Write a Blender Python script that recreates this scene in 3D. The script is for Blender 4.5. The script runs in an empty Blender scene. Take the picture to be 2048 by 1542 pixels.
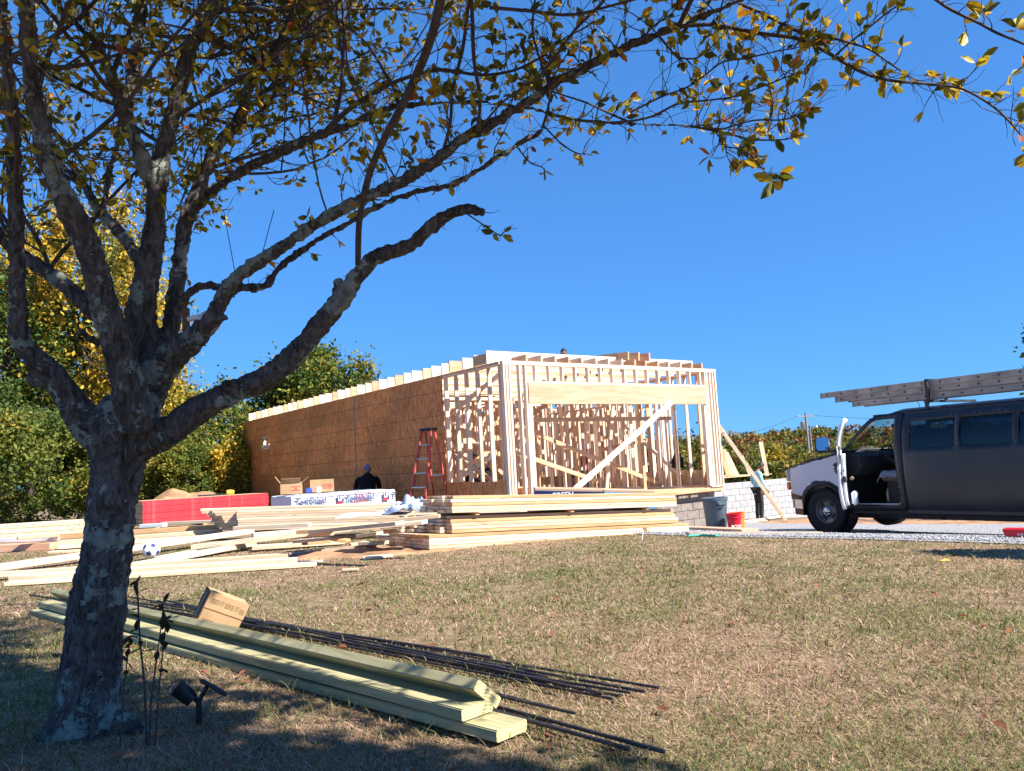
import bpy, bmesh, math, random
import numpy as np
from mathutils import Vector, Matrix, Quaternion
from mathutils import noise as mnoise
from mathutils.geometry import delaunay_2d_cdt
random.seed(7); RNG = np.random.default_rng(7)
SC = bpy.context.scene
COL = SC.collection

# ------------------------------------------------------------------ camera
F = 1600.0; CX, CY = 1024.0, 771.0; PITCH, ROLL = 0.101, 0.055
CAMZ = 0.92
_f = Vector((0, math.cos(PITCH), math.sin(PITCH))); _r = Vector((1, 0, 0)); _u = _r.cross(_f)
RT = math.cos(ROLL) * _r - math.sin(ROLL) * _u
UP = math.sin(ROLL) * _r + math.cos(ROLL) * _u
CAM = Vector((0, 0, CAMZ))
cd = bpy.data.cameras.new('camera'); cam = bpy.data.objects.new('camera', cd); COL.objects.link(cam)
cam.matrix_world = Matrix(((RT.x, UP.x, -_f.x, 0), (RT.y, UP.y, -_f.y, 0), (RT.z, UP.z, -_f.z, CAMZ), (0, 0, 0, 1)))
cd.sensor_fit = 'HORIZONTAL'; cd.sensor_width = 36; cd.lens = 36 * F / 2048
cd.clip_start = 0.05; cd.clip_end = 6000
SC.camera = cam

# ------------------------------------------------------------------ sky, sun, exposure
SUN_AZ = math.radians(118)      # clockwise from +Y
SUN_EL = math.radians(42)
w = bpy.data.worlds.new('World'); SC.world = w; w.use_nodes = True
nt = w.node_tree; bg = nt.nodes['Background']
sky = nt.nodes.new('ShaderNodeTexSky'); sky.sky_type = 'NISHITA'; sky.sun_disc = False
sky.sun_elevation = SUN_EL; sky.sun_rotation = SUN_AZ
sky.air_density = 1.0; sky.dust_density = 0.0; sky.ozone_density = 4.0; sky.altitude = 300
gm_ = nt.nodes.new('ShaderNodeGamma'); gm_.inputs[1].default_value = 0.50
tn = nt.nodes.new('ShaderNodeMix'); tn.data_type = 'RGBA'; tn.blend_type = 'MULTIPLY'; tn.inputs[0].default_value = 1.0
tn.inputs[7].default_value = (0.345, 0.915, 1.80, 1)
nt.links.new(sky.outputs[0], gm_.inputs[0]); nt.links.new(gm_.outputs[0], tn.inputs[6]); nt.links.new(tn.outputs[2], bg.inputs[0]); bg.inputs[1].default_value = 0.10
sl = bpy.data.lights.new('sun', 'SUN'); sl.energy = 5.0; sl.angle = math.radians(0.53); sl.color = (1, 0.95, 0.87)
so = bpy.data.objects.new('sun', sl); COL.objects.link(so)
SUNV = Vector((math.sin(SUN_AZ) * math.cos(SUN_EL), math.cos(SUN_AZ) * math.cos(SUN_EL), math.sin(SUN_EL)))
so.rotation_euler = SUNV.to_track_quat('Z', 'Y').to_euler(); so.location = SUNV * 60
SC.view_settings.view_transform = 'Standard'; SC.view_settings.look = 'None'
SC.view_settings.exposure = 1.28; SC.view_settings.gamma = 1.0
SC.view_settings.use_curve_mapping = False
SC.cycles.max_bounces = 8; SC.cycles.transparent_max_bounces = 12
SC.cycles.sample_clamp_indirect = 4

# ------------------------------------------------------------------ helpers: places in the world
def ray(px, py):
    return (_f * F + RT * (px - CX) - UP * (py - CY)) / F
def at(px, py, d):
    "point seen at that pixel of the photograph, d metres ahead of the camera"
    r = ray(px, py); return CAM + r * (d / r.y)
def atz(px, py, z):
    "point seen at that pixel on the level z"
    r = ray(px, py); return CAM + r * ((z - CAMZ) / r.z)
def lerp(a, b, t): return a + (b - a) * t
def sstep(t): t = min(1, max(0, t)); return t * t * (3 - 2 * t)
def q_of(x, y): return (x - 2.42) * 0.70 + (y - 10.3) * 0.714
QG = [(-400, 0.0), (-3, 0.0), (0, -0.09), (5.3, -0.60), (15, -1.2), (50, -3.2), (400, -4)]
def ground(x, y):
    q = q_of(x, y)
    z = float(np.interp(q, [a for a, b in QG], [b for a, b in QG]))
    z += 0.03 * mnoise.noise(Vector((x * 0.35, y * 0.35, 1.7))) * sstep((y - 1.5) / 2)
    return z
def atg(px, py, h=0.0):
    "point seen at that pixel, h metres above the ground"
    z = 0.0
    for k in range(30):
        p = atz(px, py, z + h); z = 0.5 * z + 0.5 * ground(p.x, min(p.y, 60))
    return p

# ------------------------------------------------------------------ helpers: materials
MATS = {}
def nodes(name):
    m = bpy.data.materials.new(name); m.use_nodes = True
    t = m.node_tree; MATS[name] = m
    return m, t, t.nodes['Principled BSDF']
def N(t, kind, **kw):
    n = t.nodes.new('ShaderNode' + kind)
    for k, v in kw.items():
        if k.startswith('i_'):
            key = k[2:]; key = int(key) if key.isdigit() else key.replace('_', ' ')
            n.inputs[key].default_value = v
        else: setattr(n, k, v)
    return n
def L(t, a, b): t.links.new(a, b)
def ramp(t, fac, stops):
    r = t.nodes.new('ShaderNodeValToRGB'); e = r.color_ramp.elements
    while len(e) < len(stops): e.new(0.5)
    for k, (p, c) in enumerate(stops):
        e[k].position = p; e[k].color = (*c, 1) if len(c) == 3 else c
    L(t, fac, r.inputs[0]); return r.outputs[0]
def mix(t, fac, a, b, mode='MIX'):
    n = t.nodes.new('ShaderNodeMix'); n.data_type = 'RGBA'; n.blend_type = mode
    for s, v in ((n.inputs[0], fac), (n.inputs[6], a), (n.inputs[7], b)):
        if hasattr(v, 'is_linked'): L(t, v, s)
        else: s.default_value = v if not isinstance(v, tuple) or len(v) == 4 else (*v, 1)
    return n.outputs[2]
def coords(t, scale=(1, 1, 1), which='Object', rnd=False):
    c = t.nodes.new('ShaderNodeTexCoord'); mp = t.nodes.new('ShaderNodeMapping'); mp.inputs['Scale'].default_value = scale
    src = c.outputs[which]
    if rnd:
        oi = t.nodes.new('ShaderNodeObjectInfo'); vm = N(t, 'VectorMath', operation='ADD'); sc = N(t, 'VectorMath', operation='SCALE')
        cb = t.nodes.new('ShaderNodeCombineXYZ')
        for k in range(3): L(t, oi.outputs['Random'], cb.inputs[k])
        L(t, cb.outputs[0], sc.inputs[0]); sc.inputs['Scale'].default_value = 37.0
        L(t, src, vm.inputs[0]); L(t, sc.outputs[0], vm.inputs[1]); src = vm.outputs[0]
    L(t, src, mp.inputs[0]); return mp.outputs[0]
def noise(t, vec, scale, detail=4, rough=0.55, dist=0.0):
    n = N(t, 'TexNoise', i_Scale=scale, i_Detail=detail, i_Roughness=rough, i_Distortion=dist); L(t, vec, n.inputs['Vector']); return n.outputs['Fac']
def bump(t, b, h, strength=0.3, dist=0.01):
    n = N(t, 'Bump', i_Strength=strength, i_Distance=dist); L(t, h, n.inputs['Height']); L(t, n.outputs[0], b.inputs['Normal'])
def rnd_out(t):
    return t.nodes.new('ShaderNodeObjectInfo').outputs['Random']
def mul(t, a, v):
    n = N(t, 'Math', operation='MULTIPLY'); L(t, a, n.inputs[0])
    if hasattr(v, 'is_linked'): L(t, v, n.inputs[1])
    else: n.inputs[1].default_value = v
    return n.outputs[0]

def plain(name, col, rough=0.6, metal=0.0, var=0.12, scale=6.0, bmp=0.0, spec=0.4):
    m, t, b = nodes(name); v = coords(t, rnd=True)
    n = noise(t, v, scale, 5)
    d = tuple(c * (1 - var * 2) for c in col); h = tuple(min(1, c * (1 + var)) for c in col)
    L(t, ramp(t, n, [(0.3, d), (0.7, h)]), b.inputs['Base Color'])
    b.inputs['Roughness'].default_value = rough; b.inputs['Metallic'].default_value = metal
    b.inputs['Specular IOR Level'].default_value = spec
    if bmp: bump(t, b, n, bmp, 0.01)
    return m
def wood(name, dark, light, tint=None, knots=0.5, rough=0.75, grain=1.0, bstr=0.15):
    "sawn wood, grain along local X"
    m, t, b = nodes(name); v = coords(t, (1.2 * grain, 22, 22), rnd=True)
    g = noise(t, v, 1.6, 6, 0.6, 1.2)
    v2 = coords(t, (0.6, 6, 6), rnd=True); g2 = noise(t, v2, 1.3, 3, 0.5, 0.8)
    c = ramp(t, g, [(0.3, dark), (0.62, light)])
    c2 = ramp(t, g2, [(0.35, (0.82, 0.78, 0.74)), (0.6, (1, 1, 1))])
    c = mix(t, 1.0, c, c2, 'MULTIPLY')
    v3 = coords(t, (2.2, 9, 9), rnd=True); vo = N(t, 'TexVoronoi', i_Scale=0.9); L(t, v3, vo.inputs['Vector'])
    k = ramp(t, vo.outputs['Distance'], [(0.05, (1, 1, 1)), (0.13, (0, 0, 0))])
    c = mix(t, mul(t, k, knots), c, (0.16, 0.075, 0.03))
    r = rnd_out(t)
    c = mix(t, 1.0, c, ramp(t, r, [(0, (0.78, 0.74, 0.70)), (0.35, (0.95, 0.93, 0.90)), (0.7, (1.06, 1.0, 0.95)), (1, (0.97, 0.86, 0.78))]), 'MULTIPLY')
    L(t, c, b.inputs['Base Color']); b.inputs['Roughness'].default_value = rough; b.inputs['Specular IOR Level'].default_value = 0.25
    bump(t, b, g, bstr, 0.004)
    return m
def attr_leaf(name, trans=0.35, rough=0.55, spec=0.3):
    "leaf whose own colour is stored on the mesh"
    m, t, b = nodes(name)
    a = N(t, 'Attribute', attribute_name='Col')
    L(t, a.outputs['Color'], b.inputs['Base Color']); b.inputs['Roughness'].default_value = rough
    b.inputs['Specular IOR Level'].default_value = spec
    tr = t.nodes.new('ShaderNodeBsdfTranslucent'); L(t, mix(t, 1.0, a.outputs['Color'], (1.15, 1.05, 0.55), 'MULTIPLY'), tr.inputs[0])
    ms = t.nodes.new('ShaderNodeMixShader'); ms.inputs[0].default_value = trans
    L(t, b.outputs[0], ms.inputs[1]); L(t, tr.outputs[0], ms.inputs[2]); L(t, ms.outputs[0], t.nodes['Material Output'].inputs[0])
    return m

PINE = wood('pine', (0.58, 0.43, 0.29), (0.75, 0.60, 0.44))
PINE_PALE = wood('pine_pale', (0.70, 0.56, 0.40), (0.83, 0.71, 0.55), knots=0.35)
PINE_WARM = wood('pine_warm', (0.46, 0.27, 0.13), (0.66, 0.44, 0.24), knots=0.6)
FRAME = wood('framing_pine', (0.64, 0.48, 0.36), (0.78, 0.63, 0.50), knots=0.3)
FRAME_PALE = wood('framing_pine_pale', (0.76, 0.63, 0.51), (0.86, 0.76, 0.66), knots=0.25)
FRAME_WARM = wood('framing_pine_warm', (0.50, 0.31, 0.19), (0.67, 0.46, 0.30), knots=0.4)
PLYWOOD = wood('plywood_face', (0.46, 0.315, 0.21), (0.58, 0.42, 0.29), knots=0.25, grain=0.6)
TREATED = wood('treated_pine', (0.30, 0.285, 0.145), (0.49, 0.46, 0.27), knots=0.35)
GREYWOOD = wood('weathered_wood', (0.26, 0.23, 0.20), (0.42, 0.38, 0.33))

def osb(name, dark, mid, light, lines=True, zaxis=2):
    m, t, b = nodes(name)
    v = coords(t, (34, 34, 9), rnd=True)
    vo = N(t, 'TexVoronoi', i_Scale=1.0, feature='F1'); L(t, v, vo.inputs['Vector'])
    n = noise(t, coords(t, (24, 24, 5.5), rnd=True), 1.5, 5, 0.7, 2.5)
    sc_ = N(t, 'SeparateColor'); L(t, vo.outputs['Color'], sc_.inputs[0]); c = ramp(t, sc_.outputs[0], [(0.05, dark), (0.5, mid), (1.0, light)])
    c = mix(t, 0.40, c, ramp(t, n, [(0.3, dark), (0.55, mid), (0.75, light)]))
    big = noise(t, coords(t, (0.5, 0.5, 0.5), 'Object'), 1.4, 3)
    c = mix(t, 1.0, c, ramp(t, big, [(0.3, (0.74, 0.74, 0.76)), (0.7, (1.1, 1.08, 1.05))]), 'MULTIPLY')
    c = mix(t, 1.0, c, ramp(t, rnd_out(t), [(0, (0.74, 0.72, 0.72)), (0.5, (0.97, 0.96, 0.95)), (1, (1.12, 1.06, 1.0))]), 'MULTIPLY')
    if lines:       # printed nail lines
        sx = t.nodes.new('ShaderNodeSeparateXYZ'); L(t, coords(t), sx.inputs[0])
        fr = N(t, 'Math', operation='PINGPONG'); L(t, sx.outputs['Z'], fr.inputs[0]); fr.inputs[1].default_value = 0.203
        lt = N(t, 'Math', operation='LESS_THAN'); L(t, fr.outputs[0], lt.inputs[0]); lt.inputs[1].default_value = 0.006
        c = mix(t, mul(t, lt.outputs[0], 0.75), c, (0.05, 0.03, 0.02))
    L(t, c, b.inputs['Base Color']); b.inputs['Roughness'].default_value = 0.55; b.inputs['Specular IOR Level'].default_value = 0.4
    bump(t, b, n, 0.35, 0.006)
    return m
OSB = osb('strand_board', (0.44, 0.135, 0.042), (0.84, 0.29, 0.085), (0.97, 0.52, 0.20))
OSB_NEW = osb('strand_board_pale', (0.42, 0.27, 0.13), (0.60, 0.43, 0.24), (0.72, 0.56, 0.35), lines=False)
BLOCK = plain('concrete_block', (0.37, 0.36, 0.365), 0.9, var=0.10, scale=9, bmp=0.3, spec=0.2)
BLOCK_SHADED = plain('shaded_block', (0.24, 0.20, 0.175), 0.9, var=0.16, scale=7, bmp=0.3, spec=0.2)  # shade on the front foundation, painted in as a darker block tone
MORTAR = plain('mortar', (0.27, 0.26, 0.26), 0.95, var=0.1, scale=12, bmp=0.2, spec=0.1)
BLACK = plain('black_plastic', (0.018, 0.018, 0.02), 0.45)
RUBBER = plain('tyre_rubber', (0.022, 0.022, 0.022), 0.85, var=0.2, scale=20)
CARD = plain('cardboard', (0.43, 0.28, 0.15), 0.85, var=0.10, scale=5, spec=0.15)
CARD_DARK = plain('cardboard_dark', (0.20, 0.11, 0.06), 0.85, var=0.25, scale=7, spec=0.15)
INK = plain('print_ink_brown', (0.13, 0.07, 0.035), 0.8, var=0.05)
INK_RED = plain('print_ink_red', (0.52, 0.03, 0.05), 0.7, var=0.05)
INK_NAVY = plain('print_ink_navy', (0.03, 0.04, 0.16), 0.6, var=0.05)
INK_GREY = plain('print_ink_grey', (0.10, 0.12, 0.22), 0.6, var=0.05)
WHITE = plain('white_plastic', (0.78, 0.78, 0.78), 0.4, var=0.03)
WRAP = plain('white_wrap', (0.76, 0.75, 0.78), 0.38, var=0.06, scale=3, bmp=0.5)
STEEL = plain('galvanised_steel', (0.42, 0.43, 0.45), 0.4, 0.9, var=0.1)
DARKSTEEL = plain('dark_steel', (0.07, 0.07, 0.075), 0.5, 0.6, var=0.2)

# ------------------------------------------------------------------ helpers: objects
def inw(o):
    COL.objects.link(o); return o
def tag(o, label=None, cat=None, group=None, kind=None):
    if label: o['label'] = label
    if cat: o['category'] = cat
    if group: o['group'] = group
    if kind: o['kind'] = kind
    return o
def thing(name, loc, label, cat, group=None, rz=0.0, rot=None):
    o = bpy.data.objects.new(name, None); o.empty_display_size = 0.1
    o.location = loc; o.rotation_euler = rot if rot else (0, 0, rz)
    inw(o); return tag(o, label, cat, group)
def smooth(me, ang=40):
    me.polygons.foreach_set('use_smooth', [True] * len(me.polygons))
    try: me.set_sharp_from_angle(angle=math.radians(ang))
    except Exception: pass
def link(name, me, mat, parent=None, mw=None):
    if mat is not None and not me.materials: me.materials.append(mat)
    o = bpy.data.objects.new(name, me)
    if mw is not None: o.matrix_local = mw
    if parent is not None: o.parent = parent
    return inw(o)
def npmesh(name, V, Fq, col=None, k=None):
    "fast mesh from numpy arrays; every face has the same number of corners"
    me = bpy.data.meshes.new(name); V = np.asarray(V, np.float32); Fq = np.asarray(Fq, np.int32)
    nf, k = Fq.shape
    me.vertices.add(len(V)); me.vertices.foreach_set('co', V.ravel())
    me.loops.add(nf * k); me.loops.foreach_set('vertex_index', Fq.ravel())
    me.polygons.add(nf); me.polygons.foreach_set('loop_start', np.arange(0, nf * k, k, dtype=np.int32))
    try: me.polygons.foreach_set('loop_total', np.full(nf, k, np.int32))
    except Exception: pass
    if col is not None:
        a = me.color_attributes.new('Col', 'FLOAT_COLOR', 'POINT')
        c = np.ones((len(V), 4), np.float32); c[:, :3] = col; a.data.foreach_set('color', c.ravel())
    me.update(calc_edges=True); return me
class MB:
    "collects shapes into one mesh"
    def __init__(s): s.v = []; s.f = []
    def add(s, vs, fs):
        n = len(s.v); s.v += [tuple(v) for v in vs]; s.f += [tuple(i + n for i in f) for f in fs]; return s
    def box(s, c, d, rot=None, bev=0.0):
        x, y, z = [a / 2 for a in d]; M = rot if rot is not None else Matrix.Identity(3); c = Vector(c)
        if bev <= 0:
            vs = [c + M @ Vector((i * x, j * y, k * z)) for i in (-1, 1) for j in (-1, 1) for k in (-1, 1)]
            return s.add(vs, [(0, 1, 3, 2), (4, 6, 7, 5), (0, 4, 5, 1), (2, 3, 7, 6), (0, 2, 6, 4), (1, 5, 7, 3)])
        bm = bmesh.new(); bmesh.ops.create_cube(bm, size=1)
        bmesh.ops.scale(bm, vec=d, verts=bm.verts)
        bmesh.ops.bevel(bm, geom=list(bm.edges), offset=bev, segments=1, affect='EDGES', profile=0.5)
        bm.verts.index_update(); vs = [c + M @ v.co for v in bm.verts]; fs = [[v.index for v in f.verts] for f in bm.faces]; bm.free()
        return s.add(vs, fs)
    def tube(s, pts, rad, n=8, cap=True, jit=0.0, flat=1.0):
        pts = [Vector(p) for p in pts]; rad = rad if isinstance(rad, (list, tuple)) else [rad] * len(pts)
        ref = Vector((0.3, 0.2, 1)); vs = []; N0 = None
        for k, p in enumerate(pts):
            t = (pts[min(k + 1, len(pts) - 1)] - pts[max(k - 1, 0)])
            t = t.normalized() if t.length > 1e-9 else Vector((0, 0, 1))
            if N0 is None:
                N0 = t.cross(ref); N0 = N0.normalized() if N0.length > 1e-4 else t.orthogonal().normalized()
            N0 = (N0 - t * N0.dot(t)); N0 = N0.normalized() if N0.length > 1e-6 else t.orthogonal().normalized()
            B = t.cross(N0)
            for j in range(n):
                a = 2 * math.pi * j / n; r = rad[k]
                if jit: r *= 1 + jit * mnoise.noise(p * 9 + Vector((math.cos(a), math.sin(a), 0)) * 1.3)
                vs.append(p + (N0 * math.cos(a) + B * math.sin(a) * flat) * r)
        fs = [(k * n + j, k * n + (j + 1) % n, (k + 1) * n + (j + 1) % n, (k + 1) * n + j) for k in range(len(pts) - 1) for j in range(n)]
        if cap: fs += [tuple(range(n - 1, -1, -1)), tuple((len(pts) - 1) * n + j for j in range(n))]
        return s.add(vs, fs)
    def lathe(s, prof, n=24, M=None, cap=False):
        "prof: list of (r, z) about local Z"
        M = M if M is not None else Matrix.Identity(4); vs = []
        for r, z in prof:
            for j in range(n):
                a = 2 * math.pi * j / n; vs.append(M @ Vector((r * math.cos(a), r * math.sin(a), z)))
        fs = [(k * n + j, k * n + (j + 1) % n, (k + 1) * n + (j + 1) % n, (k + 1) * n + j) for k in range(len(prof) - 1) for j in range(n)]
        if cap: fs += [tuple(range(n - 1, -1, -1)), tuple((len(prof) - 1) * n + j for j in range(n))]
        return s.add(vs, fs)
    def prism(s, poly, axis, a, b, M=None):
        "poly 2D outline extruded along axis (0,1,2) from a to b"
        M = M if M is not None else Matrix.Identity(4); n = len(poly)
        def P(q, h):
            c = [q[0], q[1]]; c.insert(axis, h); return M @ Vector(c)
        vs = [P(q, a) for q in poly] + [P(q, b) for q in poly]
        fs = [tuple(range(n)), tuple(range(2 * n - 1, n - 1, -1))] + [(j, n + j, n + (j + 1) % n, (j + 1) % n) for j in range(n)]
        return s.add(vs, fs)
    def mesh(s, name, fix=True):
        me = bpy.data.meshes.new(name); me.from_pydata(s.v, [], s.f)
        if fix:
            bm = bmesh.new(); bm.from_mesh(me); bmesh.ops.recalc_face_normals(bm, faces=bm.faces); bm.to_mesh(me); bm.free()
        me.update(); return me
    def build(s, name, mat, parent=None, sm=None, mw=None):
        me = s.mesh(name)
        if sm: smooth(me, sm)
        return link(name, me, mat, parent, mw)
_boards = {}
def board_mesh(l, wd, th, bev):
    key = (round(l, 2), round(wd, 3), round(th, 3), bev)
    if key not in _boards:
        _boards[key] = MB().box((0, 0, 0), (key[0], key[1], key[2]), bev=bev).mesh('board')
    return _boards[key]
def frame_x(A, B, up):
    x = (B - A).normalized(); up = Vector(up); z = (up - x * up.dot(x))
    z = z.normalized() if z.length > 1e-5 else x.orthogonal().normalized(); y = z.cross(x)
    return Matrix((x, y, z)).transposed()
def board(name, A, B, wd, th, mat, parent=None, up=(0, 0, 1), bev=0.0):
    "sawn piece from A to B; wd across, th along up"
    A, B = Vector(A), Vector(B); me = board_mesh((B - A).length, wd, th, bev)
    M = frame_x(A, B, up).to_4x4(); M.translation = (A + B) / 2
    key = (me.name, mat.name)
    if key not in _boards:
        c = me if not me.materials else me.copy()
        if c is not me: c.materials.clear()
        c.materials.append(mat); _boards[key] = c
    return link(name, _boards[key], mat, parent, M)
def text_mesh(body, size, depth=0.0015, shear=0.0, bold=0.0, spacing=1.0):
    cu = bpy.data.curves.new('lettering', 'FONT'); cu.body = body; cu.size = size; cu.extrude = depth
    cu.align_x = 'CENTER'; cu.align_y = 'CENTER'; cu.shear = shear; cu.offset = bold; cu.resolution_u = 3; cu.space_character = spacing
    o = bpy.data.objects.new('lettering', cu); COL.objects.link(o)
    dg = bpy.context.evaluated_depsgraph_get(); me = bpy.data.meshes.new_from_object(o.evaluated_get(dg))
    bpy.data.objects.remove(o); bpy.data.curves.remove(cu); return me
def lettering(body, size, origin, xdir, zdir, mat, parent, **kw):
    x = Vector(xdir).normalized(); y = Vector(zdir); y = (y - x * y.dot(x)).normalized(); z = x.cross(y)
    M = Matrix((x, y, z)).transposed().to_4x4(); M.translation = Vector(origin)
    return link('lettering', text_mesh(body, size, **kw), mat, parent, M)
def skinned(name, V, E, Rr, sub=1):
    "smooth tapering figure grown round a skeleton, returned as a mesh"
    me = bpy.data.meshes.new(name); me.from_pydata([tuple(v) for v in V], E, [])
    o = bpy.data.objects.new(name, me); COL.objects.link(o)
    md = o.modifiers.new('skin', 'SKIN'); md.use_smooth_shade = True; md.branch_smoothing = 0.4
    sv = me.skin_vertices[0].data if me.skin_vertices else None
    if sv is None:
        bm = bmesh.new(); bm.from_mesh(me); bm.verts.layers.skin.verify(); bm.to_mesh(me); bm.free(); sv = me.skin_vertices[0].data
    for k, r in enumerate(Rr):
        sv[k].radius = (r, r) if not isinstance(r, tuple) else r; sv[k].use_root = (k == 0)
    s2 = o.modifiers.new('sub', 'SUBSURF'); s2.levels = sub; s2.render_levels = sub
    bpy.context.view_layer.update(); dg = bpy.context.evaluated_depsgraph_get()
    out = bpy.data.meshes.new_from_object(o.evaluated_get(dg)); bpy.data.objects.remove(o); bpy.data.meshes.remove(me)
    out.polygons.foreach_set('use_smooth', [True] * len(out.polygons)); return out
def join(name, meshes):
    bm = bmesh.new()
    for m in meshes: bm.from_mesh(m)
    me = bpy.data.meshes.new(name); bm.to_mesh(me); bm.free()
    me.polygons.foreach_set('use_smooth', [True] * len(me.polygons)); return me

# ================================================================== THE SETTING
def ground_mat():
    m, t, b = nodes('lawn_soil'); v = coords(t, which='Object')
    a = noise(t, v, 0.55, 5, 0.6); c = noise(t, v, 5.0, 6, 0.65); d = noise(t, v, 60, 3, 0.6)
    base = ramp(t, c, [(0.28, (0.10, 0.065, 0.04)), (0.5, (0.26, 0.175, 0.11)), (0.72, (0.37, 0.265, 0.175))])
    green = ramp(t, c, [(0.3, (0.06, 0.075, 0.02)), (0.7, (0.16, 0.17, 0.06))])
    col = mix(t, ramp(t, a, [(0.46, (0, 0, 0)), (0.64, (0.75, 0.75, 0.75))]), base, green)
    L(t, mix(t, 1.0, col, ramp(t, d, [(0.3, (0.6, 0.6, 0.6)), (0.7, (1.2, 1.2, 1.2))]), 'MULTIPLY'), b.inputs['Base Color'])
    b.inputs['Roughness'].default_value = 0.95; b.inputs['Specular IOR Level'].default_value = 0.1
    bump(t, b, d, 0.5, 0.02); return m
LAWN = ground_mat()
def axis(stops):
    out = []
    for a, b, n in stops: out += list(np.linspace(a, b, n, endpoint=False))
    return np.array(out + [stops[-1][1]])
gx = axis([(-3000, -60, 10), (-60, -14, 16), (-14, 14, 112), (14, 60, 16), (60, 3000, 10)])
gy = axis([(-200, -3, 8), (-3, 18, 84), (18, 60, 30), (60, 3000, 12)])
X, Y = np.meshgrid(gx, gy)
Z = np.array([[ground(x, y) for x in gx] for y in gy])
nx, ny = len(gx), len(gy)
ii = np.arange(nx * ny).reshape(ny, nx)
gm = npmesh('lawn', np.stack([X.ravel(), Y.ravel(), Z.ravel()], 1), np.stack([ii[:-1, :-1].ravel(), ii[:-1, 1:].ravel(), ii[1:, 1:].ravel(), ii[1:, :-1].ravel()], 1))
smooth(gm, 180)
tag(link('lawn', gm, LAWN), kind='structure')

def gravel_mat():
    m, t, b = nodes('crushed_stone'); v = coords(t)
    vo = N(t, 'TexVoronoi', i_Scale=38.0); L(t, v, vo.inputs['Vector'])
    n = noise(t, v, 1.2, 4)
    c = ramp(t, vo.outputs['Color'], [(0.1, (0.15, 0.145, 0.15)), (0.5, (0.28, 0.275, 0.28)), (0.9, (0.42, 0.41, 0.41))])
    c = mix(t, ramp(t, n, [(0.55, (0, 0, 0)), (0.75, (0.7, 0.7, 0.7))]), c, (0.36, 0.26, 0.18))
    L(t, c, b.inputs['Base Color']); b.inputs['Roughness'].default_value = 0.9
    bump(t, b, vo.outputs['Distance'], 0.8, 0.02); return m
GRAVEL = gravel_mat()
def edge_q(s): return 0.12 * mnoise.noise(Vector((s * 1.1, 0, 3))) + 0.05 * mnoise.noise(Vector((s * 4, 0, 9)))
# the drive runs beside the lawn, s along it, q across it
DA = Vector((0.714, -0.70)); DN = Vector((0.70, 0.714)); D0 = Vector((2.42, 10.3))
def drive(s, q): p = D0 + DA * s + DN * q; return p.x, p.y
V = []; qs = [0, 0.25, 0.5, 1, 1.5, 2, 2.7, 3.4, 4.2, 5.3, 6.5, 8, 10, 12]; ss = list(np.arange(-7, 16.01, 0.25))
for s in ss:
    for k, q in enumerate(qs):
        q2 = q + (edge_q(s) if k == 0 else 0) + (max(0, (-s - 1.0)) * 0.35 if k == 0 else 0)
        x, y = drive(s, max(q, q2)); V.append((x, y, ground(x, y) + (0.008 if k == 0 else 0.028)))
nq = len(qs); ii = np.arange(len(V)).reshape(len(ss), nq)
tag(link('gravel_drive', npmesh('gravel_drive', V, np.stack([ii[:-1, :-1].ravel(), ii[:-1, 1:].ravel(), ii[1:, 1:].ravel(), ii[1:, :-1].ravel()], 1)), GRAVEL), kind='structure')
# loose stones on top of it
def scatter_chips(name, n, fs, fq, size, mat, h=0.03):
    base = np.array([(1, 0, 0), (-0.9, 0.1, 0), (0.1, 0.95, 0), (0, -1, 0.1), (0, 0.1, 0.75), (0, 0, -0.6)])
    tri = np.array([(0, 2, 4), (2, 1, 4), (1, 3, 4), (3, 0, 4), (2, 0, 5), (1, 2, 5), (3, 1, 5), (0, 3, 5)])
    P = []
    for k in range(n):
        x, y = drive(fs(), fq()); P.append((x, y, ground(x, y) + h))
    P = np.array(P); s = RNG.uniform(*size, (n, 1, 1)); a = RNG.uniform(0, 6.28, n)
    R = np.zeros((n, 3, 3)); R[:, 0, 0] = np.cos(a); R[:, 0, 1] = -np.sin(a); R[:, 1, 0] = np.sin(a); R[:, 1, 1] = np.cos(a); R[:, 2, 2] = 1
    B = base[None] * RNG.uniform(0.6, 1.3, (n, 6, 3)) * s
    V = np.einsum('nij,nkj->nki', R, B) + P[:, None, :]
    Fq = (tri[None] + (np.arange(n) * 6)[:, None, None]).reshape(-1, 3)
    g = RNG.uniform(0.16, 0.48, (n, 1)) * np.array([[1.0, 0.98, 0.99]]) * RNG.uniform(0.93, 1.05, (n, 3))
    return tag(link(name, npmesh(name, V.reshape(-1, 3), Fq, np.repeat(g, 6, 0)), mat), kind='stuff')
CHIPS = attr_leaf('stone_chip', trans=0.0, rough=0.9)
scatter_chips('loose_gravel', 15000, lambda: random.uniform(-3, 10), lambda: abs(random.gauss(0, 2.6)) - 0.05, (0.008, 0.019), CHIPS)
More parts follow.
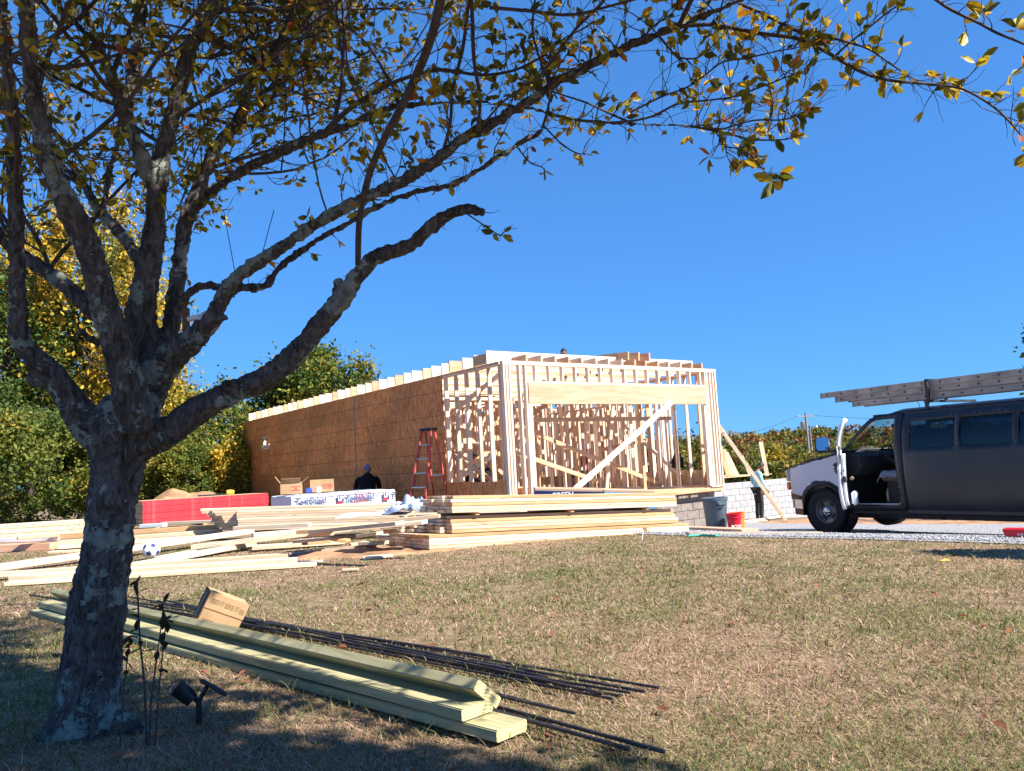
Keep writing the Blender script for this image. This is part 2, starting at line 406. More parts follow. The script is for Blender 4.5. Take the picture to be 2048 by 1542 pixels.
# bare earth beyond the drive and round the site
EARTH = plain('red_earth', (0.40, 0.235, 0.135), 0.95, var=0.25, scale=3.0, bmp=0.5, spec=0.05)
def earth_patch(name, cx, cy, rx, ry, h, seed, label=None, cat=None, n=34):
    V = []; 
    for j in range(n):
        for i in range(n):
            a, b = i / (n - 1) * 2 - 1, j / (n - 1) * 2 - 1
            x, y = cx + a * rx, cy + b * ry; r = math.hypot(a, b)
            e = max(0, 1 - r ** 1.6 * (1 + 0.25 * mnoise.noise(Vector((a * 2, b * 2, seed)))))
            z = ground(x, y) - 0.03 + h * e ** 0.8 * (1 + 0.45 * mnoise.noise(Vector((x * 1.1, y * 1.1, seed)))) + (0.05 * h + 0.02) * mnoise.noise(Vector((x * 4.5, y * 4.5, seed))) * (e > 0.02) + 0.035 * (e > 0)
            V.append((x, y, z))
    ii = np.arange(n * n).reshape(n, n)
    o = link(name, npmesh(name, V, np.stack([ii[:-1, :-1].ravel(), ii[:-1, 1:].ravel(), ii[1:, 1:].ravel(), ii[1:, :-1].ravel()], 1)), EARTH)
    smooth(o.data, 60); return tag(o, label, cat, kind=None if label else 'structure')
earth_patch('dirt_mound', -10.2, 25.5, 2.6, 1.7, 0.95, 3.0, 'long mound of brown dirt behind the red-edged panel bundles', 'dirt mound')
earth_patch('bare_earth', 12.5, 21.5, 6.5, 3.5, 0.12, 5.0)
earth_patch('bare_earth', -2.0, 9.6, 1.3, 0.55, 0.03, 8.0)
earth_patch('spoil_heap', 15.5, 22.0, 4.5, 1.6, 0.75, 9.0, 'low heap of pale earth seen beneath the van', 'dirt heap')

# ================================================================== THE HOUSE FRAME
YAW = 0.638; HC = Vector((-0.18, 15.3, 0.195)); HU = Vector((math.cos(YAW), math.sin(YAW), 0)); HW = Vector((-math.sin(YAW), math.cos(YAW), 0))
def hp(u, w_, z=0.0): return HC + HU * u + HW * w_ + Vector((0, 0, z))
H_ = 2.77; WD = 6.25; LN = 15.4; T = 0.038
house = thing('house_frame', HC, 'timber house frame under construction with brown strand board side wall and open front', 'house frame', rz=YAW)
rp = lambda: random.choice([FRAME, FRAME, FRAME_PALE, FRAME_PALE, FRAME_WARM])
def stud(u, w_, z0, z1, along='u', mat=None, dep=0.09):
    "vertical piece; thin across the wall direction"
    lean = random.uniform(-0.006, 0.006)
    return board('stud', (u, w_, z0), (u + lean, w_ + lean, z1), T if along == 'u' else dep, dep if along == 'u' else T, mat or rp(), house, up=(0, 1, 0))
def wall(p0, p1, z0=0.0, h=H_, gap=0.406, dbl=True, dep=0.09, skip=None, mat=None):
    a = 'u' if abs(p1[0] - p0[0]) > abs(p1[1] - p0[1]) else 'w'
    ln = math.hypot(p1[0] - p0[0], p1[1] - p0[1]); n = int(ln / gap)
    board('bottom_plate', (*p0, z0 + T / 2), (*p1, z0 + T / 2), dep, T, rp(), house)
    board('top_plate', (*p0, z0 + h - T / 2), (*p1, z0 + h - T / 2), dep, T, mat or rp(), house)
    if dbl: board('top_plate', (*p0, z0 + h - T * 1.5 - 0.001), (*p1, z0 + h - T * 1.5 - 0.001), dep - 0.004, T, mat or rp(), house)
    top = z0 + h - T * (2 if dbl else 1) - 0.001
    for k in range(n + 1):
        d = min(k * gap, ln - T / 2) if k else T / 2
        if skip and skip(d): continue
        u, w_ = lerp(p0[0], p1[0], d / ln), lerp(p0[1], p1[1], d / ln)
        stud(u, w_, z0 + T, top, a, mat, dep)
# long side wall on the left and the one opposite
wall((0.045, 0.10), (0.045, LN), gap=0.406)
wall((WD - 0.045, 0.10), (WD - 0.045, LN), gap=0.406)
wall((0.10, LN), (WD - 0.1, LN), gap=0.406)
# front wall
board('bottom_plate', (0, 0, T / 2), (0.62, 0, T / 2), 0.09, T, FRAME_PALE, house)
board('bottom_plate', (WD - 0.45, 0, T / 2), (WD, 0, T / 2), 0.09, T, FRAME_PALE, house)
for k in range(2): board('top_plate', (-0.005, 0, H_ - T * (k + 0.5) - 0.001 * k), (WD, 0, H_ - T * (k + 0.5) - 0.001 * k), 0.09, T, FRAME_PALE, house)
for u in (0.020, 0.088, 0.158, 0.40, 0.545): stud(u, 0, T, H_ - 2 * T - 0.001, 'u', FRAME_PALE)
for u in (WD - 0.40, WD - 0.33, WD - 0.22, WD - 0.12, WD - 0.025): stud(u, 0, T, H_ - 2 * T - 0.001, 'u', FRAME_PALE)
for u in (0.60, 0.645): stud(u, 0, T, 1.90, 'u', FRAME_PALE)
for u in (WD - 0.49, WD - 0.45): stud(u, 0, T, 1.90, 'u', FRAME_PALE)
board('header', (0.585, -0.006, 2.135), (WD - 0.425, -0.006, 2.135), 0.10, 0.41, PLYWOOD, house)
board('header_plate', (0.575, 0, 2.362), (WD - 0.425, 0, 2.362), 0.092, T, FRAME_PALE, house)
board('header_plate', (0.575, 0, 1.912), (0.86, 0, 1.912), 0.10, 0.045, FRAME_PALE, house)
for k in range(15): stud(0.80 + k * 0.349, 0, 2.382, H_ - 2 * T - 0.001, 'u', FRAME_PALE)
# ceiling joists across, their ends over the side wall
JZ = H_ + 0.12
for k in range(35):
    w_ = 0.95 + k * 0.406 + random.uniform(-0.03, 0.03)
    if w_ > LN: break
    board('ceiling_joist', (-0.05 + random.uniform(-0.03, 0.03), w_, JZ + 0.001), (WD + 0.03, w_, JZ + 0.001), T, 0.24, [FRAME, FRAME_PALE, FRAME_WARM][k % 3], house)
board('rim_joist', (-0.02, 0.48, JZ + 0.012), (WD - 0.2, 0.48, JZ + 0.012), T, 0.262, FRAME_PALE, house)
board('blocking', (-0.02, 0.52, JZ - 0.015), (-0.02, 0.92, JZ - 0.015), T, 0.20, FRAME_WARM, house)
for k in range(15):
    u = 0.62 + k * 0.375
    board('lookout', (u, 0.02 + random.uniform(-0.03, 0.03), H_ + 0.075), (u, 0.458, H_ + 0.075), T, 0.145, random.choice([FRAME, FRAME_WARM]), house)
for k in range(3):
    u = 3.55 + k * 0.33
    board('joist_on_edge', (u, 0.12, H_ + 0.245), (u + 0.05, 2.6, H_ + 0.40), T, 0.185, FRAME_WARM, house)
# cross walls and partitions inside
wall((0.2, 4.4), (WD - 0.2, 4.4), h=2.44, dbl=False)
wall((0.2, 8.0), (3.9, 8.0), h=2.44, dbl=False)
wall((0.2, 11.6), (WD - 0.2, 11.6), h=2.44, dbl=False)
wall((3.1, 4.6), (3.1, 11.4), h=2.44, dbl=False)
wall((4.7, 2.1), (4.7, 4.3), h=2.1, dbl=False)
wall((1.5, 4.6), (1.5, 7.9), h=2.44, dbl=False)
wall((5.2, 4.6), (5.2, 11.4), h=2.44, dbl=False)
wall((3.9, 9.6), (WD - 0.2, 9.6), h=2.44, dbl=False)
wall((2.5, 2.75), (4.5, 2.75), h=2.44, dbl=False)
wall((3.3, 6.2), (WD - 0.2, 6.2), h=2.44, dbl=False)
wall((4.15, 6.4), (4.15, 11.4), h=2.44, dbl=False)
wall((2.3, 8.2), (2.3, 11.4), h=2.44, dbl=False)
wall((0.3, 13.4), (WD - 0.3, 13.4), h=2.44, dbl=False)
for k in range(12): stud(random.uniform(3.3, 6.0), random.uniform(4.8, 11), 0.0, 2.44, 'u')
wall((5.65, 0.8), (5.65, 4.2), h=2.44, dbl=False, gap=0.30)
wall((5.0, 1.3), (5.0, 4.2), h=2.30, dbl=False, gap=0.36)
# framing of the rear wing, seen only through the studs
board('subfloor', (WD + 0.1, 9.2, -0.012), (WD + 8.4, 9.2, -0.012), 9.0, 0.022, OSB_NEW, house)
for a, b in (((7.3, 4.9), (7.3, 12.5)), ((8.7, 4.9), (8.7, 12.5)), ((10.3, 5.2), (10.3, 12.5)), ((WD + 0.3, 9.0), (13.0, 9.0)), ((WD + 0.3, 12.6), (14.0, 12.6)), ((WD + 0.3, 6.9), (11.5, 6.9))): wall(a, b, h=2.44, dbl=False)
# rear wing that runs off to the right, on the block wall
wall((WD + 0.35, 4.40), (WD + 1.25, 4.40), h=2.44, dbl=False, gap=0.30)
wall((WD + 0.1, 7.2), (WD + 4.2, 7.2), h=1.2, dbl=False, gap=0.6)
# deck
board('subfloor', (0.02, LN / 2 + 0.04, -0.012), (WD - 0.02, LN / 2 + 0.04, -0.012), LN - 0.10, 0.022, OSB_NEW, house)
board('rim_board', (-0.01, 0.005, -0.050), (WD + 0.01, 0.005, -0.050), T, 0.088, FRAME_WARM, house)
board('rim_board', (WD - 0.02, 0.03, -0.050), (WD - 0.02, LN, -0.050), T, 0.088, FRAME_WARM, house)
for k in range(16): board('floor_joist', (0.03 + k * 0.41, 0.026, -0.075), (0.03 + k * 0.41, 4.2, -0.075), T, 0.10, FRAME_WARM, house)
# low strips of sheathing along the floor
board('sheathing_strip', (2.35, 4.34, 0.21), (WD - 0.2, 4.34, 0.21), 0.012, 0.40, OSB_NEW, house)
board('sheathing_strip', (WD + 0.012, 0.1, 0.20), (WD + 0.012, 5.2, 0.20), 0.012, 0.40, OSB_NEW, house)
board('sheathing_strip', (0.2, 2.0, 0.12), (2.2, 2.0, 0.12), 0.012, 0.24, OSB, house)
# temporary braces
def brace(a, b, mat=FRAME_WARM, wd=0.09): board('brace', a, b, T, wd, mat, house, up=(0, 0, 1))
brace((1.30, -0.075, 0.03), (4.62, -0.075, 1.98), FRAME_PALE, 0.115)
brace((0.50, 0.62, 1.66), (5.35, 0.66, 1.66))
brace((0.75, 1.3, 1.75), (5.6, 1.35, 0.10))
brace((0.95, 2.6, 0.85), (3.3, 2.65, 2.25))
brace((0.9, 0.95, 1.02), (3.2, 1.0, 0.30))
brace((0.20, 0.5, 0.35), (0.20, 3.2, 1.45), FRAME_WARM)
brace((0.22, 0.4, 2.55), (0.22, 3.6, 1.5), FRAME)
brace((0.24, 3.4, 0.1), (0.24, 0.9, 0.95), FRAME)
brace((1.2, 4.28, 2.3), (3.3, 4.28, 0.2), FRAME)
brace((4.0, 4.28, 0.4), (5.9, 4.28, 2.2), FRAME)
brace((3.2, 7.8, 0.4), (0.8, 7.8, 2.2), FRAME_PALE)
brace((3.05, 5.0, 0.3), (3.05, 8.0, 2.2), FRAME_PALE)
brace((5.9, 1.0, 0.3), (5.9, 3.8, 2.4), FRAME_PALE)
brace((4.55, 2.2, 1.30), (6.1, 2.25, 1.52), FRAME)
brace((4.55, 2.25, 1.02), (6.1, 2.2, 1.22), FRAME_WARM)
brace((3.62, 1.2, 0.02), (4.15, 1.25, 2.5), FRAME)
for k, (u, w_) in enumerate([(5.2, 1.6), (5.55, 2.6), (2.2, 3.1), (1.4, 2.9), (2.75, 3.4), (1.0, 3.6)]): stud(u, w_, 0.0, 2.4, 'u')
# outside sheathing on the long wall: sheets laid in staggered courses
def sheet(w0, w1, z0, z1, mat=OSB):
    me = MB().box((0, 0, 0), (0.011, w1 - w0 - 0.0008, z1 - z0 - 0.0008)).mesh('sheathing_sheet')
    return link('sheathing_sheet', me, mat, house, Matrix.Translation((-0.0075, (w0 + w1) / 2, (z0 + z1) / 2)))
W0 = 2.2; WIN = (12.85, 13.65, 1.76, 2.09)
for r, (z0, z1) in enumerate([(-0.30, 0.90), (0.90, 2.10), (2.10, H_ - 0.02)]):
    x = W0; first = True
    while x < LN + 0.05:
        n = x + (1.22 if (first and r % 2) else 2.44); first = False; n = min(n, LN + 0.08)
        if n - x < 0.05: break
        a, b, c, d = WIN
        if r == 1 and x < b and n > a:
            if a > x: sheet(x, min(a, n), z0, z1)
            if b < n: sheet(max(b, x), n, z0, z1)
            sheet(max(a, x), min(b, n), z0, c); sheet(max(a, x), min(b, n), d, z1)
        else: sheet(x, n, z0, z1)
        x = n
sheet(0.06, 1.3, -0.30, 0.46); sheet(1.3, W0, -0.30, 0.47)
board('window_trimmer', (0.03, WIN[0], WIN[3] + 0.02), (0.03, WIN[1], WIN[3] + 0.02), 0.09, T, FRAME_PALE, house)
board('window_trimmer', (0.03, WIN[0], WIN[2] - 0.02), (0.03, WIN[1], WIN[2] - 0.02), 0.09, T, FRAME_PALE, house)
brace((0.11, WIN[0] - 0.1, WIN[3] + 0.1), (0.11, WIN[1] + 0.1, WIN[2] - 0.1), FRAME_PALE)
# damp seam down the wall where two wall sections meet
board('seam_batten', (-0.016, 6.55, -0.2), (-0.016, 6.55, H_ - 0.03), 0.05, 0.006, GREYWOOD, house, up=(1, 0, 0))
# block foundation
BL = MB().box((0, 0, 0), (0.392, 0.19, 0.190), bev=0.006).mesh('block'); BL.materials.append(BLOCK)
BH = MB().box((0, 0, 0), (0.192, 0.19, 0.190), bev=0.006).mesh('block'); BH.materials.append(BLOCK)
BLD = BL.copy(); BLD.materials.clear(); BLD.materials.append(BLOCK_SHADED); BHD = BH.copy(); BHD.materials.clear(); BHD.materials.append(BLOCK_SHADED)
def block_course(parent, p0, n, z, half, dirx=True, BL=BL, BH=BH):
    x = 0.0
    lst = ([BH] if half else []) + [BL] * n + ([] if half else [])
    for me in lst:
        ln = 0.4 if me is BL else 0.2
        c = x + ln / 2; M = Matrix.Translation((p0[0] + (c if dirx else 0), p0[1] + (0 if dirx else c), z + random.uniform(-0.002, 0.002)))
        if not dirx: M = M @ Matrix.Rotation(math.pi / 2, 4, 'Z')
        M = M @ Matrix.Translation((0, random.uniform(-0.003, 0.003), 0))
        link('block', me, None, parent, M); x += ln
    return x
for k in range(5):
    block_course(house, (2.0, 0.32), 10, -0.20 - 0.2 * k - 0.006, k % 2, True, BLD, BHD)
    block_course(house, (WD - 0.06, 0.45), 9, -0.20 - 0.2 * k - 0.006, k % 2, False)
board('mortar', (2.2, 0.33, -0.62), (WD - 0.05, 0.33, -0.62), 0.172, 1.0, MORTAR, house)
board('mortar', (WD - 0.06, 0.45, -0.62), (WD - 0.06, 4.3, -0.62), 0.172, 1.0, MORTAR, house)
board('foundation_wall', (0.12, 1.8, -0.55), (0.12, LN, -0.55), 0.19, 0.9, MORTAR, house)
# ------------------------------------------------------------------ block wall of the rear wing
BW0 = hp(WD + 0.25, 4.40); bw = thing('block_wall', (BW0.x, BW0.y, -1.34), 'pale grey concrete block wall behind the man in blue', 'block wall', rz=YAW)
for k in range(7):
    block_course(bw, (0, 0), 30, 0.055 + 0.2 * k, k % 2)
board('mortar', (0.0, 0.004, 0.655), (12.0, 0.004, 0.655), 0.172, 1.376, MORTAR, bw)
board('sill_plate', (0.0, 0, 1.37), (4.6, 0, 1.37), 0.14, 0.04, GREYWOOD, bw)

# ================================================================== LUMBER
def loose(name, A, B, wd, th, mat, label, group=None, up=(0, 0, 1), cat='board', bev=0.003):
    o = board(name, A, B, wd, th, mat, None, up, bev); return tag(o, label, cat, group)
# the big stack in front of the house: three tiers on bearers
S0 = atz(862, 1104, 0.0)
def sp(u, w_, z): return S0 + HU * u + HW * w_ + Vector((0, 0, z - 0.053 * u))
TH = 0.0405
for u, sd in ((0.5, 'left'), (2.2, 'middle'), (3.9, 'right')):
    loose('bearer', sp(u, 0.08, -0.06), sp(u, 1.05, -0.06), 0.09, 0.09, PINE_WARM, sd + ' square bearer under the big lumber stack', 'bearers under the big stack', cat='timber')
ORD = ['lowest', 'second', 'third', 'fourth', 'fifth', 'sixth', 'seventh', 'eighth', 'ninth', 'tenth', 'eleventh']
DEEP = ['front', 'second', 'third', 'fourth', 'fifth', 'sixth', 'rearmost']
for tier, rows, z0, deep, u0, u1, zn in (('lowest', 5, -0.013, 7, 0.0, 4.40, 'lowest tier'), ('middle', 5, 0.195, 6, 0.34, 4.15, 'middle tier'), ('top', 5, 0.432, 5, 0.32, 4.17, 'top tier')):
    for r in range(rows):
        for k in range(deep):
            j = random.uniform(-0.03, 0.03) * (1.5 if tier != 'lowest' else 0.5)
            if tier == 'middle': j += -0.10 + 0.03 * (rows - r)          # stepped ends
            if tier == 'top' and r == rows - 1: j -= 0.13
            if k == 0: j = j * 0.4
            wo = 0.146 * k + (0.03 if tier == 'middle' else 0.02) + random.uniform(0, 0.014) * (k == 0) + random.uniform(0, 0.002)
            if tier == 'middle': wo += 0.02 * r
            a, b = u0 - j * 0.6 - (0.05 * k if tier == 'middle' else 0), u1 - j * 0.8
            if tier == 'middle': b += 0.02 * (4 - r)
            dz = random.uniform(0, 0.0008)
            loose('board', sp(a, wo + 0.07, z0 + TH * (r + 0.5) + dz), sp(b, wo + 0.07, z0 + TH * (r + 0.5) + dz), 0.140, 0.0368, random.choice([PINE, PINE, PINE_PALE, PINE_WARM]),
                  '%s board of the %s row up, in the %s of the big lumber stack' % (DEEP[k] if k < deep - 1 else 'rearmost', ORD[r], zn), 'boards in the %s of the big stack' % zn)
for u, sd in ((0.7, 'left'), (2.2, 'middle'), (3.6, 'right')):
    loose('sticker', sp(u, 0.05, 0.414), sp(u, 0.95, 0.414), 0.06, 0.03, PINE_WARM, sd + ' thin spacer strip between the upper tiers of the big stack', 'spacer strips in the big stack', cat='strip')
# second stack behind it, pale
Q0 = atz(474, 1064, 0.13); qd = (at(800, 1058, 12.95) - Q0); qd.z = 0; qd.normalize(); qn = Vector((-qd.y, qd.x, 0))
for r in range(9):
    for k in range(4):
        j = 0.16 * k + random.uniform(-0.04, 0.05) - 0.035 * r * (k > 0)
        a = Q0 + qd * (j if k else random.uniform(-0.01, 0.02)) + qn * (0.07 + 0.145 * k) + Vector((0, 0, 0.02 + TH * (r + 0.5)))
        loose('board', a - qd * (0.30 * k), a + qd * 4.3 - Vector((0, 0, 0.13)), 0.14, 0.037, PINE_PALE if random.random() < 0.75 else PINE, '%s board of the %s row up in the pale stack before the wrapped pack' % (DEEP[k] if k < 3 else 'rearmost', ORD[r]), 'boards of the pale stack')
for k_, u in enumerate((.4, 2.2, 3.9)): loose('bearer', Q0 + qd * u + qn * .02 - Vector((0, 0, .06)), Q0 + qd * u + qn * .62 - Vector((0, 0, .06)), .09, .13, PINE_WARM, ['left', 'middle', 'right'][k_] + ' bearer under the pale stack', 'bearers under the pale stack', cat='timber')
# far stack on the left and its neighbours
R0 = at(-60, 1068, 16.8); R1 = at(141, 1066, 17.2)
for z in (R0, R1): z.z = 0
rd = (R1 - R0).normalized(); rn = Vector((-rd.y, rd.x, 0))
for r in range(3):
    for k in range(5):
        a = R0 + rn * (0.10 * k + random.uniform(-0.02, 0.02)) + Vector((0, 0, 0.05 + 0.1 * r)) - rd * random.uniform(0, 0.4)
        loose('board', a, R1 + rd * (random.uniform(-0.05, 0.05) + 0.07 * k) + rn * 0.10 * k + Vector((0, 0, 0.05 + 0.1 * r)), 0.04, 0.092, PINE_PALE, '%s board on edge in the %s layer of the far left stack' % (DEEP[k] if k < 4 else 'rearmost', ORD[r]), 'boards of the far left stack')
def lb(p, q, z, wd, th, mat, label, z2=None, up=(0, 0, 1), group=None, ext=0.0, name='loose_board'):
    A = atz(p[0], p[1], z); B = atz(q[0], q[1], z if z2 is None else z2)
    if ext: B = B + (B - A).normalized() * ext
    return loose(name, A, B, wd, th, mat, label, group, up)
PINKISH = wood('pinkish_wood', (0.62, 0.36, 0.24), (0.74, 0.50, 0.37), knots=0.1)
lb((-40, 1098), (112, 1091), 0.06, 0.30, 0.11, PINKISH, 'thick salmon coloured timber at the left edge of the lumber yard')
lb((-40, 1082), (118, 1076), 0.17, 0.10, 0.07, WHITE, 'white printed wrapped plank on the salmon timber')
lb((35, 1077), (118, 1070), 0.22, 0.12, 0.05, PINKISH, 'short pinkish plank behind the white wrapped plank')
lb((118, 1073), (440, 1053), 0.19, 0.14, 0.075, PINE_WARM, 'upper warm timber passing behind the tree trunk')
lb((120, 1085), (445, 1062), 0.12, 0.14, 0.065, PINE, 'middle timber of the row passing behind the trunk')
lb((118, 1094), (450, 1071), 0.06, 0.14, 0.06, PINE_PALE, 'lower timber of the row passing behind the trunk')
lb((100, 1105), (230, 1098), 0.02, 0.14, 0.04, PINE_PALE, 'board on the grass beside the salmon timber')
lb((-60, 1143), (503, 1062), 0.06, 0.14, 0.075, PINE_PALE, 'long white board slanting across from the left edge behind the trunk', z2=0.14)
lb((-20, 1150), (577, 1111), 0.055, 0.14, 0.05, PINE, 'farthest of three long boards lying low on the grass')
lb((24, 1156), (592, 1121), 0.05, 0.14, 0.06, PINE_PALE, 'middle of three long boards lying low on the grass')
lb((15, 1167), (632, 1128), 0.02, 0.14, 0.04, PINE_PALE, 'nearest of three long boards lying low on the grass')
lb((255, 1133), (505, 1087), 0.035, 0.14, 0.06, PINE_PALE, 'pale board running from the trunk past the football', z2=0.06)
lb((318, 1117), (385, 1104), 0.03, 0.14, 0.05, PINE_PALE, 'short board just right of the football')
lb((385, 1094), (700, 1058), 0.09, 0.14, 0.06, PINE_PALE, 'pale board ending above the football', z2=0.20)
lb((505, 1072), (770, 1050), 0.16, 0.20, 0.08, PINE_PALE, 'wide white board with its square end left of the pile')
lb((507, 1095), (690, 1083), 0.05, 0.24, 0.05, PINE_PALE, 'wide pale board bridging the dark gap')
lb((470, 1056), (620, 1049), 0.24, 0.14, 0.05, PINE_PALE, 'pale board before the end of the pale stack')
lb((283, 1052), (330, 1050), 0.26, 0.12, 0.06, WHITE, 'short white wrapped piece under the red bundles')
lb((325, 1047), (470, 1041), 0.25, 0.12, 0.05, PINE_PALE, 'pale strip lying against the foot of the red bundles')
# the untidy pile in the middle
pile = [((607, 1064), (712, 1052), .32, .28, .19, .045, PINE_WARM, 'wide board tipped on the untidy pile, orange underside showing'),
 ((625, 1063), (800, 1046), .34, .42, .14, .04, PINE, 'board lying across the top of the untidy pile'),
 ((712, 1057), (850, 1044), .30, .34, .24, .045, PINE_PALE, 'wide plank with its dark end in the middle of the pile'),
 ((612, 1070), (668, 1066), .25, .25, .20, .04, PINE_PALE, 'short wide offcut on the left of the untidy pile'),
 ((592, 1083), (664, 1076), .13, .17, .14, .04, PINE, 'small plank near the left foot of the untidy pile'),
 ((604, 1087), (660, 1082), .10, .10, .09, .04, PINE_WARM, 'narrow offcut lying before the untidy pile'),
 ((665, 1077), (697, 1082), .16, .12, .20, .035, PINE_WARM, 'split offcut hanging off the untidy pile'),
 ((700, 1090), (745, 1086), .07, .07, .14, .04, PINE, 'short block on the ground left of the big stack'),
 ((722, 1086), (772, 1085), .10, .10, .14, .04, PINE_PALE, 'short pale offcut against the big stack'),
 ((742, 1066), (790, 1062), .24, .25, .14, .04, PINE_WARM, 'stub of board end in the pile near the big stack'),
 ((718, 1072), (760, 1066), .22, .25, .14, .04, PINE, 'middle offcut wedged in the untidy pile'),
 ((755, 1063), (772, 1078), .22, .16, .14, .04, PINE_PALE, 'board sloping down beside the big stack'),
 ((795, 1040), (880, 1032), .42, .44, .09, .04, PINE, 'thin board resting behind the left end of the big stack'),
 ((560, 1112), (770, 1088), .02, .06, .14, .04, GREYWOOD, 'grey weathered plank lying under the untidy pile'),
 ((580, 1126), (645, 1122), .012, .012, .09, .02, PINE_PALE, 'pale lath on the grass before the untidy pile'),
 ((725, 1116), (785, 1111), .015, .015, .12, .03, PINE_PALE, 'pale scrap of board on the grass before the big stack'),
 ((684, 1140), (718, 1138), .012, .012, .05, .02, PINE, 'little wood chip lying on the lawn below the big stack')]
for p, q, z, z2, wd, th, mt, lab in pile: lb(p, q, z, wd, th, mt, lab, z2)
# planks on the gravel and the two shores against the frame
def gb(p, q, h, wd, th, mat, label, h2=None):
    A = atg(p[0], p[1], h); B = atg(q[0], q[1], h if h2 is None else h2); return loose('loose_board', A, B, wd, th, mat, label)
gb((1372, 1056), (1500, 1062), 0.05, 0.25, 0.06, PINKISH, 'pink sawn plank on the gravel right of the big stack')
gb((1372, 1067), (1640, 1066), 0.03, 0.14, 0.04, GREYWOOD, 'grey plank lying along the gravel edge')
gb((1483, 1044), (1575, 1031), 0.06, 0.09, 0.05, PINE_PALE, 'pale stud lying on the gravel by the feet of the man in blue')
gb((1490, 1046), (1530, 1041), 0.03, 0.14, 0.04, PINE, 'short plank offcut on the gravel beside the orange bucket')
loose('shore_brace', hp(WD + 0.05, -0.06, 1.28), atg(1393, 1036, 0.0), 0.09, 0.04, PINE_PALE, 'steep shore propping the right front corner of the frame', up=(0, -1, 0), cat='prop')
loose('shore_brace', hp(WD + 0.08, 0.05, 1.42), atg(1573, 1043, 0.0), 0.09, 0.04, PINE_PALE, 'long slanting shore running down before the man in blue', up=(0, -1, 0), cat='prop')
e = hp(WD + 1.9, 4.7, -0.2)
loose('leaning_board', at(1534, 952, 29.5), at(1521, 884, 29.8), 0.15, 0.05, PINE, 'upright board leaning beyond the block wall above the man in blue', up=(0, -1, 0))
for k, (x0, x1) in enumerate([(1452, 1441), (1461, 1447), (1471, 1452)]):
    loose('leaning_board', at(x0 + 4, 952, 27.0 + 0.1 * k), at(x1, 893 + 6 * k, 27.3 + 0.1 * k), 0.14, 0.04, [PINE_WARM, PINE, PINE_PALE][k], ['left', 'middle', 'right'][k] + ' one of the boards leaning on top of the block wall', up=(0, -1, 0))
lb2 = loose('leaning_board', at(1502, 955, 28.2), at(1484, 912, 28.5), 0.09, 0.04, PINE, 'short board leaning on the block wall behind the slanting shore', up=(0, -1, 0))

# ------------------------------------------------------------------ red-edged panel bundles
def red_mat():
    m, t, b = nodes('red_edge_paint'); v = coords(t, (1, 1, 1)); n = noise(t, coords(t, (2.5, 30, 60)), 2.0, 5, 0.7)
    L(t, mix(t, ramp(t, n, [(0.60, (0, 0, 0)), (0.68, (0.8, 0.8, 0.8))]), (0.62, 0.022, 0.035), (0.75, 0.60, 0.60)), b.inputs['Base Color']); b.inputs['Roughness'].default_value = 0.55; return m
RED = red_mat()
P0 = at(286, 1047, 17.4); zb = 0.08
def red_sheet():
    me = MB().box((0, 0, 0), (2.75, 1.2, 0.0175)).mesh('sheet'); me.materials.append(RED); me.materials.append(OSB_NEW)
    for p in me.polygons: p.material_index = 0 if abs(p.normal.y) > 0.9 else 1
    return me
RSM = red_sheet()
for k in range(4):
    base = Vector((P0.x, P0.y, zb + 0.137 * k)); b_ = thing('panel_bundle', base, ['lowest', 'second lowest', 'second highest', 'topmost'][k] + ' of the red-edged panel bundles left of the white pack', 'panel bundle', 'red-edged panel bundles', rz=YAW)
    for j in range(7): link('sheet', RSM, None, b_, Matrix.Translation((1.375 + random.uniform(-0.006, 0.006), 0.6 + random.uniform(-0.004, 0.004) + 0.012 * (k % 2), 0.009 + 0.0182 * j)))
for k in range(3):
    loose('bearer', Vector((P0.x, P0.y, 0.03)) + HU * (0.3 + k) , Vector((P0.x, P0.y, 0.03)) + HU * (0.3 + k) + HW * 1.2, 0.09, 0.09, PINE_WARM, ['left', 'middle', 'right'][k] + ' square bearer under the red-edged bundles', 'bearers under the red bundles', cat='timber')
YEL = plain('yellow_plastic', (0.75, 0.50, 0.03), 0.4)
tp = Vector((P0.x, P0.y, zb + 0.137 * 4)) + HU * 1.75 + HW * 0.15
lv = thing('spirit_level', tp, 'dark tool with a yellow end lying on the red-edged bundles', 'tool', rz=YAW)
MB().box((-0.25, 0, 0.025), (0.62, 0.05, 0.035), bev=0.006).build('body', BLACK, lv)
MB().lathe([(0.0, -0.09), (0.05, -0.085), (0.06, 0), (0.045, 0.08), (0.0, 0.09)], 12, Matrix.Translation((0.16, 0, 0.062)) @ Matrix.Rotation(math.pi / 2, 4, 'Y')).build('end_cap', YEL, lv, 40)

# ------------------------------------------------------------------ white wrapped pack of sheathing
PK = at(583, 1015, 14.5); PK.z = 0.03; PH = 0.60
pack = thing('wrapped_pack', PK, 'white plastic wrapped pack of sheathing printed TechShield beside the house wall', 'wrapped pack', rz=YAW); pack.scale = (.853, .853, .853 * 1.13)
n1, n2 = 40, 18; V = []; Fq = []
def rr(v, a, r): return max(-a, min(a, v))
bm = bmesh.new(); bmesh.ops.create_cube(bm, size=1); bmesh.ops.scale(bm, vec=(2.46, 1.24, PH - 0.1), verts=bm.verts)
bmesh.ops.bevel(bm, geom=list(bm.edges), offset=0.035, segments=3, affect='EDGES', profile=0.5)
bmesh.ops.subdivide_edges(bm, edges=[e_ for e_ in bm.edges if e_.calc_length() > 0.3], cuts=14, use_grid_fill=True)
for v in bm.verts:
    p = v.co + Vector((1.23, 0.62, 0.1 + (PH - 0.1) / 2))
    k = 0.012 * mnoise.noise(p * 3.0) + 0.006 * mnoise.noise(p * 9.0)
    if p.z > PH - 0.06: k += 0.016 * mnoise.noise(Vector((p.x * 5, p.y * 2, 3)))
    v.co = p + v.normal * k
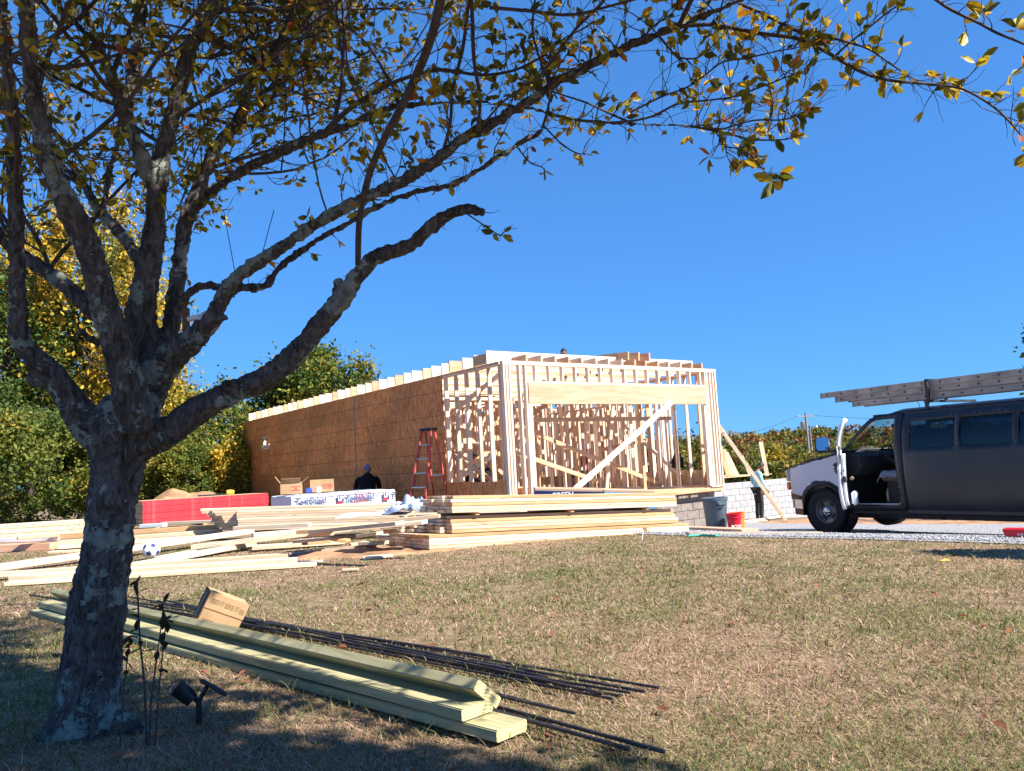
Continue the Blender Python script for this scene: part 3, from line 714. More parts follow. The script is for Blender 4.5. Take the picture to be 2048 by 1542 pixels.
me = bpy.data.meshes.new('wrapper'); bm.to_mesh(me); bm.free(); smooth(me, 60); link('wrapper', me, WRAP, pack)
TEAL = plain('teal_strap', (0.20, 0.62, 0.66), 0.4)
for x in (0.52, 1.30, 2.03):
    MB().box((x, -0.040, PH / 2 + 0.03), (0.022, 0.004, PH - 0.08)).build('strap', TEAL, pack)
    MB().box((x, 0.62, PH + 0.022), (0.022, 1.24, 0.004)).build('strap', TEAL, pack)
XD, ZD = (1, 0, 0), (0, 0, 1); yy = -0.050
lettering('TechShield', 0.155, (0.42, yy, 0.485), XD, ZD, INK_GREY, pack, bold=0.0065)
lettering('TechShield', 0.155, (1.56, yy, 0.485), XD, ZD, INK_GREY, pack, bold=0.0065)
lettering('T', 0.155, (2.40, yy, 0.485), XD, ZD, INK_GREY, pack, bold=0.0065)
lettering('RADIANT BARRIER', 0.045, (1.52, yy, 0.40), XD, ZD, INK_RED, pack)
for x0_, x1_ in ((.06, .50), (.56, 1.26), (1.34, 1.98), (2.06, 2.42)): MB().box(((x0_ + x1_) / 2, yy + .012, 0.582), (x1_ - x0_, 0.003, 0.016)).build('stripe', INK_GREY, pack)
for x in (1.09, 2.20):
    MB().box((x, yy, 0.495), (0.15, 0.003, 0.12)).build('logo', INK_NAVY, pack); MB().box((x, yy - 0.0005, 0.417), (0.15, 0.003, 0.035)).build('logo', INK_RED, pack)
    lettering('LP', 0.12, (x, yy - 0.003, 0.495), XD, ZD, WHITE, pack, bold=0.006)
def scrawl(pts, r=0.007): MB().tube([(x, yy - 0.003, z + .06) for x, z in pts], r, 5).build('scrawl', INK_RED, pack, 60)
def loop(cx, cz, a, b, n=10, s=0.3): return [(cx + a * math.sin(s + 6.0 * k / n), cz + b * math.cos(s + 6.0 * k / n)) for k in range(n + 1)]
scrawl([(0.66, 0.37), (0.68, 0.27), (0.64, 0.24)]); scrawl([(0.73, 0.38), (0.72, 0.24)]); scrawl(loop(0.84, 0.31, 0.055, 0.08)); scrawl([(0.95, 0.23), (0.98, 0.34), (1.03, 0.35), (1.07, 0.24)]); scrawl(loop(1.16, 0.29, 0.07, 0.07))
scrawl(loop(1.50, 0.46, 0.05, 0.09, s=1.2)); scrawl([(1.57, 0.38), (1.68, 0.54)]); scrawl([(1.58, 0.54), (1.67, 0.37)]); scrawl([(1.74, 0.50), (1.78, 0.59), (1.83, 0.50), (1.74, 0.51)])
MB().box((-0.021, 0.34, 0.25), (0.003, 0.34, 0.30)).build('logo', INK_NAVY, pack)
lettering('LP', 0.26, (-0.024, 0.34, 0.24), (0, -1, 0), ZD, WHITE, pack, bold=0.004)
for x in (0.3, 2.1): MB().box((x, 0.62, 0.05), (0.09, 1.2, 0.098)).build('skid', PINE_WARM, pack)
# ------------------------------------------------------------------ cardboard boxes
def carton(loc, d, label, rz=0, flaps=0, rot=None, mat=CARD, red=None, name='cardboard_box'):
    o = thing(name, loc, label, 'cardboard box', rz=rz, rot=rot); x, y, z = d
    MB().box((0, 0, z / 2), d, bev=0.004).build('body', mat, o)
    if flaps:
        for s, tilt in ((-1, 2.2), (1, 2.5)):
            Rm = Matrix.Rotation(s * (tilt - 1.57), 3, 'Y'); MB().box(Vector((s * x / 2, 0, z)) + Rm @ Vector((0, 0, 0.075)), (0.006, y * 0.96, 0.15), Rm).build('flap', mat, o)
        Rm = Matrix.Rotation(0.75, 3, 'X'); MB().box(Vector((0, -y / 2, z)) + Rm @ Vector((0, 0, 0.05)), (x * 0.9, 0.006, 0.10), Rm).build('flap', mat, o)
    if red:
        lettering(red, 0.05, (x * 0.22, -y / 2 - 0.002, z * 0.45), XD, ZD, INK_RED, o); MB().box((x * 0.22, -y / 2 - 0.0015, z * 0.62), (0.16, 0.002, 0.012)).build('print', INK_RED, o); MB().box((x * 0.22, -y / 2 - 0.0015, z * 0.30), (0.16, 0.002, 0.012)).build('print', INK_RED, o)
    return o
def on_pack(u, w_): p = PK + HU * u * .853 + HW * w_ * .853; p.z = PK.z + (PH + 0.035) * .853 * 1.13; return p
b1 = on_pack(0.18, 0.45); carton(b1, (0.39, 0.30, 0.21), 'open cardboard box with raised flaps on the left of the white pack', rz=0.25, flaps=1, red='||||')
carton(on_pack(0.90, 0.50), (0.44, 0.30, 0.235), 'closed cardboard box with red print on the white pack', rz=0.25, red='FRAMING')
BLUEP = plain('blue_plastic', (0.04, 0.08, 0.42), 0.4)
bc = thing('blue_case', on_pack(0.56, 0.42), 'small blue case between the two cardboard boxes', 'case', rz=0.3); MB().box((0, 0, 0.04), (0.12, 0.10, 0.08), bev=0.01).build('body', BLUEP, bc); MB().box((0, 0, 0.088), (0.05, 0.02, 0.015)).build('handle', BLUEP, bc)
cu_ = thing('white_cup', on_pack(0.70, 0.22), 'small white cup before the closed cardboard box', 'cup'); MB().lathe([(0.0, 0), (0.045, 0), (0.055, 0.10), (0.050, 0.10), (0.04, 0.01), (0, 0.01)], 14).build('cup', WHITE, cu_, 40); MB().lathe([(0.0, 0.105), (0.058, 0.105), (0.058, 0.098), (0.0, 0.098)], 14).build('lid', WHITE, cu_, 40)

# ------------------------------------------------------------------ crumpled plastic sheeting
def crumple(name, c, rx, ry, h, mat, label, seed, n=36, cat='plastic sheet'):
    V = []
    for j in range(n):
        for i in range(n):
            a, b = i / (n - 1) * 2 - 1, j / (n - 1) * 2 - 1; r = min(1, math.hypot(a, b) / 1.25)
            p = Vector((a * 2.2, b * 2.2, seed)); k = abs(mnoise.noise(p)) * 1.4 + 0.5 * abs(mnoise.noise(p * 2.3)) + 0.25 * abs(mnoise.noise(p * 5))
            V.append((c.x + a * rx + 0.12 * rx * mnoise.noise(p * 1.7 + Vector((9, 0, 0))), c.y + b * ry + 0.12 * ry * mnoise.noise(p * 1.7), c.z + h * (1 - r * r) * (0.25 + k)))
    ii = np.arange(n * n).reshape(n, n)
    me = npmesh(name, V, np.stack([ii[:-1, :-1].ravel(), ii[:-1, 1:].ravel(), ii[1:, 1:].ravel(), ii[1:, :-1].ravel()], 1)); smooth(me, 50)
    o = link(name, me, mat); md = o.modifiers.new('thick', 'SOLIDIFY'); md.thickness = 0.004; return tag(o, label, cat)
BLUEWRAP = plain('blue_grey_wrap', (0.30, 0.37, 0.50), 0.35, var=0.35, scale=2.5)
c = at(822, 1028, 12.2); c.z = 0.33; crumple('plastic_sheet', c, 0.36, 0.36, 0.20, BLUEWRAP, 'crumpled blue grey plastic wrap heaped behind the big stack', 2.0)
c = at(748, 1044, 12.4); c.z = 0.30; crumple('plastic_sheet', c, 0.55, 0.35, 0.06, WRAP, 'flat white plastic sheet lying over the untidy pile', 5.0)
rl = at(795, 1008, 12.3); r2 = at(822, 1018, 12.1)
ro = thing('wrap_roll', rl, 'white rolled wrap sticking out of the crumpled plastic', 'roll'); MB().tube([Vector((0, 0, 0)), r2 - rl], 0.045, 12).build('roll', WRAP, ro, 40); MB().tube([Vector((0, 0, 0)) - (r2 - rl).normalized() * 0.01, (r2 - rl).normalized() * 0.004], 0.02, 10).build('core', CARD, ro, 40)

# ------------------------------------------------------------------ blue-sided sheet packs behind the big stack
NAVY = plain('navy_wrap', (0.012, 0.025, 0.10), 0.45); SKYB = plain('bright_blue_edge', (0.03, 0.27, 0.55), 0.5)
for (x0, x1, y0, y1, mt, lab) in ((1063, 1200, 976.5, 979, NAVY, 'navy wrapped panel pack with white lettering behind the big stack'), (1201, 1304, 979.5, 982, SKYB, 'bright blue edged panel pack right of the navy one')):
    A = at(x0, y0, 13.9); B = at(x1, y1, 13.9); o = thing('panel_pack', Vector((A.x, A.y, ground(A.x, A.y))), lab, 'panel pack', rz=math.atan2(B.y - A.y, B.x - A.x)); ln = (B - A).length; hh = A.z - o.location.z
    M = Matrix.Rotation(-math.atan2(B.z - A.z, ln), 4, 'Y')
    MB().box((ln / 2, 0.6, hh / 2 - 0.02), (ln - 0.01, 1.2, hh - 0.04), bev=0.01).build('body', mt, o, mw=M)
    for k in range(3): MB().box((ln / 2, 0.6, hh - 0.034 + 0.012 * k), (ln - 0.02, 1.19, 0.011)).build('top_sheet', PLYWOOD, o, mw=M)
    if mt is NAVY: lettering('GREEN', 0.12, (ln * 0.45, -0.004, hh - 0.145), XD, ZD, WHITE, o, bold=0.002)

# ------------------------------------------------------------------ step ladder against the wall
FRP = plain('orange_red_fibreglass', (0.50, 0.085, 0.06), 0.5)
def step_ladder(loc, rz, h, label):
    o = thing('step_ladder', loc, label, 'step ladder', rz=rz)     # climbs facing +X, steps along Y
    def half(z): return lerp(0.23, 0.13, z / h)
    def fx(z): return lerp(-0.62, -0.06, z / h)
    for s in (-1, 1):
        board('side_rail', (fx(0), s * half(0), 0), (fx(h), s * half(h), h), 0.07, 0.03, FRP, o, up=(0, 1, 0))
        board('rear_rail', (0.46, s * half(0) * 0.93, 0), (0.05, s * half(h) * 0.93, h - 0.03), 0.05, 0.025, FRP, o, up=(0, 1, 0))
        MB().box((fx(0), s * half(0), 0.015), (0.10, 0.05, 0.03)).build('foot', BLACK, o)
    n = int(h / 0.29)
    for k in range(1, n):
        z = k * 0.29; MB().box((fx(z), 0, z), (0.085, 2 * half(z) - 0.03, 0.028), bev=0.004).build('step', STEEL, o)
    for z in (0.5, 1.1): board('rear_spreader', (lerp(0.46, 0.05, z / h), -half(z) * 0.9, z), (lerp(0.46, 0.05, z / h), half(z) * 0.9, z), 0.025, 0.025, STEEL, o)
    MB().box((0, 0, h + 0.02), (0.22, 0.32, 0.06), bev=0.015).build('top_cap', BLACK, o)
    for s in (-1, 1): board('spreader', (fx(1.0) + 0.05, s * 0.25, 1.0), (0.30, s * 0.25, 0.95), 0.02, 0.006, STEEL, o)
    return o
lt = at(857, 861, 16.9); step_ladder(Vector((lt.x, lt.y, ground(lt.x, lt.y))), 1.02, lt.z - ground(lt.x, lt.y), 'red fibreglass step ladder with black top against the brown house wall')
# ------------------------------------------------------------------ bin and buckets
BIN = plain('grey_blue_plastic', (0.085, 0.12, 0.155), 0.38, var=0.06)
tb = at(1433, 1048, 17.2); tb.z = ground(tb.x, tb.y); o = thing('rubbish_bin', tb, 'dark blue grey plastic rubbish bin below the house corner', 'bin', rz=0.4)
MB().lathe([(0.0, 0.0), (0.195, 0.0), (0.205, 0.02), (0.255, 0.62), (0.262, 0.64), (0.275, 0.645), (0.278, 0.70), (0.268, 0.705), (0.25, 0.70), (0.235, 0.62), (0.19, 0.05), (0, 0.05)], 32).build('body', BIN, o, 40)
for s in (-1, 1):
    R_ = Matrix.Rotation(s * 1.2 - 0.5, 4, 'Z'); g = MB(); g.tube([R_ @ Vector((0.25, -0.08, 0.60)), R_ @ Vector((0.31, -0.07, 0.57)), R_ @ Vector((0.31, 0.07, 0.57)), R_ @ Vector((0.25, 0.08, 0.60))], 0.016, 8); g.build('handle', BIN, o, 40)
    MB().box(R_ @ Vector((0.262, 0, 0.60)), (0.03, 0.20, 0.07), R_.to_3x3(), 0.008).build('handle_boss', BIN, o)
REDP = plain('red_plastic', (0.62, 0.012, 0.03), 0.35, var=0.05); ORANGE = plain('orange_plastic', (0.72, 0.20, 0.03), 0.4, var=0.05)
def bucket(loc, mat, label, h=0.37, txt=None):
    o = thing('bucket', loc, label, 'bucket'); s = h / 0.37
    MB().lathe([(0.0, 0.0), (0.128 * s, 0.0), (0.148 * s, 0.27 * s), (0.160 * s, 0.275 * s), (0.160 * s, 0.29 * s), (0.150 * s, 0.295 * s), (0.152 * s, 0.33 * s), (0.164 * s, 0.34 * s), (0.166 * s, 0.37 * s), (0.150 * s, 0.368 * s), (0.142 * s, 0.2 * s), (0.12 * s, 0.02), (0, 0.02)], 28).build('body', mat, o, 40)
    g = MB(); g.tube([Vector((0.17 * s * math.cos(a), -0.05 * math.sin(a) - 0.04, 0.31 * s - 0.16 * s * math.sin(a))) for a in np.linspace(0, math.pi, 12)], 0.004, 6); g.build('wire_handle', STEEL, o, 40)
    if txt: lettering(txt, 0.09, (0.0, -0.150, 0.10), XD, (0, -0.07, 1), WHITE, o, bold=0.002)
    return o
rb_ = at(1469, 1050, 16.8); rb_.z = ground(rb_.x, rb_.y) + .01; bucket(rb_, REDP, 'red plastic bucket with white print in front of the orange one', 0.36, 'BOSS')
p = rb_ + Vector((0.17, 0.36, 0)); p.z = ground(p.x, p.y) + 0.02; bucket(p, ORANGE, 'orange plastic bucket behind the red one', 0.37)
# red bag at the right edge, stake, hose, ball
bg_ = thing('red_toolbox', atg(2062, 1080, 0.0), 'small red box on the gravel at the right edge', 'box', rz=-0.7)
MB().prism([(-0.22, 0), (0.22, 0), (0.26, 0.13), (-0.26, 0.13)], 1, -0.12, 0.12).build('body', REDP, bg_); lettering('MIX', 0.06, (-0.06, -0.123, 0.065), XD, ZD, WHITE, bg_)
st = thing('marker_stake', atg(1283, 1080, 0.0), 'thin white stake with a tan tag in the grass before the big stack', 'stake'); MB().tube([(0, 0, -0.02), (0.03, 0, 0.12)], 0.008, 6).build('stake', WHITE, st); MB().box((0.05, 0, 0.125), (0.055, 0.006, 0.05)).build('tag', CARD, st)
yl = thing('marker_flag', atg(1890, 1124, 0.0), 'small yellow flag lying in the grass near the right edge', 'flag'); yl.scale = (.55, .55, .6); MB().add([(-0.07, 0, 0.02), (0.02, 0.01, 0.045), (0.08, 0, 0.02), (0.0, -0.02, 0.015)], [(0, 1, 2, 3)]).build('flag', YEL, yl); MB().tube([(-0.07, 0, 0.02), (-0.16, 0.02, 0.06)], 0.003, 5).build('wire', YEL, yl)
GREENH = plain('green_hose', (0.05, 0.42, 0.30), 0.4)
tag(MB().tube([atg(x, y, 0.02) for x, y in ((1376, 1072), (1400, 1070), (1430, 1072), (1455, 1069), (1470, 1067), (1484, 1066))], 0.014, 7).build('garden_hose', GREENH, None, 60), 'green hose lying along the gravel edge', 'hose')
bl = atz(303, 1117, 0.0); ball = thing('football', bl, 'white football with dark patches among the boards', 'ball')
bm = bmesh.new(); bmesh.ops.create_icosphere(bm, subdivisions=3, radius=0.108, matrix=Matrix.Translation((0, 0, 0.108))); me = bpy.data.meshes.new('ball'); bm.to_mesh(me); bm.free(); smooth(me, 180)
link('cover', me, WHITE, ball)
ph = (1 + 5 ** 0.5) / 2
for v in [(0, a, b * ph) for a in (-1, 1) for b in (-1, 1)] + [(a, b * ph, 0) for a in (-1, 1) for b in (-1, 1)] + [(b * ph, 0, a) for a in (-1, 1) for b in (-1, 1)]:
    d = Matrix.Rotation(0.7, 3, 'Z') @ Matrix.Rotation(0.4, 3, 'X') @ Vector(v).normalized(); q = d.to_track_quat('Z', 'Y').to_matrix(); c0 = Vector((0, 0, 0.108)) + d * 0.1095
    MB().add([c0 + d * 0.001] + [c0 + (q @ Vector((math.cos(a), math.sin(a), 0))) * 0.036 - d * 0.006 for a in np.linspace(0, 6.283, 6)[:-1]], [(0, 1 + k, 1 + (k + 1) % 5) for k in range(5)]).build('patch', INK_NAVY, ball)

# ================================================================== THE VAN
# local X runs back from the front axle, local -Y is the driver's side that faces us
VO = at(1664, 1065, 14.5); VAX = Vector((0.53, -0.848, 0)).normalized(); VY = Vector((-VAX.y, VAX.x, 0))
VG = VO.z; VB = Vector((VO.x, VO.y, VG)) + VY * 0.86
van = thing('work_van', VB, 'long dark van with bare white front wing and open driver door on the gravel', 'van', rz=math.atan2(VAX.y, VAX.x))
HWZ = [(0.30, 0.90), (0.42, 0.945), (0.60, 0.985), (0.90, 1.0), (1.20, 0.998), (1.38, 0.985), (1.88, 0.87), (1.96, 0.83), (2.02, 0.76)]
HWP = np.polyfit([a for a, b in HWZ], [b for a, b in HWZ], 5)
def hw(x, z):
    y = float(np.polyval(HWP, z))
    if x < -0.25: y *= 1 - 0.14 * ((-0.25 - x) / 0.6) ** 2
    return y
def van_paint(name, base, dirt):
    m, t, b = nodes(name); v = coords(t); n = noise(t, v, 2.2, 6, 0.6); n2 = noise(t, coords(t, (1, 1, 3)), 5, 4)
    L(t, mix(t, ramp(t, n, [(0.45, (0, 0, 0)), (0.75, (0.5, 0.5, 0.5))]), base, dirt), b.inputs['Base Color'])
    L(t, ramp(t, n2, [(0.3, (0.24,) * 3), (0.7, (0.48,) * 3)]), b.inputs['Roughness']); b.inputs['Specular IOR Level'].default_value = 0.45; return m
VDARK = van_paint('van_matt_black', (0.019, 0.020, 0.023), (0.050, 0.048, 0.046))
VNAVY = van_paint('van_dark_blue', (0.007, 0.010, 0.026), (0.014, 0.017, 0.034))
def fender_mat():
    m, t, b = nodes('van_peeled_white'); sx = t.nodes.new('ShaderNodeSeparateXYZ'); L(t, coords(t), sx.inputs[0])
    n = noise(t, coords(t), 9, 5, 0.6); 
    def lin(sock, k, add):
        a = N(t, 'Math', operation='MULTIPLY_ADD'); L(t, sock, a.inputs[0]); a.inputs[1].default_value = k; a.inputs[2].default_value = add; return a.outputs[0]
    # black paint is left along the top edge, round the arch and in a patch by the door
    top = N(t, 'Math', operation='MULTIPLY_ADD'); L(t, sx.outputs['X'], top.inputs[0]); top.inputs[1].default_value = -0.19; L(t, sx.outputs['Z'], top.inputs[2])
    e = N(t, 'Math', operation='MULTIPLY_ADD'); L(t, n, e.inputs[0]); e.inputs[1].default_value = 0.09; L(t, top.outputs[0], e.inputs[2])
    g = N(t, 'Math', operation='GREATER_THAN'); L(t, e.outputs[0], g.inputs[0]); g.inputs[1].default_value = 1.345
    vl = N(t, 'VectorMath', operation='DISTANCE'); cb = t.nodes.new('ShaderNodeCombineXYZ'); L(t, sx.outputs['X'], cb.inputs[0]); L(t, sx.outputs['Z'], cb.inputs[2]); L(t, cb.outputs[0], vl.inputs[0]); vl.inputs[1].default_value = (0.0, 0, 0.40)
    e2 = N(t, 'Math', operation='MULTIPLY_ADD'); L(t, n, e2.inputs[0]); e2.inputs[1].default_value = 0.10; L(t, vl.outputs['Value'], e2.inputs[2])
    g2 = N(t, 'Math', operation='LESS_THAN'); L(t, e2.outputs[0], g2.inputs[0]); g2.inputs[1].default_value = 0.585
    vl3 = N(t, 'VectorMath', operation='DISTANCE'); L(t, cb.outputs[0], vl3.inputs[0]); vl3.inputs[1].default_value = (0.38, 0, 1.14)
    e3 = N(t, 'Math', operation='MULTIPLY_ADD'); L(t, n, e3.inputs[0]); e3.inputs[1].default_value = 0.35; L(t, vl3.outputs['Value'], e3.inputs[2])
    g3 = N(t, 'Math', operation='LESS_THAN'); L(t, e3.outputs[0], g3.inputs[0]); g3.inputs[1].default_value = 0.29
    g4 = N(t, 'Math', operation='LESS_THAN'); L(t, lin(sx.outputs['Z'], 1.0, 0.0), g4.inputs[0]); g4.inputs[1].default_value = 0.66
    mx = None
    for k in (g, g2, g3, g4):
        if mx is None: mx = k.outputs[0]
        else:
            q = N(t, 'Math', operation='MAXIMUM'); L(t, mx, q.inputs[0]); L(t, k.outputs[0], q.inputs[1]); mx = q.outputs[0]
    L(t, mix(t, mx, (0.60, 0.59, 0.62), (0.022, 0.022, 0.026)), b.inputs['Base Color']); b.inputs['Roughness'].default_value = 0.45; return m
FENDER = fender_mat()
VWHITE = plain('van_white_paint', (0.72, 0.72, 0.74), 0.35, var=0.05)
def glass_mat(name, tint, rough=0.03, clear=0.5):
    m, t, b = nodes(name); t.nodes.remove(b)
    tr = N(t, 'BsdfTransparent'); tr.inputs[0].default_value = (*tint, 1); gl = N(t, 'BsdfGlossy'); gl.inputs['Roughness'].default_value = rough
    lw = N(t, 'LayerWeight', i_Blend=0.5); pw = N(t, 'Math', operation='POWER'); L(t, lw.outputs['Facing'], pw.inputs[0]); pw.inputs[1].default_value = 4.0; fr = N(t, 'Math', operation='MULTIPLY_ADD'); L(t, pw.outputs[0], fr.inputs[0]); fr.inputs[1].default_value = 0.85; fr.inputs[2].default_value = 0.05; ms = N(t, 'MixShader'); L(t, fr.outputs[0], ms.inputs[0]); L(t, tr.outputs[0], ms.inputs[1]); L(t, gl.outputs[0], ms.inputs[2]); L(t, ms.outputs[0], t.nodes['Material Output'].inputs[0]); return m
TINTED = glass_mat('tinted_glass', (0.10, 0.12, 0.16)); CLEARG = glass_mat('window_glass', (0.62, 0.68, 0.66))
CHROME = plain('chrome', (0.75, 0.76, 0.78), 0.12, 1.0, var=0.03); MIRROR = plain('mirror_glass', (0.62, 0.68, 0.70), 0.02, 1.0, var=0.0)
LENS = plain('amber_lens', (0.55, 0.13, 0.03), 0.2); LENSC = plain('clear_lens', (0.42, 0.40, 0.36), 0.15)
VINT = plain('van_interior', (0.035, 0.034, 0.036), 0.85); CLOTH = plain('grey_blue_cloth', (0.20, 0.23, 0.32), 0.9, bmp=0.3, scale=14); BEIGE = plain('worn_tan_seat', (0.17, 0.12, 0.08), 0.85)
def inside(p, poly):
    c = False; n = len(poly)
    for i in range(n):
        a, b = poly[i], poly[i - 1]
        if (a[1] > p[1]) != (b[1] > p[1]) and p[0] < (b[0] - a[0]) * (p[1] - a[1]) / (b[1] - a[1]) + a[0]: c = not c
    return c
def panel_mesh(name, outline, holes=(), step=0.09, fy=None):
    "sheet cut to an outline in side view, bent to the body's section"
    pts = []; edges = []
    for lp in [outline] + list(holes):
        s = len(pts); q = []
        for i in range(len(lp)):
            a, b = Vector(lp[i]), Vector(lp[(i + 1) % len(lp)]); m = max(1, int((b - a).length / step))
            q += [a.lerp(b, k / m) for k in range(m)]
        pts += q; edges += [(s + i, s + (i + 1) % len(q)) for i in range(len(q))]
    xs = [p[0] for p in outline]; zs = [p[1] for p in outline]
    for x in np.arange(min(xs) + step / 2, max(xs), step):
        for z in np.arange(min(zs) + step / 2, max(zs), step):
            if inside((x, z), outline) and not any(inside((x, z), h) for h in holes): pts.append(Vector((x, z)))
    r = delaunay_2d_cdt(pts, edges, [], 0, 1e-4)
    V = r[0]; Fc = []
    for f in r[2]:
        c = sum((Vector(V[i]) for i in f), Vector((0, 0))) / len(f)
        if inside(c, outline) and not any(inside(c, h) for h in holes): Fc.append(tuple(f))
    fy = fy or (lambda x, z: -hw(x, z))
    me = bpy.data.meshes.new(name); me.from_pydata([(v[0], fy(v[0], v[1]), v[1]) for v in V], [], Fc)
    bm = bmesh.new(); bm.from_mesh(me); bmesh.ops.delete(bm, geom=[v for v in bm.verts if not v.link_faces], context='VERTS'); bmesh.ops.recalc_face_normals(bm, faces=bm.faces); bm.to_mesh(me); bm.free(); smooth(me, 40); return me
def thick(o, t, off=-1):
    md = o.modifiers.new('thickness', 'SOLIDIFY'); md.thickness = t; md.offset = off; md.use_even_offset = False; return o
def arc(cx, cz, r, a0, a1, n=14): return [(cx + r * math.cos(math.radians(lerp(a0, a1, k / n))), cz + r * math.sin(math.radians(lerp(a0, a1, k / n)))) for k in range(n + 1)]
XR = 5.0; FL = lambda x, z: hw(x, z)     # far side
fend = [(0.44, 0.50)] + arc(0, 0.40, 0.455, 12, 168) + [(-0.52, 0.66), (-0.74, 0.70), (-0.76, 0.88), (-0.755, 1.10), (-0.70, 1.195), (-0.2, 1.315), (0.44, 1.415)]
door_hole = [(0.47, 0.52), (0.47, 1.42), (0.60, 1.52), (1.00, 1.89), (1.10, 1.935), (1.40, 1.94), (1.43, 1.90), (1.47, 0.56), (1.43, 0.52)]
cab = [(0.44, 0.42), (0.44, 1.415), (0.54, 1.50), (0.96, 1.935), (1.08, 1.985), (1.56, 1.995), (1.56, 0.42)]
side = [(1.565, 0.40), (1.565, 1.995), (XR, 1.995), (XR, 0.45)] + arc(3.94, 0.40, 0.46, 12, 168)[0:] + [(3.45, 0.40)]
wins = [[(1.70, 1.42), (1.70, 1.87), (2.45, 1.87), (2.45, 1.42)], [(2.52, 1.42), (2.52, 1.87), (3.30, 1.87), (3.30, 1.42)], [(3.38, 1.42), (3.38, 1.87), (4.9, 1.87), (4.9, 1.42)]]
thick(link('front_wing', panel_mesh('front_wing', fend), FENDER, van), 0.012, 1)
thick(link('door_frame', panel_mesh('door_frame', cab, [door_hole]), VDARK, van), 0.03, 1)
MB().tube([(x, -hw(x, z) - 0.004, z) for x, z in door_hole[:1] + [(1.43, 0.525), (1.468, 0.57), (1.462, 0.9), (1.45, 1.3), (1.425, 1.9)]], 0.010, 6).build('door_seal', VWHITE, van, 60)
thick(link('side_panel', panel_mesh('side_panel', side, wins), VDARK, van), 0.02, 1)
band = [(1.60, 1.36), (1.60, 1.92), (XR, 1.92), (XR, 1.36)]
thick(link('window_band', panel_mesh('window_band', band, wins, fy=lambda x, z: -hw(x, z) - 0.003), VNAVY, van), 0.004, 1)
for w4 in wins: link('side_window', panel_mesh('side_window', w4, fy=lambda x, z: -hw(x, z) + 0.006), TINTED, van)
# far side: one sheet with glass
farh = [[(0.66, 1.44), (1.02, 1.86), (1.40, 1.88), (1.42, 1.44)]] + wins
thick(link('far_side', panel_mesh('far_side', fend[:-1] + [(0.44, 1.415), (0.96, 1.935), (1.08, 1.985), (XR, 1.995), (XR, 0.45)] + arc(3.94, 0.40, 0.46, 12, 168) + [(3.45, 0.42)], farh, fy=FL), VDARK, van), 0.02, -1)
for w4 in farh: link('far_window', panel_mesh('far_window', w4, fy=lambda x, z: hw(x, z) - 0.006), CLEARG if w4 is farh[0] else TINTED, van)
def grid(name, fn, nu, nv, mat, th=0.02):
    V = [fn(i / (nu - 1), j / (nv - 1)) for j in range(nv) for i in range(nu)]; ii = np.arange(nu * nv).reshape(nv, nu)
    me = npmesh(name, V, np.stack([ii[:-1, :-1].ravel(), ii[:-1, 1:].ravel(), ii[1:, 1:].ravel(), ii[1:, :-1].ravel()], 1)); smooth(me, 60); o = link(name, me, mat, van)
    return thick(o, th, 0) if th else o
def roof_z(s): return 1.99 + 0.11 * (1 - abs(s) ** 2.6)
grid('roof', lambda u, v: (lerp(1.0 + 0.06 * (2 * v - 1) ** 2, XR, u), 0.785 * (2 * v - 1), roof_z(2 * v - 1) - 0.06 * max(0, 1 - u * 12) ** 2), 16, 17, VNAVY)
MB().tube([(x, -0.80, 2.0) for x in np.linspace(1.0, XR, 8)], 0.018, 6).build('drip_rail', VDARK, van, 40)
grid('windscreen', lambda u, v: (lerp(0.05 + 0.36 * (2 * v - 1) ** 2, 1.0 + 0.04 * (2 * v - 1) ** 2, u), lerp(0.93, 0.775, u) * (2 * v - 1), lerp(1.40, 1.975 + 0.06 * (1 - (2 * v - 1) ** 2), u)), 10, 15, CLEARG, 0)
grid('bonnet', lambda u, v: (lerp(-0.84 + 0.10 * (2 * v - 1) ** 2, 0.08 + 0.34 * (2 * v - 1) ** 2, u), lerp(0.84, 0.965, min(1, u * 1.3)) * (2 * v - 1), lerp(1.165, 1.415, u) + 0.05 * (1 - (2 * v - 1) ** 4) * (1 - 0.4 * u)), 12, 15, VNAVY)
grid('front_face', lambda u, v: (-0.86 + 0.10 * (2 * v - 1) ** 4 + 0.03 * u, 0.84 * (2 * v - 1), lerp(0.66, 1.18, u)), 6, 15, BLACK)
for k in range(4): MB().box((-0.875, 0, 0.80 + 0.085 * k), (0.02, 1.0, 0.02)).build('grille_bar', CHROME, van)
for s in (-1, 1):
    MB().box((-0.805, s * 0.785, 1.03), (0.13, 0.22, 0.22), Matrix.Rotation(s * 0.5, 3, 'Z'), 0.02).build('headlight', LENSC, van, 40)
    MB().box((-0.800, s * 0.79, 0.835), (0.13, 0.22, 0.14), Matrix.Rotation(s * 0.5, 3, 'Z'), 0.02).build('indicator_lamp', LENS, van, 40)
def bump_ring(z0, z1, off, name, mat):
    path = [(-0.18, 0.965), (-0.55, 0.95 + off), (-0.86 - off, 0.78), (-0.96 - off, 0.45), (-0.98 - off, 0), (-0.96 - off, -0.45), (-0.86 - off, -0.78), (-0.55, -0.95 - off), (-0.50, -0.955)]
    path = path[1:]; b = MB(); V = []
    for x, y in path: V += [(x, y, z0), (x, y, z1), (x + 0.09, y * 0.9, z1), (x + 0.09, y * 0.9, z0)]
    b.add(V, [(4 * k + i, 4 * k + (i + 1) % 4, 4 * k + 4 + (i + 1) % 4, 4 * k + 4 + i) for k in range(len(path) - 1) for i in range(4)]); b.build(name, mat, van, 40)
bump_ring(0.585, 0.735, 0.02, 'bumper_cap', BLACK); bump_ring(0.42, 0.585, 0.0, 'chrome_bumper', CHROME); bump_ring(0.30, 0.42, -0.04, 'air_dam', BLACK)
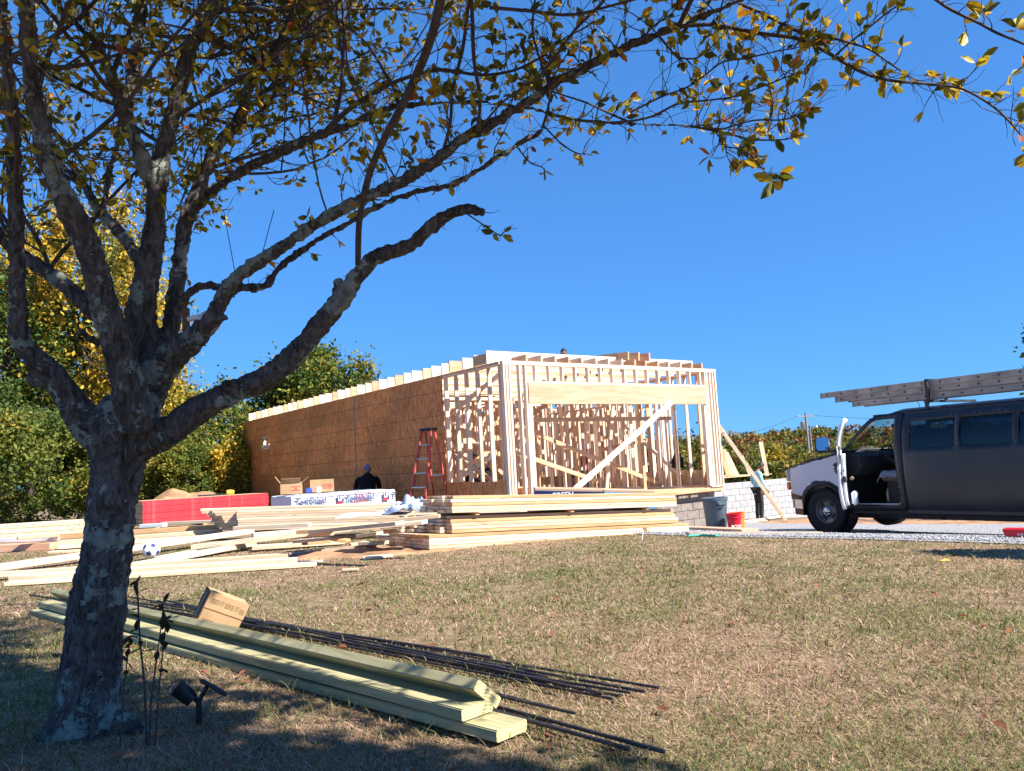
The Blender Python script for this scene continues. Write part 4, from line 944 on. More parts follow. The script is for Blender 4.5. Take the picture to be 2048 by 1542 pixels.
MB().box((2.2, 0, 0.40), (5.1, 1.72, 0.10)).build('chassis', BLACK, van); MB().box((2.2, 0, 0.30), (4.6, 0.9, 0.12)).build('frame_rail', DARKSTEEL, van)
MB().box((3.0, -0.955, 0.405), (2.9, 0.05, 0.09), bev=0.02).build('sill', VDARK, van)
# flared arch round the front wheel
g = MB()
for r0, y in ((0.46, 0.0), (0.53, 0.0)): pass
pa = arc(0, 0.40, 0.465, 8, 172, 20); g.tube([(x, -hw(x, z) - 0.012, z) for x, z in pa], 0.032, 8); g.build('wheel_arch', BLACK, van, 60)
MB().lathe([(0.45, -0.14), (0.45, 0.14)], 24, Matrix.Translation((0, -0.80, 0.40)) @ Matrix.Rotation(math.pi / 2, 4, 'X')).build('wheel_well', BLACK, van)
# wheels
def wheel(x, s):
    w_ = thing('wheel', (0, 0, 0), None, None); w_.parent = van; w_.location = (x, s * 0.86, 0.387); w_.rotation_euler = (0, 0, 0 if s < 0 else math.pi)
    R_ = Matrix.Rotation(math.pi / 2, 4, 'X')     # lathe axis -> -Y outward
    MB().lathe([(0.215, -0.11), (0.30, -0.125), (0.365, -0.115), (0.384, -0.09), (0.388, -0.03), (0.388, 0.03), (0.384, 0.09), (0.365, 0.115), (0.30, 0.125), (0.215, 0.11)], 40, R_).build('tyre', RUBBER, w_, 40)
    b = MB()
    for k in range(44):
        a = 6.2832 * k / 44; R2 = Matrix.Rotation(a, 3, 'Y')
        for yy_, dz in ((-0.075, 0.0), (0.0, 0.07), (0.075, 0.0)): b.box(R2 @ Vector((0, yy_, 0.389)), (0.032, 0.055, 0.014), R2 @ Matrix.Rotation(dz * 4, 3, 'Z'))
    b.build('tread', RUBBER, w_)
    MB().lathe([(0.213, -0.09), (0.222, 0.10), (0.212, 0.108), (0.195, 0.10), (0.185, 0.06), (0.15, 0.045), (0.10, 0.05), (0.075, 0.075), (0.0, 0.078)], 40, R_).build('rim', plain('wheel_steel_%d' % len(MATS), (0.17, 0.165, 0.15), 0.45, 0.6), w_, 40)
    for k in range(4):
        a = 6.2832 * (k + 0.4) / 4; R2 = Matrix.Rotation(a, 3, 'Y'); MB().box(R2 @ Vector((0, -0.058, 0.142)), (0.11, 0.02, 0.05), R2, 0.009).build('rim_slot', BLACK, w_)
    MB().lathe([(0.0, 0.112), (0.03, 0.112), (0.05, 0.10), (0.058, 0.075)], 20, R_).build('hub_cap', CHROME, w_, 40)
    for k in range(8):
        a = 6.2832 * k / 8; MB().lathe([(0.0, 0.10), (0.010, 0.10), (0.012, 0.07)], 6, Matrix.Translation((0.064 * math.sin(a), 0, 0.064 * math.cos(a))) @ R_).build('wheel_nut', CHROME, w_)
for x in (0.0, 3.94):
    for s in (-1, 1): wheel(x, s)
# inside of the cab
MB().box((1.0, 0, 0.47), (1.1, 1.7, 0.03)).build('cab_floor', VINT, van)
MB().prism([(0.30, 1.05), (0.30, 1.37), (0.50, 1.40), (0.70, 1.32), (0.73, 1.17), (0.62, 1.0)], 1, -0.86, 0.86).build('dashboard', VINT, van, 30)
MB().box((0.30, 0, 0.80), (0.08, 1.7, 0.66)).build('bulkhead', VINT, van)
sw = Matrix.Translation((0.86, -0.42, 1.34)) @ Matrix.Rotation(-0.95, 4, 'Y'); ring = [sw @ Vector((0.19 * math.cos(a), 0.19 * math.sin(a), 0)) for a in np.linspace(0, 6.2832, 25)]
wh = MB().tube(ring, 0.014, 8, cap=False).build('steering_wheel', BLACK, van, 60); g = MB()
for a in (0.4, 2.74, 4.71): g.tube([sw @ Vector((0, 0, 0)), sw @ Vector((0.185 * math.cos(a), 0.185 * math.sin(a), 0))], 0.013, 6)
g.tube([sw @ Vector((0, 0, 0.02)), sw @ Vector((0, 0, -0.3))], 0.035, 8); g.build('steering_column', BLACK, van, 40)
def seat(y):
    s = thing('seat', (0, 0, 0), None, None); s.parent = van; s.location = (1.20, y, 0.68)
    MB().box((0.0, 0, 0.28), (0.50, 0.50, 0.16), bev=0.05).build('cushion', BEIGE, s, 60); MB().box((0.30, 0, 0.66), (0.16, 0.50, 0.68), Matrix.Rotation(0.22, 3, 'Y'), 0.05).build('backrest', BEIGE, s, 60)
    MB().box((0.40, 0, 1.04), (0.10, 0.28, 0.16), bev=0.04).build('head_rest', BEIGE, s, 60); MB().box((0.05, 0, 0.02), (0.40, 0.40, 0.38)).build('seat_base', VINT, s)
    return s
s0 = seat(-0.48); seat(0.48)
V = []; nn = 16
for j in range(nn):
    for i in range(nn):
        a, b = i / (nn - 1) * 2 - 1, j / (nn - 1) * 2 - 1; V.append((a * 0.27 - 0.04, b * 0.27, 0.375 - 0.10 * max(0, -a - 0.75) * 4 - 0.12 * max(0, -b - 0.8) * 4 + 0.03 * mnoise.noise(Vector((a * 3, b * 3, 4)))))
ii = np.arange(nn * nn).reshape(nn, nn); me = npmesh('seat_cover', V, np.stack([ii[:-1, :-1].ravel(), ii[:-1, 1:].ravel(), ii[1:, 1:].ravel(), ii[1:, :-1].ravel()], 1)); smooth(me, 60); thick(link('seat_cover', me, CLOTH, s0), 0.012)
grid('headliner', lambda u, v: (lerp(1.05, XR - 0.05, u), 0.76 * (2 * v - 1), roof_z(2 * v - 1) - 0.05), 6, 9, VINT)
MB().box((1.75, 0, 1.1), (0.03, 1.5, 0.0 + 1.25)).build('cargo_partition', VINT, van); MB().box((XR - 0.03, 0, 1.2), (0.04, 1.7, 1.55)).build('rear_doors', VDARK, van)
MB().box((0.86, 0.02, 1.83), (0.03, 0.24, 0.07), bev=0.015).build('rear_view_mirror', BLACK, van)
PAPER = plain('pale_blue_paper', (0.42, 0.66, 0.70), 0.8, var=0.05)
MB().box((1.16, 0.80, 1.58), (0.26, 0.006, 0.24), Matrix.Rotation(0.2, 3, 'Y')).build('paper_sheet', PAPER, van)
# open driver's door, hinged at its front edge
DH = thing('driver_door', (0, 0, 0), None, None); DH.parent = van; DH.location = (0.455, -0.985, 0.0); DH.rotation_euler = (0, 0, -math.radians(56))
DH['label'] = 'white edged driver door standing open'
dl = [(0.02, 0.50), (0.02, 1.40), (0.12, 1.49), (0.50, 1.86), (0.62, 1.945), (0.97, 1.95), (1.01, 1.90), (1.03, 0.56), (0.99, 0.50)]
dh = [(0.22, 1.46), (0.55, 1.80), (0.65, 1.875), (0.93, 1.89), (0.955, 1.46)]
dfy = lambda x, z: -(hw(1, z) - 0.985)
thick(link('door_skin', panel_mesh('door_skin', dl, [dh], fy=dfy), VWHITE, DH), 0.055, 1)
dt = [(0.05, 0.53), (0.05, 1.36), (0.16, 1.39), (1.0, 1.39), (1.0, 0.56)]
thick(link('door_trim', panel_mesh('door_trim', dt, fy=lambda x, z: dfy(x, z) + 0.06), VWHITE, DH), 0.045, 1)
link('door_window', panel_mesh('door_window', dh, fy=lambda x, z: dfy(x, z) + 0.02), CLEARG, DH)
MB().box((0.55, 0.135, 0.98), (0.40, 0.06, 0.06), bev=0.02).build('arm_rest', BEIGE, DH, 40); MB().box((0.60, 0.15, 0.66), (0.55, 0.09, 0.22), bev=0.03).build('door_pocket', WHITE, DH, 40)
MB().box((1.015, 0.03, 0.98), (0.03, 0.05, 0.10), bev=0.008).build('door_latch', DARKSTEEL, DH); MB().box((1.022, 0.03, 1.12), (0.012, 0.02, 0.03)).build('striker_plate', DARKSTEEL, DH)
mi = thing('door_mirror', (0, 0, 0), None, None); mi.parent = DH; mi.location = (0.10, -0.30, 1.56); mi.rotation_euler = (0, -0.33, 0.0)
bm = bmesh.new(); bmesh.ops.create_cube(bm, size=1); bmesh.ops.scale(bm, vec=(0.10, 0.25, 0.28), verts=bm.verts); bmesh.ops.bevel(bm, geom=list(bm.edges), offset=0.035, segments=3, affect='EDGES'); me = bpy.data.meshes.new('mirror_housing'); bm.to_mesh(me); bm.free(); smooth(me, 50); link('mirror_housing', me, BLACK, mi)
pl = [(0.105 * math.copysign(abs(math.cos(a)) ** 0.45, math.cos(a)), 0.122 * math.copysign(abs(math.sin(a)) ** 0.45, math.sin(a))) for a in np.linspace(0, 6.2832, 33)[:-1]]
MB().prism(pl, 0, 0.0495, 0.056).build('mirror_glass', MIRROR, mi, 40); MB().box((0.058, 0.075, -0.085), (0.006, 0.055, 0.04)).build('mirror_frame', BLACK, mi); MB().tube([(0, 0.30, -0.16), (0, 0.16, -0.12), (0, 0.08, -0.06)], 0.03, 8).build('mirror_arm', BLACK, mi)
# seams, seals and trim on the side
for w4 in wins:
    MB().tube([(x, -hw(x, z) - .004, z) for x, z in w4 + w4[:1]], .011, 6, cap=False).build('window_seal', BLACK, van, 60)
for x in (2.32, 3.30): MB().tube([(x, -hw(x, z) - .002, z) for z in np.linspace(.48, 1.36, 9)], .0045, 5).build('panel_seam', BLACK, van)
MB().tube([(x, -hw(x, .60) - .003, .60) for x in np.linspace(1.6, 3.4, 10)], .012, 6, flat=.5).build('body_crease', VDARK, van, 60)
MB().tube([(x, -hw(x, 1.36) - .003, 1.355) for x in np.linspace(1.58, XR, 12)], .010, 6, flat=.6).build('belt_trim', BLACK, van, 60)
MB().tube([(x, -hw(x, 1.9) - .002, 1.9) for x in np.linspace(1.58, XR, 12)], .008, 6).build('gutter', BLACK, van, 60)
for x, z, r in ((1.88, .98, .05), (1.80, .80, .04), (2.1, 1.13, .03)): MB().lathe([(0, .004), (r * .7, .003), (r, 0)], 14, Matrix.Translation((x, -hw(x, z), z)) @ Matrix.Rotation(math.pi / 2, 4, 'X')).build('dent', VNAVY, van, 60)
# roof bars
for x in (1.9, 3.5): 
    MB().box((x, 0, 2.17), (0.045, 1.5, 0.04)).build('roof_bar', DARKSTEEL, van)
    for s in (-1, 1): MB().box((x, s * 0.70, 2.10), (0.05, 0.04, 0.13)).build('roof_bar_foot', DARKSTEEL, van)
MB().tube([(1.25, 0.2, 2.08), (1.15, 0.2, 2.42)], 0.006, 6).build('aerial', BLACK, van)
MB().box((2.55, -hw(2.5, 0.72) - 0.004, 0.70), (0.19, 0.012, 0.19), bev=0.005).build('fuel_flap', VDARK, van)
MB().tube([(1.52, -0.86, 1.86), (1.47, -0.93, 1.60), (1.50, -0.97, 1.40)], 0.012, 6).build('hanging_strap', CARD, van)
# ------------------------------------------------------------------ ladders on the roof
FIB = plain('weathered_fibreglass', (0.40, 0.33, 0.27), 0.6, var=0.18, scale=4)
def vp(x, y, z): return VB + VAX * x + VY * y + Vector((0, 0, z))
def roof_ladder(secs, label, yc=-0.36):
    x0 = secs[0][0]; o = thing('extension_ladder', vp(x0, yc, 2.19), label, 'ladder', 'ladders on the van roof', rz=math.atan2(VAX.y, VAX.x))
    for (a, b, z, wd) in secs:
        zz = z - 2.19
        for s in (-1, 1):
            y = s * wd / 2; g = MB(); g.box(((a + b) / 2 - x0, y, zz), (b - a, 0.006, 0.098)); g.box(((a + b) / 2 - x0, y - s * 0.014, zz + 0.043), (b - a, 0.032, 0.006)); g.box(((a + b) / 2 - x0, y - s * 0.014, zz - 0.043), (b - a, 0.032, 0.006)); g.build('side_rail', FIB, o)
            MB().box((a - x0 - 0.004, y - s * 0.012, zz), (0.012, 0.045, 0.10), bev=0.004).build('rail_cap', BLACK, o)
        n = int((b - a) / 0.305)
        for k in range(n):
            x = a - x0 + 0.12 + 0.305 * k; MB().tube([(x, -wd / 2 - 0.012, zz), (x, wd / 2 + 0.012, zz)], 0.015, 8).build('rung', DARKSTEEL, o)
    return o
roof_ladder([(-0.17, 5.4, 2.465, 0.44), (0.12, 5.7, 2.365, 0.40)], 'long fibreglass extension ladder strapped uppermost on the van roof')
roof_ladder([(0.45, 4.9, 2.255, 0.37)], 'lower fibreglass ladder under the long one on the van roof')
o = thing('ratchet_strap', vp(1.88, -0.36, 2.18), 'dark strap wound round the ladders on the van roof', 'strap', rz=math.atan2(VAX.y, VAX.x))
lp = [(0, -0.26, 0.0), (0, -0.26, 0.33), (0, -0.2, 0.345), (0, 0.2, 0.345), (0, 0.26, 0.33), (0, 0.26, 0.0)]
MB().box((0, -0.262, 0.17), (0.06, 0.006, 0.36)).box((0, 0, 0.348), (0.06, 0.53, 0.006)).box((0, 0.262, 0.17), (0.06, 0.006, 0.36)).build('webbing', BLACK, o); MB().tube([(0.02, -0.28, 0.30), (0.05, -0.30, 0.12), (0.02, -0.29, -0.05)], 0.02, 6).build('strap_tail', BLACK, o, 60)

# ================================================================== PEOPLE
SKIN = plain('brown_skin', (0.22, 0.115, 0.07), 0.55, var=0.05); SKIN2 = plain('tan_skin', (0.36, 0.20, 0.13), 0.55, var=0.05)
HAIR = plain('black_hair', (0.012, 0.010, 0.010), 0.6)
def cloth(name, c): return plain(name, c, 0.85, var=0.12, scale=10, bmp=0.25, spec=0.15)
BLUESH = cloth('light_blue_shirt', (0.30, 0.62, 0.80)); GREYT = cloth('grey_shirt_tail', (0.36, 0.38, 0.46)); DARKTR = cloth('dark_trousers', (0.035, 0.037, 0.045)); BLACKH = cloth('black_hoodie', (0.012, 0.011, 0.012))
REDSH = cloth('red_shirt', (0.42, 0.02, 0.03)); PINKC = cloth('pink_cap_cloth', (0.60, 0.06, 0.22)); REDC = cloth('red_cap_cloth', (0.60, 0.03, 0.05)); JEANS = cloth('blue_jeans', (0.06, 0.08, 0.17)); LEATHER = plain('brown_leather', (0.09, 0.045, 0.025), 0.6); BOOT = plain('boot_leather', (0.05, 0.03, 0.02), 0.6)
def bandana():
    m, t, b = nodes('paisley_bandana'); vo = N(t, 'TexVoronoi', i_Scale=45.0); L(t, coords(t), vo.inputs['Vector']); L(t, ramp(t, vo.outputs['Distance'], [(0.25, (0.62, 0.62, 0.66)), (0.4, (0.10, 0.11, 0.17))]), b.inputs['Base Color']); b.inputs['Roughness'].default_value = 0.9; return m
BAND = bandana()
STAND = dict(pel=(0, 0, .95), spi=(0, .02, 1.12), che=(0, .01, 1.33), nec=(0, .0, 1.50), hed=(0, .03, 1.60), hd=(0, 0.02, 1),
             sL=(-.19, 0, 1.42), eL=(-.25, -.02, 1.14), wL=(-.25, .10, .90), sR=(.19, 0, 1.42), eR=(.25, -.02, 1.14), wR=(.25, .10, .90),
             hL=(-.10, 0, .90), kL=(-.11, .03, .50), aL=(-.11, -.01, .09), tL=(-.12, .17, .03), hR=(.10, 0, .90), kR=(.11, .03, .50), aR=(.11, -.01, .09), tR=(.12, .17, .03))
def person(loc, rz, label, top, legs, skin=SKIN, head='hair', headmat=HAIR, **over):
    J = dict(STAND); J.update(over); J = {k: Vector(v) for k, v in J.items()}
    o = thing('person', loc, label, 'person', rz=rz)
    ks = ['pel', 'spi', 'che', 'nec', 'hed', 'sL', 'eL', 'wL', 'sR', 'eR', 'wR', 'hL', 'kL', 'aL', 'tL', 'hR', 'kR', 'aR', 'tR']
    ix = {k: i for i, k in enumerate(ks)}
    E_ = [('pel', 'spi'), ('spi', 'che'), ('che', 'nec'), ('nec', 'hed'), ('che', 'sL'), ('sL', 'eL'), ('eL', 'wL'), ('che', 'sR'), ('sR', 'eR'), ('eR', 'wR'), ('pel', 'hL'), ('hL', 'kL'), ('kL', 'aL'), ('aL', 'tL'), ('pel', 'hR'), ('hR', 'kR'), ('kR', 'aR'), ('aR', 'tR')]
    R_ = dict(pel=(.13, .10), spi=(.125, .095), che=(.15, .105), nec=.055, hed=.05, sL=.062, eL=.042, wL=.03, sR=.062, eR=.042, wR=.03, hL=.085, kL=.058, aL=.042, tL=.035, hR=.085, kR=.058, aR=.042, tR=.035)
    body = skinned('body', [J[k] for k in ks], [(ix[a], ix[b]) for a, b in E_], [R_[k] for k in ks])
    extra = MB()
    for s in 'LR':      # hands: palm, four unequal fingers, thumb leaving the side of the palm
        d = (J['w' + s] - J['e' + s]).normalized(); sd = d.cross(Vector((0, 1, 0.2))).normalized(); pn = d.cross(sd); w0 = J['w' + s]
        extra.tube([w0, w0 + d * .045, w0 + d * .09], [.028, .04, .034], 8, flat=0.5)
        for k, ln in enumerate((.062, .075, .07, .055)):
            b0 = w0 + d * .085 + sd * (.027 - .018 * k); extra.tube([b0, b0 + d * ln * .5 + pn * .004, b0 + d * ln * .85 + pn * .022], [.0095, .009, .007], 6)
        b0 = w0 + d * .03 + sd * .033; extra.tube([b0, b0 + d * .03 + sd * .02, b0 + d * .055 + sd * .022 + pn * .01], [.012, .011, .008], 6)
    up = J['hd'].normalized(); q = Vector((0, 1, 0)); fw = (q - up * q.dot(up)).normalized(); rt = fw.cross(up); c = J['hed'] + up * .075
    HM = Matrix((rt, fw, up)).transposed().to_4x4(); HM.translation = c
    hs = [(0.0, -.118)] + [(.118 * math.sin(a) ** .9, -.118 * math.cos(a)) for a in np.linspace(.25, 2.9, 12)] + [(0.0, .118)]
    n0 = len(extra.v); extra.lathe([(r * .66, z) for r, z in hs], 18)
    for i in range(n0, len(extra.v)):
        v = Vector(extra.v[i]); v.y *= 1.22
        if v.z < -.03: v.x *= 1 - .3 * (-.03 - v.z) / .09; v.y = v.y * (1 - .12 * (-.03 - v.z) / .09) + .006
        extra.v[i] = tuple(HM @ v)
    def hp_(x, y, z): return HM @ Vector((x, y, z))
    extra.tube([hp_(0, .088, .02), hp_(0, .108, -.015), hp_(0, .092, -.03)], [.008, .015, .008], 6)
    for s in (-1, 1): extra.tube([hp_(s * .074, 0, .012), hp_(s * .086, -.008, -.005), hp_(s * .076, 0, -.03)], [.012, .016, .009], 6)
    bmesh_ = join('body', [body, extra.mesh('x')]); link('body', bmesh_, skin, o)
    g = MB()
    for s in (-1, 1): g.box(hp_(s * .03, .088, .004), (.022, .008, .010), HM.to_3x3())
    g.build('eyes', BLACK, o); MB().box(hp_(0, .089, -.062), (.045, .006, .008), HM.to_3x3()).build('mouth', LEATHER, o)
    ks2 = ['spi', 'che', 'pel', 'sL', 'eL', 'wL', 'sR', 'eR', 'wR', 'nec']; ix2 = {k: i for i, k in enumerate(ks2)}
    P2 = {k: J[k].copy() for k in ks2}; P2['pel'] = J['pel'].lerp(J['spi'], -.15); P2['nec'] = J['che'].lerp(J['nec'], .62)
    for s in 'LR': P2['w' + s] = J['e' + s].lerp(J['w' + s], .92)
    R2 = dict(spi=(.15, .12), che=(.185, .142), pel=(.155, .125), nec=(.10, .095), sL=.08, eL=.06, wL=.05, sR=.08, eR=.06, wR=.05)
    sh = skinned('top', [P2[k] for k in ks2], [(ix2[a], ix2[b]) for a, b in [('spi', 'che'), ('spi', 'pel'), ('che', 'nec'), ('che', 'sL'), ('sL', 'eL'), ('eL', 'wL'), ('che', 'sR'), ('sR', 'eR'), ('eR', 'wR')]], [R2[k] for k in ks2])
    link('shirt', sh, top, o)
    ks3 = ['pel', 'hL', 'kL', 'aL', 'hR', 'kR', 'aR']; ix3 = {k: i for i, k in enumerate(ks3)}
    R3 = dict(pel=(.145, .115), hL=.10, kL=.075, aL=.065, hR=.10, kR=.075, aR=.065)
    tr = skinned('legs', [J[k] + (Vector((0, 0, .03)) if k == 'pel' else Vector()) for k in ks3], [(ix3[a], ix3[b]) for a, b in [('pel', 'hL'), ('hL', 'kL'), ('kL', 'aL'), ('pel', 'hR'), ('hR', 'kR'), ('kR', 'aR')]], [R3[k] for k in ks3])
    link('trousers', tr, legs, o)
    for s in 'LR':
        d = J['t' + s] - J['a' + s]; MB().tube([J['a' + s] + Vector((0, 0, .03)), J['a' + s] - Vector((0, 0, .02)), J['a' + s] + d * .55, J['a' + s] + d * 1.25], [.055, .058, .05, .03], 10).build('boot', BOOT, o, 60)
    # hair, cap or scarf fitted over the skull
    g = MB(); cap = []
    for i in range(9):
        a = i / 8 * 1.75
        for j in range(20):
            t = 6.2832 * j / 20; r = .128 * math.sin(a); z = .126 * math.cos(a) + .004
            if head == 'hair' and math.sin(t) > 0.25: z = max(z, .045)
            cap.append(tuple(HM @ Vector((r * .68 * math.cos(t), r * .84 * math.sin(t) - .004, z))))
    g.add(cap, [(i * 20 + j, i * 20 + (j + 1) % 20, (i + 1) * 20 + (j + 1) % 20, (i + 1) * 20 + j) for i in range(8) for j in range(20)])
    hd = g.build({'hair': 'hair', 'cap': 'cap', 'band': 'head_scarf'}[head], headmat, o, 60)
    if head == 'cap': MB().add([HM @ Vector((x, y, z)) for x, y, z in ((-.075, .07, .035), (.075, .07, .035), (.06, .165, .02), (0, .185, .022), (-.06, .165, .02))], [(0, 1, 2, 3, 4)]).build('peak', headmat, o)
    if head == 'band': MB().tube([HM @ Vector((0, -.10, -.01)), HM @ Vector((.03, -.13, -.05)), HM @ Vector((.02, -.12, -.10))], [.03, .03, .012], 8).build('scarf_knot', headmat, o, 60)
    return o
mb = at(1520, 1037, 24.3); mb.z = ground(mb.x, mb.y)
pz = person(mb, math.radians(-75), 'man in a light blue shirt and dark trousers looking down by the block wall', BLUESH, DARKTR,
            hed=(0.0, .13, 1.555), hd=(0, .65, 1), nec=(0, .05, 1.49), wL=(-.20, .16, .93), wR=(.20, .18, .92), eL=(-.26, -.0, 1.15), eR=(.26, .0, 1.15))
g = MB(); g.lathe([(.165, .93), (.17, .95), (.168, .99), (.16, 1.0)], 20); 
for i in range(len(g.v)): v = g.v[i]; g.v[i] = (v[0], v[1] * .82, v[2])
g.build('tool_belt', LEATHER, pz, 40)
for s, x in ((-1, .15), (1, .15)): MB().box((s * x, .05, .86), (.09, .17, .20), bev=.02).build('tool_pouch', LEATHER, pz, 40)
MB().box((.02, -.11, .80), (.10, .02, .05)).build('shirt_tail', GREYT, pz)
# man with his back to us behind the pack, kneeling low
mk = at(735, 985, 18.8); gz = ground(mk.x, mk.y)
hm_ = person(Vector((mk.x, mk.y, gz)), 0.12, 'man in a black hoodie and patterned head scarf crouching behind the white pack', BLACKH, DARKTR, SKIN2, 'band', BAND,
       pel=(0, -.05, .66), spi=(0, .0, .82), che=(0, .06, 1.02), nec=(0, .12, 1.17), hed=(0, .16, 1.23), hd=(0, .3, 1), sL=(-.23, .08, 1.10), eL=(-.28, .12, .84), wL=(-.20, .34, .72), sR=(.23, .08, 1.10), eR=(.28, .12, .84), wR=(.20, .34, .72),
       hL=(-.11, -.05, .62), kL=(-.17, .36, .52), aL=(-.14, .10, .10), tL=(-.15, .28, .03), hR=(.11, -.05, .62), kR=(.17, .30, .42), aR=(.15, .0, .09), tR=(.15, .18, .03))
MB().tube([(0, .0, .64), (0, -.02, .80), (0, .01, 1.0), (0, .07, 1.13), (0, .11, 1.19)], [.20, .215, .225, .17, .09], 16, flat=.8).build('hoodie_back', BLACKH, hm_, 60)
# man kneeling on a plank across the joists; from here only his head shows over the rim
hd_ = at(1128, 706, 22.0); jt = HC.z + JZ + 0.122; sc_ = hd_.z - 0.10 - jt
board('walk_plank', (2.2, 6.2, JZ + 0.14), (4.6, 6.2, JZ + 0.14), 0.5, 0.03, PLYWOOD, house)
person(Vector((hd_.x, hd_.y, jt + 0.032)), 2.7, 'man with black hair whose head shows above the roof joists', DARKTR, DARKTR,
       pel=(0, -.05, sc_ - .62), spi=(0, -.03, sc_ - .46), che=(0, .0, sc_ - .26), nec=(0, .0, sc_ - .10), hed=(0, .02, sc_), sL=(-.19, 0, sc_ - .17), eL=(-.26, .05, sc_ - .43), wL=(-.2, .25, sc_ - .55), sR=(.19, 0, sc_ - .17), eR=(.26, .05, sc_ - .43), wR=(.2, .25, sc_ - .55),
       hL=(-.1, -.05, sc_ - .66), kL=(-.12, .06, .08), aL=(-.12, -.34, .08), tL=(-.12, -.5, .04), hR=(.1, -.05, sc_ - .66), kR=(.12, .06, .08), aR=(.12, -.34, .08), tR=(.12, -.5, .04))
def inside_person(px, py, d, rz, label, top, legs, head, hm, **kw):
    p = at(px, py, d); p.z = HC.z + 0.0; return person(p, rz, label, top, legs, SKIN2, head, hm, **kw)
KNEEL = dict(pel=(0, -.05, .48), spi=(0, .04, .62), che=(0, .16, .78), nec=(0, .27, .90), hed=(0, .35, .93), hd=(0, .7, 1), sL=(-.19, .18, .86), eL=(-.24, .34, .62), wL=(-.18, .50, .42), sR=(.19, .18, .86), eR=(.24, .34, .62), wR=(.18, .50, .42),
             hL=(-.10, -.05, .45), kL=(-.15, .32, .46), aL=(-.13, .10, .09), tL=(-.13, .27, .03), hR=(.10, -.05, .45), kR=(.15, .28, .10), aR=(.13, -.14, .08), tR=(.13, -.30, .04))
inside_person(1152, 930, 21.6, -1.3, 'worker in a red top and pink cap bending inside the frame', REDSH, JEANS, 'cap', PINKC, **KNEEL)
inside_person(975, 940, 18.2, 0.9, 'worker in black crouching inside the frame near the left wall', BLACKH, DARKTR, 'hair', HAIR, **KNEEL)
rc = at(1322, 893, 30.0); person(Vector((rc.x, rc.y, rc.z - 1.70)), 2.0, 'worker in a red cap beyond the far end of the frame', GREYT, JEANS, SKIN2, 'cap', REDC)
# black jacket hung on a stud inside
jp = at(1354, 905, 19.6); jk = thing('hanging_jacket', jp, 'black jacket hanging inside the right end of the frame', 'jacket', rz=YAW); jk.scale = (.72, .72, .72)
V = []; nn = 14
for j in range(nn):
    for i in range(nn * 2):
        t = 6.2832 * i / (nn * 2); v = j / (nn - 1); wd = lerp(.06, .20, min(1, v * 2.2)) * (1 + .1 * math.sin(t * 4)); V.append((wd * math.cos(t) * (1 + .2 * v), .05 * math.sin(t) * (1 + .4 * math.sin(5 * t)), -.52 * v + .06 * mnoise.noise(Vector((t, v * 3, 2))) * v))
ii = np.arange(nn * nn * 2).reshape(nn, nn * 2); r2 = np.roll(ii, -1, 1)
me = npmesh('jacket', V, np.stack([ii[:-1].ravel(), r2[:-1].ravel(), r2[1:].ravel(), ii[1:].ravel()], 1)); smooth(me, 60); link('body', me, BLACKH, jk)
for s in (-1, 1): MB().tube([(s * .10, 0, -.08), (s * .21, 0, -.25), (s * .24, .02, -.50)], [.05, .055, .045], 10).build('sleeve', BLACKH, jk, 60)
board('coat_peg', (0, -.02, .0), (0, .12, .02), .02, .02, FRAME, jk)

# ================================================================== TREES AND THE DISTANCE
def bark_mat():
    m, t, b = nodes('bark'); v = coords(t, (1, 1, 0.35)); n = noise(t, v, 26, 8, 0.72, 1.4); n2 = noise(t, coords(t), 3.2, 4, 0.6)
    c = ramp(t, n, [(0.34, (0.030, 0.026, 0.024)), (0.50, (0.125, 0.105, 0.095)), (0.68, (0.28, 0.25, 0.225))])
    ln = noise(t, coords(t), 4.5, 6, 0.72, 0.3); ln2 = noise(t, coords(t), 26, 3, 0.6)
    am = N(t, 'Math', operation='MULTIPLY_ADD'); L(t, ln2, am.inputs[0]); am.inputs[1].default_value = 0.22; L(t, ln, am.inputs[2])
    lk = ramp(t, am.outputs[0], [(0.645, (0, 0, 0)), (0.67, (1, 1, 1))])
    lc = ramp(t, ln2, [(0.3, (0.17, 0.19, 0.16)), (0.7, (0.40, 0.43, 0.38))])
    L(t, mix(t, lk, c, lc), b.inputs['Base Color']); b.inputs['Roughness'].default_value = 0.9; b.inputs['Specular IOR Level'].default_value = 0.15
    hm = N(t, 'Math', operation='MULTIPLY_ADD'); L(t, lk, hm.inputs[0]); hm.inputs[1].default_value = 0.35; L(t, n, hm.inputs[2])
    bump(t, b, hm.outputs[0], 1.0, 0.035); return m
BARK = bark_mat(); TWIG = plain('twig_bark', (0.075, 0.052, 0.045), 0.8, var=0.3, scale=30); FARBARK = plain('far_bark', (0.07, 0.055, 0.045), 0.9, var=0.25, scale=4)
LEAF = attr_leaf('leaf', 0.42, 0.5); FOLIAGE = attr_leaf('foliage', 0.28, 0.6, 0.2)
def quads(P, size, asp=0.6, droop=0.0):
    "one small folded leaf-shaped face per point"
    n = len(P); a = RNG.normal(size=(n, 3)); a[:, 2] -= droop; a /= np.linalg.norm(a, axis=1, keepdims=True); b = RNG.normal(size=(n, 3)); b -= a * (a * b).sum(1, keepdims=True); b /= np.linalg.norm(b, axis=1, keepdims=True)
    s = (size * RNG.uniform(0.45, 1.5, (n, 1)))
    V = np.stack([P - a * s * .5, P + b * s * asp * .5, P + a * s * .5, P - b * s * asp * .5], 1)
    return V.reshape(-1, 3), np.arange(n * 4).reshape(n, 4)
